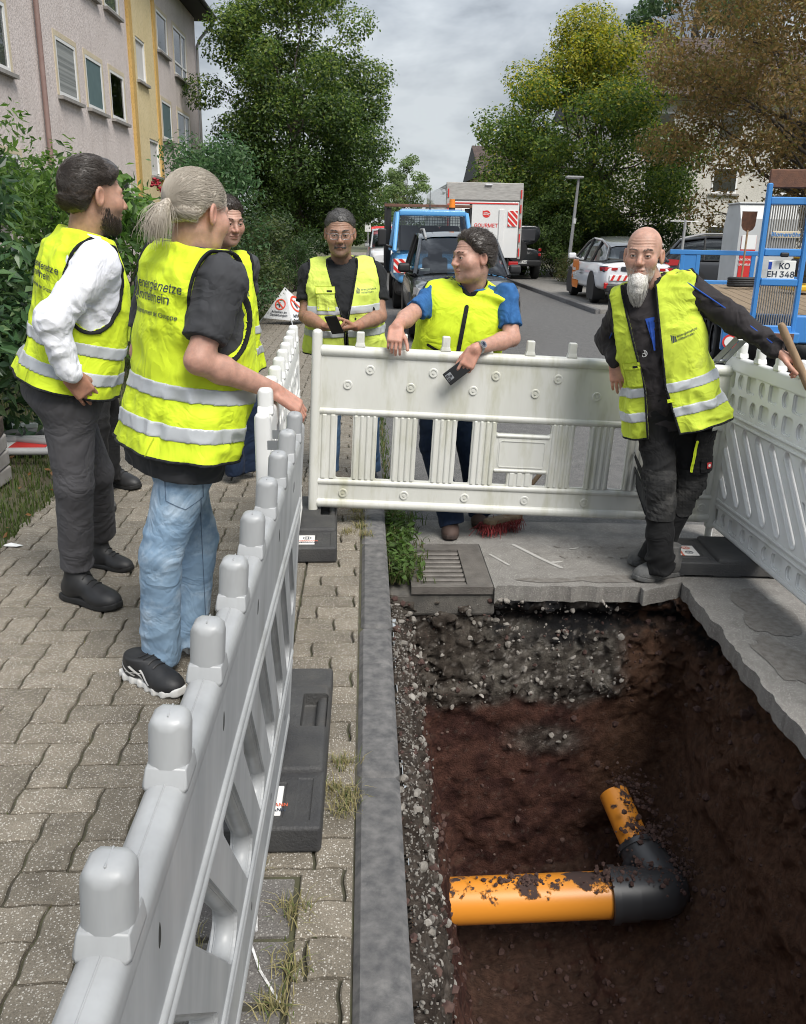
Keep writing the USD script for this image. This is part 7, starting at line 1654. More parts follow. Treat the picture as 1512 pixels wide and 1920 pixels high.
def wheel(par, x, y, r, w, side, rim='rim', spokes=5):
    t = UsdGeom.Xform.Define(stage, fresh(path_of(par), 'wheel')).GetPrim(); prof = np.array([[.62*r, -w*.5], [.86*r, -w*.5], [.97*r, -w*.42], [r, -w*.25], [r, w*.25], [.97*r, w*.42], [.86*r, w*.5], [.62*r, w*.5]])
    a = np.linspace(0, 2*np.pi, 33)[:-1]; rings = [np.stack([np.full(8, 0.0)+x+prof[:, 1], y+prof[:, 0]*math.cos(q), r+prof[:, 0]*math.sin(q)], 1) for q in a]; rings.append(rings[0])
    obj('tyre', ringloft(rings, False), 'tyre', t, smooth=40)
    xo = x+side*w*.30; ms = [cyl((x-side*w*.3, y, r), (x+side*w*.12, y, r), r*.64, n=28)]
    obj('hub', ms[0], 'plastic_black', t, smooth=40)
    sp = []
    for k in range(spokes):
        m = trimesh.creation.box([.02, .085*r/.34, r*.60]); m.apply_translation([0, 0, r*.31]); m.apply_transform(rot_axis([1, 0, 0], 2*np.pi*k/spokes)); m.apply_translation([xo, y, r]); sp.append(m)
    rg = sg.Point(0, 0).buffer(r*.655).difference(sg.Point(0, 0).buffer(r*.57)); m = extrude(rg, .03); m.vertices = np.c_[xo-.015+m.vertices[:, 2], y+m.vertices[:, 0], r+m.vertices[:, 1]]
    obj('rim', cat_(sp+[m, cyl((xo-.015, y, r), (xo+.015, y, r), r*.16, n=14)]), rim, t)
def car(name, label, cat, loc, rz, L, W, prof, gh, paintm, wheels, wr=.34, rails=False, rim='rim', roofmat=None, arch=True):
    """prof: stations (y, z sill, z belt, z bonnet crown, half width); gh: greenhouse stations (y, z belt, z roof, belt half width, roof half width). Front at +y."""
    t = thing(name, label, cat, loc, rz)
    rings = []
    for y, zs, zb, zc, w in prof:
        rings.append(np.array([[-w*.90, y, zs], [-w*.99, y, zs+(zb-zs)*.18], [-w, y, zs+(zb-zs)*.55], [-w*.965, y, zb-.03], [-w*.90, y, zb+(zc-zb)*.35], [-w*.5, y, zc], [w*.5, y, zc], [w*.90, y, zb+(zc-zb)*.35], [w*.965, y, zb-.03], [w, y, zs+(zb-zs)*.55], [w*.99, y, zs+(zb-zs)*.18], [w*.90, y, zs]]))
    cage('body', [rings[0]]+rings+[rings[-1]], paintm, t)
    def gring(y, zb, zr, wb, wr_): return np.array([[-wb, y, zb], [-wb+(wb-wr_)*.5, y, zb+(zr-zb)*.55], [-wr_, y, zr-.02], [-wr_*.75, y, zr+.018], [-wr_*.25, y, zr+.035], [wr_*.25, y, zr+.035], [wr_*.75, y, zr+.018], [wr_, y, zr-.02], [wb-(wb-wr_)*.5, y, zb+(zr-zb)*.55], [wb, y, zb]])
    g_ = [gring(*q) for q in gh]; gm = ringloft(g_, False)
    if (gm.face_normals[:, 2]).sum() < 0: gm.invert()
    obj('windows', gm, 'car_glass', t, smooth=50)
    # roof skin and pillars, proud of the glass
    hi = [q for q in gh if q[2]-q[1] > .28]
    rr_ = [gring(*q)[2:8]+np.array([0, 0, .012]) for q in hi]; m = ringloft(rr_, False)
    if m.face_normals[:, 2].sum() < 0: m.invert()
    under = m.copy(); under.vertices = under.vertices-[0, 0, .05]; under.invert()
    obj('roof', cat_([m, under]), roofmat or paintm, t, smooth=50)
    for sx in (-1, 1):
        def P_(q, f): w = q[3]+(q[4]-q[3])*f; return np.array([sx*(w+.006), q[0], q[1]+(q[2]-q[1])*f])
        lines = [[P_(gh[0], .02)]+[P_(q, .97) for q in gh if q[2]-q[1] > .1][:2], [P_(gh[-1], .02)]+[P_(q, .97) for q in gh[::-1] if q[2]-q[1] > .1][:2]]
        for ln_ in lines: obj('pillar', tube(np.array(ln_), .036, 8), roofmat or paintm, t, smooth=40)
        for k in range(1, len(hi)-1):
            if abs(hi[k][0]-hi[0][0]) > .5: obj('pillar', tube(np.array([P_(hi[k], .0), P_(hi[k], .5), P_(hi[k], .97)]), .030, 6), 'plastic_black', t, smooth=40)
        obj('roof_edge', tube(np.array([P_(q, .98) for q in hi]), .024, 6), paintm, t, smooth=40)
        obj('belt_trim', tube(np.array([P_(q, .0)+[sx*.004, 0, .0] for q in gh]), .013, 6), 'plastic_black', t)
        if rails: obj('roof_rail', tube(np.array([P_(q, 1.0)+[-sx*.09, 0, z] for q, z in zip(hi, [.01]+[.075]*(len(hi)-2)+[.01])]), .022, 8), 'zinc', t, smooth=40)
        for yw in wheels:
            wv = np.interp(yw, sorted(q[0] for q in prof), [q[4] for q in sorted(prof)])
            if arch:
                rg = sg.Point(0, 0).buffer(wr*1.17).difference(sg.box(-2, -2, 2, -wr*.72)); m = extrude(rg, .30); m.vertices = np.c_[sx*(wv-.30+m.vertices[:, 2]*1.0), yw+m.vertices[:, 0], wr+m.vertices[:, 1]]
                obj('wheel_arch', m, 'plastic_black', t)
            wheel(t, sx*(wv-.135), yw, wr, .21, sx, rim)
        y0, y1 = gh[0][0]-.45, None
        obj('mirror', cat_([rbox(sx*(gh[0][3]+.17), gh[0][0]-.42, gh[0][1]+.10, .21, .12, .155, .045), cyl((sx*gh[0][3], gh[0][0]-.42, gh[0][1]+.03), (sx*(gh[0][3]+.1), gh[0][0]-.42, gh[0][1]+.07), .025)]), 'plastic_black' if paintm != 'paint_car_white' else 'paint_car_white', t, smooth=40)
        obj('seat', cat_([rbox(sx*.38, gh[0][0]-1.15, gh[0][1]-.05, .46, .14, .62, .06), rbox(sx*.38, gh[0][0]-1.17, gh[0][1]+.33, .26, .10, .18, .04)]), 'seat_dark', t, smooth=40)
    return t
def plate(par, cx, y, z, txt_, face, w=.52, h=.11, two=None):
    """Number plate facing +y (1) or -y (-1) in the vehicle's own frame."""
    p = obj('number_plate', rbox(cx, y, z, w, .012, h, .005, 1), 'plate_white', par); 
    def put(s_, hh, dx, dz):
        m = centred(meshkit.text_mesh(s_, hh, .002, bold=True)); v = m.vertices; m.vertices = np.c_[cx+dx-face*v[:, 0], y+face*(.007+v[:, 2]), z+dz+v[:, 1]-hh/2]; obj('lettering', m, 'print_dark', p)
    if two: put(two[0], h*.30, .03, h*.22); put(two[1], h*.30, .0, -h*.22)
    elif txt_: put(txt_, h*.62, .02, 0)
    obj('euro_band', box(cx+face*(w/2-.022), y+face*.0066, z+(h*.22 if two else 0), .036, .002, h*(.40 if two else .9)), 'plate_blue', p)
    return p
# ---- black estate car in the lane, facing the pit
W_ = .92
SUV = car('parked_car', 'black off-road car facing the camera behind the man in the blue shirt', 'car', (1.62, 16.55, -.10), math.pi, 4.6, 1.84,
    [(-2.28, .45, .95, 1.0, .80), (-2.1, .36, 1.0, 1.04, .90), (-1.2, .30, 1.0, 1.04, .92), (0, .28, .99, 1.03, .92), (.85, .28, .98, 1.05, .92), (1.5, .30, .93, 1.04, .92), (2.05, .34, .84, .96, .90), (2.26, .40, .74, .84, .80), (2.32, .42, .66, .72, .70)],
    [(1.12, 1.02, 1.03, .80, .74), (.30, 1.0, 1.60, .86, .66), (-.35, 1.0, 1.68, .87, .66), (-1.25, 1.0, 1.68, .87, .66), (-1.95, 1.0, 1.60, .84, .62), (-2.2, 1.02, 1.06, .80, .66)], 'paint_black', (1.42, -1.35), wr=.35, rails=True)
for sx in (-1, 1):
    hl = obj('headlight', trimesh.convex.convex_hull(np.array([[sx*.86, 1.98, .87], [sx*.88, 1.92, .70], [sx*.52, 2.25, .80], [sx*.54, 2.27, .66], [sx*.80, 2.17, .86], [sx*.83, 2.12, .66], [sx*.62, 2.22, .84]])), 'lamp_clear', SUV)
    obj('lens', trimesh.creation.icosphere(2, .075).apply_transform(np.diag([1, .6, 1, 1.])).apply_translation([sx*.70, 2.20, .755]), 'rim', hl, smooth=True)
    obj('fog_lamp', cyl((sx*.62, 2.28, .45), (sx*.62, 2.315, .45), .06), 'lamp_clear', SUV)
gr = obj('grille', rbox(0, 2.27, .66, .86, .10, .20, .03), 'plastic_black', SUV)
obj('chrome_bar', cat_([rbox(0, 2.325, .66, .84, .02, .028, .008), rbox(0, 2.325, .755, .86, .02, .018, .006)]), 'rim', gr)
obj('badge', rbox(0, 2.34, .66, .15, .015, .05, .006), 'amber', gr); obj('bumper', rbox(0, 2.28, .44, 1.6, .14, .17, .05), 'plastic_black', SUV, smooth=40); plate(SUV, 0, 2.36, .47, '', 1)
obj('wiper', cat_([tube(np.array([[.5, 1.10, 1.06], [.05, 1.04, 1.075]]), .012, 5), tube(np.array([[-.1, 1.10, 1.06], [-.62, 1.03, 1.075]]), .012, 5)]), 'plastic_black', SUV); obj('sticker', rbox(.62, .98, 1.10, .16, .004, .05, .002, 1), 'sign_white', SUV); obj('paper', rbox(-.1, 1.02, 1.06, .25, .10, .006, .002, 1), 'sign_white', SUV)
# ---- blue flatbed truck
BT = thing('pickup_truck', 'blue flatbed truck with an orange beacon on its roof behind the black car', 'truck', (1.54, 22.0, -.10), math.pi)
def ring_cab(y, z0, z1, w0, w1): return np.array([[-w0, y, z0], [-w0*1.01, y, z0+(z1-z0)*.5], [-w1, y, z1-.10], [-w1*.86, y, z1], [w1*.86, y, z1], [w1, y, z1-.10], [w0*1.01, y, z0+(z1-z0)*.5], [w0, y, z0]])
cage('body', [ring_cab(*q) for q in ((-1.15, .45, 1.30, .96, .94), (-1.15, .45, 1.30, .96, .94), (0, .45, 1.30, .97, .95), (.75, .5, 1.28, .96, .92), (1.25, .5, 1.12, .92, .86), (1.55, .52, .92, .84, .78), (1.6, .55, .86, .8, .7))], 'paint_blue', BT)
cab = [np.array([[-w, y, zb], [-w2, y, zt-.06], [-w2*.88, y, zt], [w2*.88, y, zt], [w2, y, zt-.06], [w, y, zb]]) for y, zb, zt, w, w2 in ((.85, 1.26, 1.30, .90, .86), (.18, 1.27, 2.16, .93, .80), (-.2, 1.27, 2.22, .94, .80), (-1.1, 1.27, 2.20, .94, .80))]
gm = ringloft(cab, False); gm.invert() if gm.face_normals[:, 2].sum() < 0 else None; obj('windows', gm, 'car_glass', BT, smooth=30)
m = ringloft([c[1:5]+[0, 0, .012] for c in cab[1:]], False); m.invert() if m.face_normals[:, 2].sum() < 0 else None
u_ = m.copy(); u_.vertices = u_.vertices-[0, 0, .06]; u_.invert(); obj('roof', cat_([m, u_, rbox(0, .20, 2.13, 1.56, .12, .14, .04)]), 'paint_blue', BT, smooth=40)
for sx in (-1, 1):
    for a, b_ in (((sx*.905, .85, 1.27), (sx*.815, .18, 2.12)), ((sx*.945, -1.08, 1.27), (sx*.81, -1.08, 2.16)), ((sx*.945, -.25, 1.27), (sx*.815, -.25, 2.16))): obj('pillar', tube(np.array([a, b_]), .05, 8), 'paint_blue', BT, smooth=40)
    obj('mirror', cat_([rbox(sx*1.18, .55, 1.58, .20, .10, .38, .04), cyl((sx*.92, .55, 1.35), (sx*1.15, .55, 1.42), .03)]), 'plastic_black', BT, smooth=40)
    for yw in (.85, -2.4): wheel(BT, sx*.82, yw, .34, .22, sx)
    obj('headlight', rbox(sx*.66, 1.52, .88, .30, .16, .22, .06), 'lamp_clear', BT, smooth=40)
    st = obj('warning_panel', rbox(sx*.80, 1.62, .98, .28, .015, .30, .004, 1), 'sign_white', BT)
    for k in (-1, 0, 1): obj('stripe', extrude_y(sg.LineString([(-.2, -.2), (.2, .2)]).buffer(.03).intersection(sg.box(-.14, -.15, .14, .15)) if k == 0 else sa.translate(sg.LineString([(-.3, -.3), (.3, .3)]).buffer(.03), k*.16, 0).intersection(sg.box(-.14, -.15, .14, .15)), 0, .004).apply_transform(frame((sx*.80, 1.629, .98), (0, 1, 0), (sx, 0, 0), (0, 0, 1))), 'sign_red', st)
obj('wheel_cover', rbox(0, 1.0, .5, 1.8, 1.0, .35, .1), 'plastic_black', BT)
fr = UsdGeom.Xform.Define(stage, fresh(path_of(BT), 'headboard')).GetPrim()
for sx in (-1, 1): obj('post', rbox(sx*1.07, -1.28, 1.55, .06, .08, 1.70, .008, 1), 'plastic_black', fr)
obj('rail', rbox(0, -1.28, 2.33, 2.2, .10, .07, .008, 1), 'rust', fr); obj('panel', cat_([box(sx*.985, -1.30, 1.5, .12, .03, 1.55) for sx in (-1, 1)]), 'plastic_black', fr)
bars = [box(-.8+k*.064, -1.12, 1.86, .012, .012, .56) for k in range(26)]+[box(0, -1.115, 1.6+k*.064, 1.62, .010, .012) for k in range(9)]
obj('window_grille', cat_(bars), 'grille_mesh', BT); obj('flatbed', rbox(0, -3.0, .95, 2.1, 3.3, .16, .02), 'alu_dirty', BT); obj('side_board', cat_([box(sx*1.03, -3.0, 1.22, .04, 3.3, .40) for sx in (-1, 1)]), 'alu_dirty', BT)
bc = obj('beacon_base', cyl((-.52, -.45, 2.22), (-.52, -.45, 2.28), .075, n=20), 'plastic_black', BT); obj('beacon', cyl((-.52, -.45, 2.28), (-.52, -.45, 2.47), .078, .066, 20), 'amber', BT, smooth=40)
obj('antenna', tube(np.array([[.05, .1, 2.22], [.05, .08, 2.30], [.05, 0, 2.7]]), [.03, .012, .005], 6), 'plastic_black', BT); plate(BT, 0, 1.63, .62, '', 1)
obj('seats', cat_([rbox(x, -.75, 1.45, .5, .14, .8, .06) for x in (-.5, .0, .5)]), 'seat_dark', BT, smooth=40)
# ---- white box truck seen from behind
y0 = 28.0; xa, xb = ux(836, y0, 2)[0], ux(979, y0, 2)[0]; zt = at(905, 344, y=y0)[2]; cx, w = (xa+xb)/2, xb-xa; zb = .95
WT = thing('box_truck', 'white box truck with a tail lift and red logo seen from behind', 'truck', (cx, y0, -.10))
obj('box', rbox(0, 4.6, (zt+.1+zb)/2+.02, w, 9.1, zt-zb+.06, .03), 'box_white', WT)
f = UsdGeom.Xform.Define(stage, fresh(path_of(WT), 'rear_frame')).GetPrim(); zt2 = zt+.10
obj('header', rbox(0, .02, zt2-.22, w, .12, .50, .02), 'alu_dirty', f)
for sx in (-1, 1): obj('post', rbox(sx*(w/2-.05), .02, (zt2+zb)/2-.1, .10, .14, zt2-zb-.2, .02), 'alu_dirty', f); obj('hinge', cat_([box(sx*(w/2-.06), -.06, zb+.2+k*.42, .035, .03, .24) for k in range(5)]), 'sign_red', f)
tl = obj('tail_lift', rbox(0, -.075, (zb+zt2-.52)/2+.02, w-.24, .06, zt2-.55-zb, .015), 'box_white', WT)
obj('red_edge', cat_([box(0, -.112, zt2-.56, w-.3, .012, .035)]), 'sign_red', tl); obj('guide_rail', cat_([rbox(x, -.12, (zb+zt2-.5)/2-.05, .16, .04, zt2-zb-.85, .01, 1) for x in (-.62, .52)]), 'box_white', tl)
wp = obj('warning_panel', rbox(.86, -.12, zb+1.18, .30, .015, .46, .004, 1), 'sign_white', tl)
for k in range(-2, 3): obj('stripe', extrude_y(sa.translate(sg.LineString([(-.4, .4), (.4, -.4)]).buffer(.038), 0, k*.17).intersection(sg.box(-.145, -.225, .145, .225)), 0, .004).apply_transform(frame((.86, -.129, zb+1.18), (0, -1, 0), (1, 0, 0), (0, 0, 1))), 'sign_red', wp)
def vtext(s_, hh, x, z, y, mat, par, bold=True, name='lettering'):
    m = centred(meshkit.text_mesh(s_, hh, .004, bold=bold)); v = m.vertices; m.vertices = np.c_[x+v[:, 0], y-v[:, 2], z+v[:, 1]]; return obj(name, m, mat, par)
vtext('GOURMET', .105, .06, zb+.92, -.106, 'sign_red', tl)
lg = sg.Point(0, 0).buffer(.15).union(sg.box(-.15, -.02, .0, .13)).difference(sg.LineString([(-.10, .04), (0, .055), (.12, .02)]).buffer(.018)).difference(sg.LineString([(-.11, -.02), (0, 0.0), (.11, -.04)]).buffer(.016))
obj('logo', extrude_y(sa.scale(lg, .78, .70, origin=(0, 0)), 0, .004).apply_transform(frame((.06, -.106, zb+1.30), (0, -1, 0), (1, 0, 0), (0, 0, 1))), 'sign_red', tl)
obj('bumper_bar', rbox(0, .0, .62, w-.1, .10, .14, .02), 'alu_dirty', WT); obj('tail_lamp', rbox(-w/2+.2, -.02, .82, .3, .08, .12, .02), 'lamp_red', WT); obj('tail_lamp', rbox(w/2-.2, -.02, .82, .3, .08, .12, .02), 'lamp_red', WT)
obj('chassis', box(0, 4.8, .78, .9, 9, .24), 'plastic_black', WT)
for sx in (-1, 1):
    for yw in (2.2, 7.6): wheel(WT, sx*(w/2-.22), yw, .48, .34, sx, 'rim_dark')
obj('cab', rbox(0, 10.0, 1.7, w*.95, 1.7, 2.5, .15), 'box_white', WT); obj('lamp', rbox(.1, -.05, zt2-.03, .22, .1, .05, .02), 'lamp_clear', f)
# ---- black off-roader beyond it
DF = thing('parked_car', 'black boxy off-road car with a spare wheel beside the box truck', 'car', (5.42, 33.0, 0.0))
cage('body', [np.array([[-w_, y, z0], [-w_*1.02, y, (z0+z1)/2], [-w_*.98, y, z1], [w_*.98, y, z1], [w_*1.02, y, (z0+z1)/2], [w_, y, z0]]) for y, z0, z1, w_ in ((0, .5, 1.15, .93), (0, .45, 1.16, .95), (2.4, .42, 1.16, .97), (4.3, .45, 1.1, .95), (4.5, .5, 1.0, .9))], 'paint_black', DF)
cage('cabin', [np.array([[-.92, y, 1.12], [-.86, y, z1-.06], [-.76, y, z1], [.76, y, z1], [.86, y, z1-.06], [.92, y, 1.12]]) for y, z1 in ((.05, 1.88), (.06, 1.90), (1.5, 1.93), (2.6, 1.90), (3.2, 1.2))], 'paint_black', DF)
obj('rear_window', rbox(0, .04, 1.56, 1.3, .02, .40, .008), 'lens', DF); obj('spare_wheel', cyl((-.02, -.20, 1.02), (-.02, .05, 1.02), .38, .40, 30), 'plastic_black', DF, smooth=40)
for sx in (-1, 1):
    obj('tail_lamp', cat_([rbox(sx*.84, -.01, z, .10, .03, .10, .01) for z in (1.05, .88)]), 'lamp_red', DF)
    for yw in (.8, 3.6): wheel(DF, sx*.85, yw, .40, .25, sx, 'rim_dark')
obj('bumper', rbox(0, -.06, .58, 1.8, .16, .22, .05), 'plastic_black', DF, smooth=40); plate(DF, .12, -.145, .62, 'KO EM 743', -1)
# ---- white and orange car at the right kerb
OC = car('parked_car', 'white electric car with an orange front door parked on the right pavement', 'car', (6.50, 23.62, 0.0), -.03, 4.5, 1.86,
    [(-2.28, .50, .84, .95, .74), (-2.18, .36, .90, 1.02, .86), (-1.8, .30, .97, 1.06, .92), (-.8, .26, .98, 1.0, .93), (.6, .26, .95, .98, .93), (1.25, .27, .90, .99, .92), (1.95, .30, .80, .88, .88), (2.2, .36, .70, .76, .78), (2.28, .42, .62, .66, .66)],
    [(1.45, .96, .97, .78, .70), (.55, .96, 1.44, .83, .60), (-.1, .97, 1.54, .84, .60), (-.95, .98, 1.50, .84, .58), (-1.55, 1.0, 1.33, .80, .55), (-2.08, 1.03, 1.06, .74, .60)], 'paint_car_white', (1.36, -1.36), wr=.355, rim='rim_dark', roofmat='paint_grey')
# tail of the car (its rear faces the camera)
obj('rear_lamp', trimesh.convex.convex_hull(np.array([[-.88, -2.05, .90], [-.86, -2.02, .78], [-.30, -2.30, .90], [-.30, -2.30, .80], [.30, -2.30, .90], [.30, -2.30, .80], [.88, -2.05, .90], [.86, -2.02, .78], [-.80, -2.20, .91], [.80, -2.20, .91], [-.80, -2.22, .77], [.80, -2.22, .77]])), 'tail_dark' if 'tail_dark' in MATS else 'lens', OC)
for sx in (-1, 1): obj('rear_light', trimesh.convex.convex_hull(np.array([[sx*.885, -2.06, .885], [sx*.87, -2.06, .80], [sx*.5, -2.31, .875], [sx*.5, -2.31, .82], [sx*.78, -2.24, .89], [sx*.78, -2.25, .80]])), 'lamp_red', OC); obj('reflector', rbox(sx*.74, -2.25, .46, .10, .06, .14, .02), 'lamp_red', OC)
ws = obj('warning_strip', rbox(0, -2.30, .645, 1.36, .02, .13, .006, 1), 'sign_white', OC)
for k in range(9): obj('stripe', extrude_y(sa.translate(sg.Polygon([(-.06, -.064), (.0, -.064), (.06, .064), (0, .064)]), -.60+k*.15, 0).intersection(sg.box(-.67, -.064, .67, .064)), 0, .004).apply_transform(frame((0, -2.311, .645), (0, -1, 0), (1, 0, 0), (0, 0, 1))), 'sign_red', ws)
obj('spoiler', rbox(0, -2.06, 1.06, 1.35, .20, .035, .015), 'plastic_black', OC); obj('diffuser', rbox(0, -2.20, .40, 1.5, .18, .20, .05), 'plastic_black', OC, smooth=40); plate(OC, 0, -2.30, .50, '', -1)
# orange door on its left side with white lettering
door = sa.scale(sg.Point(0, 0).buffer(.62, quad_segs=16), .72, .95).intersection(sg.box(-.46, -.36, .46, .36))
dm = fine(door, .06); v = dm.vertices; 
def side_x(y, z): return -(.912-.05*max(0, (z-.80))-.02*max(0, .5-z))
dm.vertices = np.c_[[side_x(0, .62+q[1])-.006 for q in v], .62+v[:, 0], .62+v[:, 1]]; dr = obj('orange_door', dm, 'paint_orange', OC, label='orange door with white lettering')
for i, t_ in enumerate(('Komm in', 'unser Team!')):
    m = meshkit.text_mesh(t_, .082, .004, bold=True); v = m.vertices; m.vertices = np.c_[np.full(len(v), -.9215)-v[:, 2], .96-v[:, 0]*.80, .70-.115*i+v[:, 1]]; obj('lettering', m, 'sign_white', dr)
m = meshkit.text_mesh('werde energienetzer', .035, .004); v = m.vertices; m.vertices = np.c_[np.full(len(v), -.9215)-v[:, 2], .96-v[:, 0], .47+v[:, 1]]; obj('lettering', m, 'sign_white', dr)
for i, t_ in enumerate(('energienetze', 'mittelrhein')):
    m = meshkit.text_mesh(t_, .055, .004); v = m.vertices; m.vertices = np.c_[np.full(len(v), -.924)-v[:, 2], .02-v[:, 0], .72-.08*i+v[:, 1]]; obj('lettering', m, 'zinc', OC)
obj('rear_sticker', rbox(.0, -1.86, 1.20, 1.0, .01, .20, .004, 1).apply_transform(rot_axis([1, 0, 0], 0.0)), 'sticker_pink' if 'sticker_pink' in MATS else 'amber', OC) if False else None
# ---- dark grey car parked across, behind the trailer
GC = car('parked_car', 'dark grey car parked across behind the bald man, its red tail lamp showing', 'car', (10.35, 24.8, 0.0), -math.pi/2-.28, 4.5, 1.84,
    [(-2.26, .50, .95, 1.02, .78), (-2.1, .36, 1.0, 1.05, .90), (-1.2, .30, 1.0, 1.03, .92), (0, .28, .99, 1.02, .92), (.9, .28, .96, 1.03, .92), (1.6, .30, .90, .98, .91), (2.1, .36, .78, .86, .84), (2.26, .42, .66, .72, .7)],
    [(1.25, 1.0, 1.01, .80, .72), (.45, 1.0, 1.50, .86, .64), (-.2, 1.0, 1.62, .87, .64), (-1.1, 1.0, 1.61, .87, .64), (-1.75, 1.0, 1.52, .84, .60), (-2.15, 1.02, 1.08, .80, .66)], 'paint_grey', (1.4, -1.35), wr=.35, rails=True)
for sx in (-1, 1): obj('tail_lamp', trimesh.convex.convex_hull(np.array([[sx*.90, -1.72, 1.0], [sx*.915, -1.75, .86], [sx*.62, -2.24, 1.0], [sx*.62, -2.27, .88], [sx*.86, -2.12, 1.02], [sx*.88, -2.14, .84]])), 'lamp_red', GC)
plate(GC, 0, -2.3, .8, '', -1)
# ---- far white van and red car on the left
FV = car('parked_car', 'small white van far down the street left of the blue truck', 'car', (.98, 41.0, -.10), math.pi, 4.4, 1.8,
    [(-2.2, .4, 1.0, 1.05, .8), (-2.0, .3, 1.05, 1.1, .88), (0, .28, 1.05, 1.08, .9), (1.2, .3, .98, 1.05, .9), (2.0, .36, .8, .9, .84), (2.2, .42, .7, .75, .7)], [(1.4, 1.0, 1.02, .8, .7), (.6, 1.04, 1.7, .86, .7), (-.5, 1.05, 1.78, .86, .7), (-1.6, 1.05, 1.78, .86, .7), (-2.1, 1.05, 1.7, .84, .7)], 'paint_car_white', (1.35, -1.35))
RC = car('parked_car', 'red car parked far away beyond the white van', 'car', (.95, 49.0, -.10), math.pi, 4.2, 1.75, [(-2.1, .4, .95, 1.0, .8), (-1.9, .3, 1.0, 1.04, .86), (0, .28, 1.0, 1.03, .88), (1.2, .3, .94, 1.0, .88), (1.95, .36, .76, .86, .82), (2.1, .42, .66, .7, .7)], [(1.3, .98, 1.0, .78, .7), (.5, 1.0, 1.5, .84, .66), (-.4, 1.0, 1.9, .85, .66), (-1.4, 1.0, 1.9, .84, .64), (-2.0, 1.0, 1.84, .8, .64)], 'sign_red', (1.3, -1.3))
# ================================================================== trailer, container, street furniture
rl = np.array([4.46, 10.55, 0]); fl = np.array([6.25, 17.9, 0]); yd = unit(fl-rl); xd = np.array([yd[1], -yd[0], 0]); DK = .80
TR = thing('trailer', 'blue low-loader trailer with plank deck parked on the right', 'trailer', mat4=frame(rl+[0, 0, -.10], xd, yd, (0, 0, 1)))
TL, TW = float(np.linalg.norm(fl-rl)), 2.15
deck = UsdGeom.Xform.Define(stage, fresh(path_of(TR), 'deck')).GetPrim()
for k in range(11): obj('plank', bevbox(.10+(k+.5)*(TW-.2)/11, TL/2, DK, (TW-.2)/11-.012, TL-.06, .05, .006), 'planks', deck)
for x in (0.03, TW-.03): obj('side_beam', rbox(x, TL/2, DK-.10, .08, TL, .30, .015), 'trailer_blue', TR)
obj('rear_beam', rbox(TW/2, -.02, DK-.10, TW, .14, .32, .02), 'trailer_blue', TR); obj('front_beam', rbox(TW/2, TL, DK-.05, TW, .12, .30, .02), 'trailer_blue', TR)
hb = UsdGeom.Xform.Define(stage, fresh(path_of(TR), 'headboard')).GetPrim()
obj('top_rail', rbox(TW/2-.1, TL, DK+.62, TW+.3, .06, .09, .01), 'trailer_blue', hb)
for x in (.0, .30, TW*.62, TW): obj('post', rbox(x, TL+.005, DK+.31, .08, .055, .60, .008, 1), 'trailer_blue', hb)
obj('panel', rbox(.16, TL, DK+.30, .32, .03, .55, .01), 'trailer_blue', hb)
def ramp(x0, lab, wd=.46, h=1.62):
    r = UsdGeom.Xform.Define(stage, fresh(path_of(TR), 'ramp')).GetPrim(); yb, z0 = -.16, DK-.16
    tilt = lambda z: yb+.06*(z-z0)
    def seg(x, za, zb_, w_, t_, mt, nm): obj(nm, rbox(x, (tilt(za)+tilt(zb_))/2, (za+zb_)/2, w_, t_, zb_-za, .012, 1), mt, r)
    for x in (x0, x0+wd): seg(x, z0, z0+h+.05, .055, .09, 'trailer_blue', 'stile')
    for z in (.02, .55, .88, 1.44): seg(x0+wd/2, z0+z, z0+z+.085, wd-.055, .08, 'trailer_blue', 'rung')
    for a, b_ in ((.10, .55), (.97, 1.44)):
        for k in range(15): obj('bar', rbox(x0+.045+k*(wd-.09)/14, tilt(z0+a+.2), z0+(a+b_)/2, .013, .03, b_-a, .004, 1), 'mesh_metal', r)
    for k in range(15): obj('bar', rbox(x0+.045+k*(wd-.09)/14, tilt(z0+.3), z0+.33, .013, .03, .45, .004, 1), 'mesh_metal', r) if False else None
    obj('tongue', rbox(x0+wd/2, tilt(z0+h+.1), z0+h+.10, wd+.02, .05, .20, .012, 1), 'rust', r); obj('foot_plate', rbox(x0+wd/2, yb-.05, z0-.02, wd+.10, .20, .12, .015), 'trailer_blue', r); obj('foot_wear', rbox(x0+wd*.72, yb-.152, z0-.02, wd*.5, .006, .10, .003, 1), 'rust', r)
    return r
r1 = ramp(.12, 'ramp'); z0 = DK-.16; yb = -.16
p_ = plate(TR, .36, yb-.02+.06*.72, z0+.73, None, -1, w=.30, h=.21, two=('KO', 'EH 348'))
obj('plate_lamp', rbox(.36, yb-.04, z0+.90, .09, .06, .05, .015), 'plastic_black', TR); sgn = obj('maker_sign', rbox(.36, yb-.03+.06*1.1, z0+1.12, .30, .012, .075, .004, 1), 'cream', TR)
m = centred(meshkit.text_mesh('Blomenröhr', .042, .003, bold=True)); v = m.vertices; m.vertices = np.c_[.36+v[:, 0], yb-.037+.06*1.1-v[:, 2], z0+1.10+v[:, 1]]; obj('lettering', m, 'trailer_blue', sgn)
r2 = ramp(TW-.62, 'ramp')
obj('tail_lamp', rbox(-.16, -.05, DK-.02, .05, .06, .10, .01), 'lamp_red', TR); obj('marker_lamp', cyl((-.05, -.06, DK-.0), (-.05, -.13, DK), .055, n=18), 'lamp_clear', TR); obj('speed_disc', cyl((-.10, -.10, DK-.27), (-.10, -.115, DK-.27), .085, n=24), 'sign_red', TR); obj('speed_disc_centre', cyl((-.10, -.114, DK-.27), (-.10, -.120, DK-.27), .062, n=24), 'sign_white', TR)
obj('lamp_bracket', rbox(-.08, 0, DK-.16, .22, .10, .44, .015), 'trailer_blue', TR)
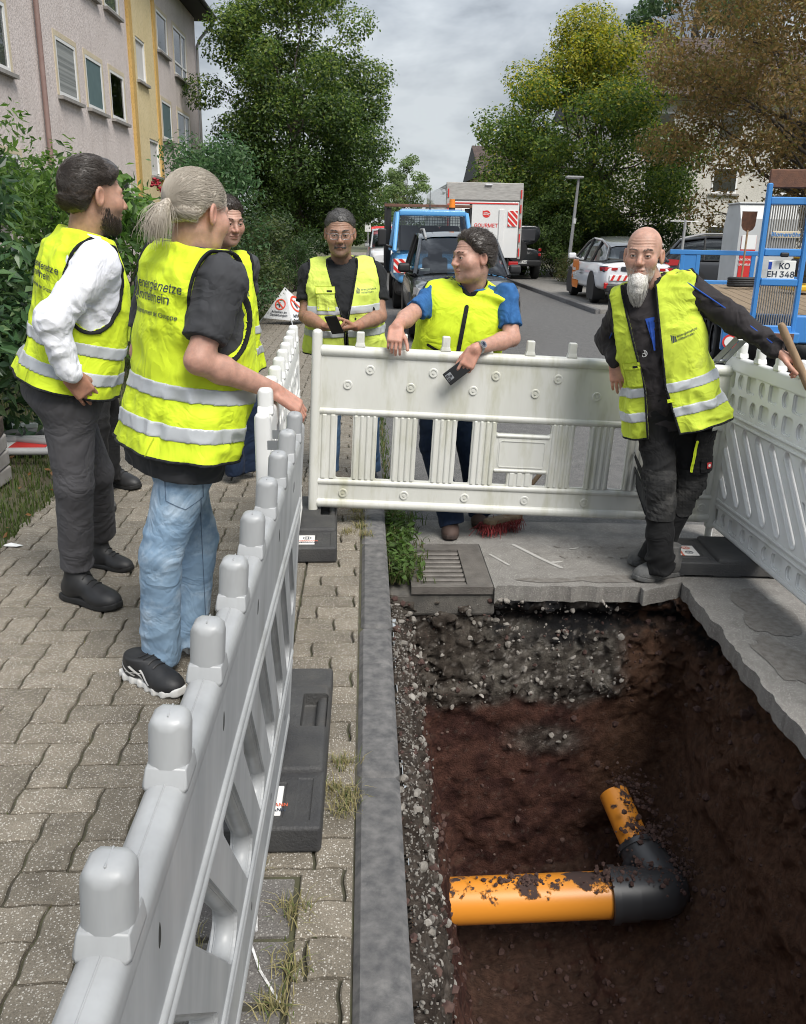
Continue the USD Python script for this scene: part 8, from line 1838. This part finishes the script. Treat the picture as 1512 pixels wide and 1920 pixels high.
for x in (.12, TW-.12):
    for y in (2.2, 3.0): wheel(TR, x, y, .32, .22, -1 if x < 1 else 1)
obj('axle', cat_([cyl((.1, y, .33), (TW-.1, y, .33), .05) for y in (2.2, 3.0)]), 'plastic_black', TR); obj('underframe', cat_([box(x, TL/2, .52, .12, TL*.9, .18) for x in (.6, TW-.6)]), 'plastic_black', TR)
obj('side_board', rbox(TW-.03, 1.9, DK+.18, .05, 3.4, .34, .01), 'trailer_blue', TR)
# goods on the trailer and the shovel standing by its headboard
def on_tr(x, y, z): return rl+[0, 0, -.10]+xd*x+yd*y+np.array([0, 0, z])
sv = thing('shovel', 'rusty shovel standing upright against the headboard of the trailer', 'shovel', on_tr(TW*.52, TL-.25, DK+.03))
obj('handle', tube(np.array([[0, 0, 0], [.01, .02, 1.02]]), [.019, .02], 8), 'wood_handle', sv, smooth=40)
bl = [np.c_[np.linspace(-w_/2, w_/2, 7), .03-.10*(np.linspace(-1, 1, 7)**2)*.35, np.full(7, z)] for z, w_ in ((.99, .06), (1.03, .20), (1.10, .27), (1.32, .29), (1.36, .30))]
m = ringloft(bl, False); k_ = m.copy(); k_.invert(); obj('blade', cat_([m, k_]), 'rust', sv, smooth=40)
pl = thing('plate_compactor', 'yellow and black plate compactor standing on the trailer behind the ramp', 'compactor', on_tr(TW*.80, TL*.66, DK+.03))
M('machine_yellow', (.62, .38, .02), .5); obj('engine', rbox(0, 0, .42, .34, .42, .30, .06), 'plastic_black', pl, smooth=40); obj('tank', rbox(0, .02, .62, .30, .30, .14, .05), 'machine_yellow', pl, smooth=40); obj('base_plate', rbox(0, 0, .10, .5, .62, .10, .03), 'machine_yellow', pl, smooth=40); obj('guide_handle', tube(np.array([[-.22, -.2, .3], [-.24, -.62, .85], [.24, -.62, .85], [.22, -.2, .3]]), .018, 8), 'plastic_black', pl, smooth=40)
tb = thing('rope_coil', 'black hose heap lying on the trailer deck', 'hose', on_tr(TW*.45, TL*.80, DK+.03))
a = np.linspace(0, 8*np.pi, 90); obj('hose', tube(np.c_[np.cos(a)*.28+.02*np.sin(3*a), np.sin(a)*.20, .04+a*.006], .03, 8), 'plastic_black', tb, smooth=True)
# clothing container
CC = thing('clothing_container', 'grey metal collecting container with a red and white poster behind the trailer', 'container', (8.28, 19.2, -.10), -.12)
pr_ = sg.Polygon([(-.62, 0), (.62, 0), (.62, 1.95), (.42, 2.38), (-.42, 2.38), (-.62, 2.08)]); m = extrude(pr_, 1.15); m.vertices = np.c_[m.vertices[:, 2]-.575, m.vertices[:, 0], m.vertices[:, 1]]; 
obj('body', m, 'container_grey', CC); obj('roof', rbox(0, 0, 2.385, 1.20, .94, .03, .01, 1), 'container_grey', CC); obj('chute', rbox(.30, -.635, 1.62, .5, .03, .34, .01), 'zinc', CC)
ps = obj('poster', rbox(-.36, -.627, 1.20, .30, .012, 1.10, .004, 1), 'sign_red', CC); obj('poster_head', rbox(-.36, -.634, 1.62, .29, .006, .28, .002, 1), 'sign_white', ps)
for i, (t_, hh) in enumerate((('KLEIDER', .05), ('UND SCHUHE', .036), ('SAMMELBOX', .036))): m = centred(meshkit.text_mesh(t_, hh, .003, bold=True)); v = m.vertices; m.vertices = np.c_[-.36+v[:, 0], -.6345-v[:, 2], 1.36-.10*i+v[:, 1]]; obj('lettering', m, 'sign_white', ps)
# street lamp and posts
p0 = ux(1065, 31.0, 0.0); p0[2] = 0; SL = thing('street_lamp', 'slim grey street lamp with a flat head beside the right-hand trees', 'street lamp', p0); zt = at(1073, 332, y=31.0)[2]
obj('pole', tube(np.array([[0, 0, -.1], [0, 0, 1.0], [.12, 0, zt-.05]]), [.075, .06, .042], 12), 'zinc', SL, smooth=True); hd = obj('lamp_head', rbox(-.02, 0, zt, .58, .26, .08, .03), 'zinc', SL, smooth=40); obj('cover', rbox(-.05, 0, zt-.045, .40, .20, .03, .01), 'lamp_clear', hd)
obj('sticker', cyl((.07, -.0, 1.95), (.075, 0, 2.12), .062, n=12), 'sign_white', SL)
p0 = ux(1268, 23.0, 0.0); SP = thing('sign_post', 'thin grey post standing behind the shoulder of the bald man', 'post', [p0[0], 23.0, -.1]); zt = at(1273, 412, y=23.0)[2]; obj('pole', cyl((0, 0, 0), (.02, 0, zt+.1), .035, n=10), 'zinc', SP, smooth=40); obj('cross_plate', rbox(0, 0, zt+.07, .72, .03, .02, .006), 'sign_white', SP)
p0 = ux(690, 45.0, 0.0); SP2 = thing('sign_post', 'small white sign on a post far down the left pavement', 'sign post', [p0[0], 45.0, 0]); obj('pole', cyl((0, 0, 0), (0, 0, 1.95), .03, n=8), 'zinc', SP2, smooth=40); obj('plate', rbox(0, -.03, 1.75, .30, .02, .42, .01, 1), 'sign_white', SP2)
# ---- folding warning pyramid
g0 = at(489, 611, z=0.0); g1 = at(549, 613, z=0.0); 
yw = 15.9; top = at(534, 538, y=yw+.28); A = at(493, 596, y=yw+.15); Bq = at(547, 601, y=yw); Cq = Bq+np.array([.42, .72, .0]); 
WS = thing('warning_pyramid', 'white folding warning pyramid with a red no-fire sign on the left pavement', 'warning sign', [0, 0, 0])
def pyr(a, b_, c): m = trimesh.Trimesh(np.array([a, b_, c, a, c, b_]), [[0, 1, 2], [3, 4, 5]], process=False); m.vertices[3:] += unit(np.cross(b_-a, c-a))*-.006; return m
M('sign_cloth', (.66, .67, .68), .6, (.58, .59, .60), 6.0)
Dq = (A+Cq)/2+np.array([.1, .9, 0]); fs_ = [pyr(A, Bq, top), pyr(Bq, Cq, top), pyr(Cq, A, top)]
pn = obj('panel', fs_[0], 'sign_cloth', WS); pn2 = obj('panel', fs_[1], 'sign_cloth', WS); obj('panel', fs_[2], 'sign_cloth', WS)
for q in (A, Bq, Cq): e = top+(q-top)*1.14; obj('leg', cyl(q+(top-q)*.05, [e[0], e[1], max(e[2], .0)], .012, n=8), 'steel', WS, smooth=40)
def deco(P1, P2, par):
    mid = (P1+P2)/2; x_ = unit(P2-P1); n_ = unit(np.cross(x_, top-mid)); y_ = np.cross(n_, x_); 
    if n_@(EYE-mid) < 0: n_ = -n_
    wd = np.linalg.norm(P2-P1); c = mid+(top-mid)*.44+n_*.006
    def put(poly, nm, mt, dz=0): 
        s_ = sheet(poly); obj(nm, (np.array([c+x_*v[0]*wd+y_*v[1]*wd+n_*(.003+dz) for v in s_.vertices]), s_.faces), mt, par)
    put(sg.Point(0, .02).buffer(.185).difference(sg.Point(0, .02).buffer(.145)), 'ring', 'orange_red'); put(sg.LineString([(-.11, .13), (.11, -.09)]).buffer(.018), 'bar', 'orange_red', .002)
    put(sg.Polygon([(-.05, .08), (-.01, .10), (.0, .04), (-.03, .0), (-.01, -.02), (.02, -.07), (-.02, -.08), (-.05, -.02), (-.07, .03)]), 'flame', 'print_dark')
    for i, t_ in enumerate(('Arbeiten an', 'Gasleitungen')):
        m = centred(meshkit.text_mesh(t_, .072, .0004, bold=True)); v = m.vertices; lim = .30+.10*i; sc = min(1, 2*lim/(v[:, 0].max()-v[:, 0].min())); obj('lettering', (np.array([c+x_*q[0]*sc*wd+y_*(q[1]-.27-.105*i)*wd+n_*.004 for q in v]), m.faces), 'print_dark', par)
M('orange_red', (.72, .07, .03), .5); deco(A, Bq, pn); deco(Bq, Cq, pn2)
# ---- red and white barrier boards lying on the lawn, stones and litter
LB = thing('lying_barrier', 'red and white barrier grids lying flat on the lawn at the left edge', 'barrier', [0, 0, 0])
a, b_ = at(-60, 838, z=.06), at(84, 838, z=.06); 
for (v0, hh, zz, red) in ((838, .09, .06, [(.55, 1.0)]), (801, .07, .07, [(.05, .36)])):
    a, b_ = at(-60, v0, z=zz), at(92, v0-1, z=zz); d = unit(b_-a); L_ = np.linalg.norm(b_-a); ang = math.atan2(d[1], d[0]); M0 = frame((a+b_)/2, d, np.cross([0, 0, 1.0], d), (0, 0, 1))
    obj('board', rbox(0, 0, 0, L_, .20, .03, .008, 1).apply_transform(M0), 'sign_white', LB)
    for r0, r1 in red: obj('red_field', box(-L_/2+L_*(r0+r1)/2, 0, .0165, L_*(r1-r0), .198, .002).apply_transform(M0), 'sign_red', LB)
for v0, v1 in ((806, 812), (818, 806), (826, 822), (815, 830), (847, 846)): obj('tube', cyl(at(-50, v0, z=.09), at(95, v1, z=.09), .028, n=10), 'zinc', LB, smooth=40)
BS = thing('stone_stack', 'weathered concrete blocks stacked at the very left edge of the picture', 'stone stack', at(-6, 912, z=0))
M('old_wood', (.035, .025, .018), .9, (.07, .05, .035), 8., bump=.5, bscale=30)
for k, (mt, z, h_) in enumerate((('sill_grey', .05, .10), ('sill_grey', .155, .10), ('sill_grey', .26, .10), ('old_wood', .37, .11))): obj('block', rbox(-.04+.006*k, 0.05*k*.2, z, .16, .34, h_, .012).apply_transform(rot_axis([0, 0, 1], .08*k)), mt, BS)
pc = at(22, 1022, z=.01); LI = obj('paper_scrap', (lambda m: (m.apply_translation(pc), m)[1])(trimesh.convex.convex_hull(np.random.default_rng(3).normal(size=(14, 3))*[.018, .012, .006])), 'sign_white', None, label='crumpled white scrap of paper on the paving beside the lawn', cat='litter')
# ---- broom behind the front panel
BRm = thing('broom', 'broom with red bristles and wooden head lying on the road behind the panel', 'broom', [0, 0, 0]); M('bristle', (.17, .016, .016), .8)
c0, c1 = at(912, 982, z=-.03), at(975, 968, z=-.03); d = unit(c1-c0); sd = np.array([-d[1], d[0], 0]); obj('head', rbox(0, 0, 0, np.linalg.norm(c1-c0), .07, .05, .012).apply_transform(frame((c0+c1)/2, d, sd, (0, 0, 1))), 'wood_light' if 'wood_light' in MATS else 'planks', BRm)
g = np.random.default_rng(6); n = 420; p = c0+(c1-c0)*g.uniform(-.08, 1.0, (n, 1))+sd*g.uniform(-.05, .05, (n, 1))*1.0; q = p+g.normal(size=(n, 3))*.025+np.array([-.02, -.03, -.04]); curves('bristles', np.stack([p, q], 1).reshape(-1, 3)-0, np.full(n, 2), np.tile([.004, .003], n), 'bristle', BRm, kind='stuff')
obj('handle', tube(np.array([(c0+c1)/2, at(1040, 855, y=5.3), at(1085, 775, y=5.75)]), .014, 10), 'wood_handle', BRm, smooth=40)
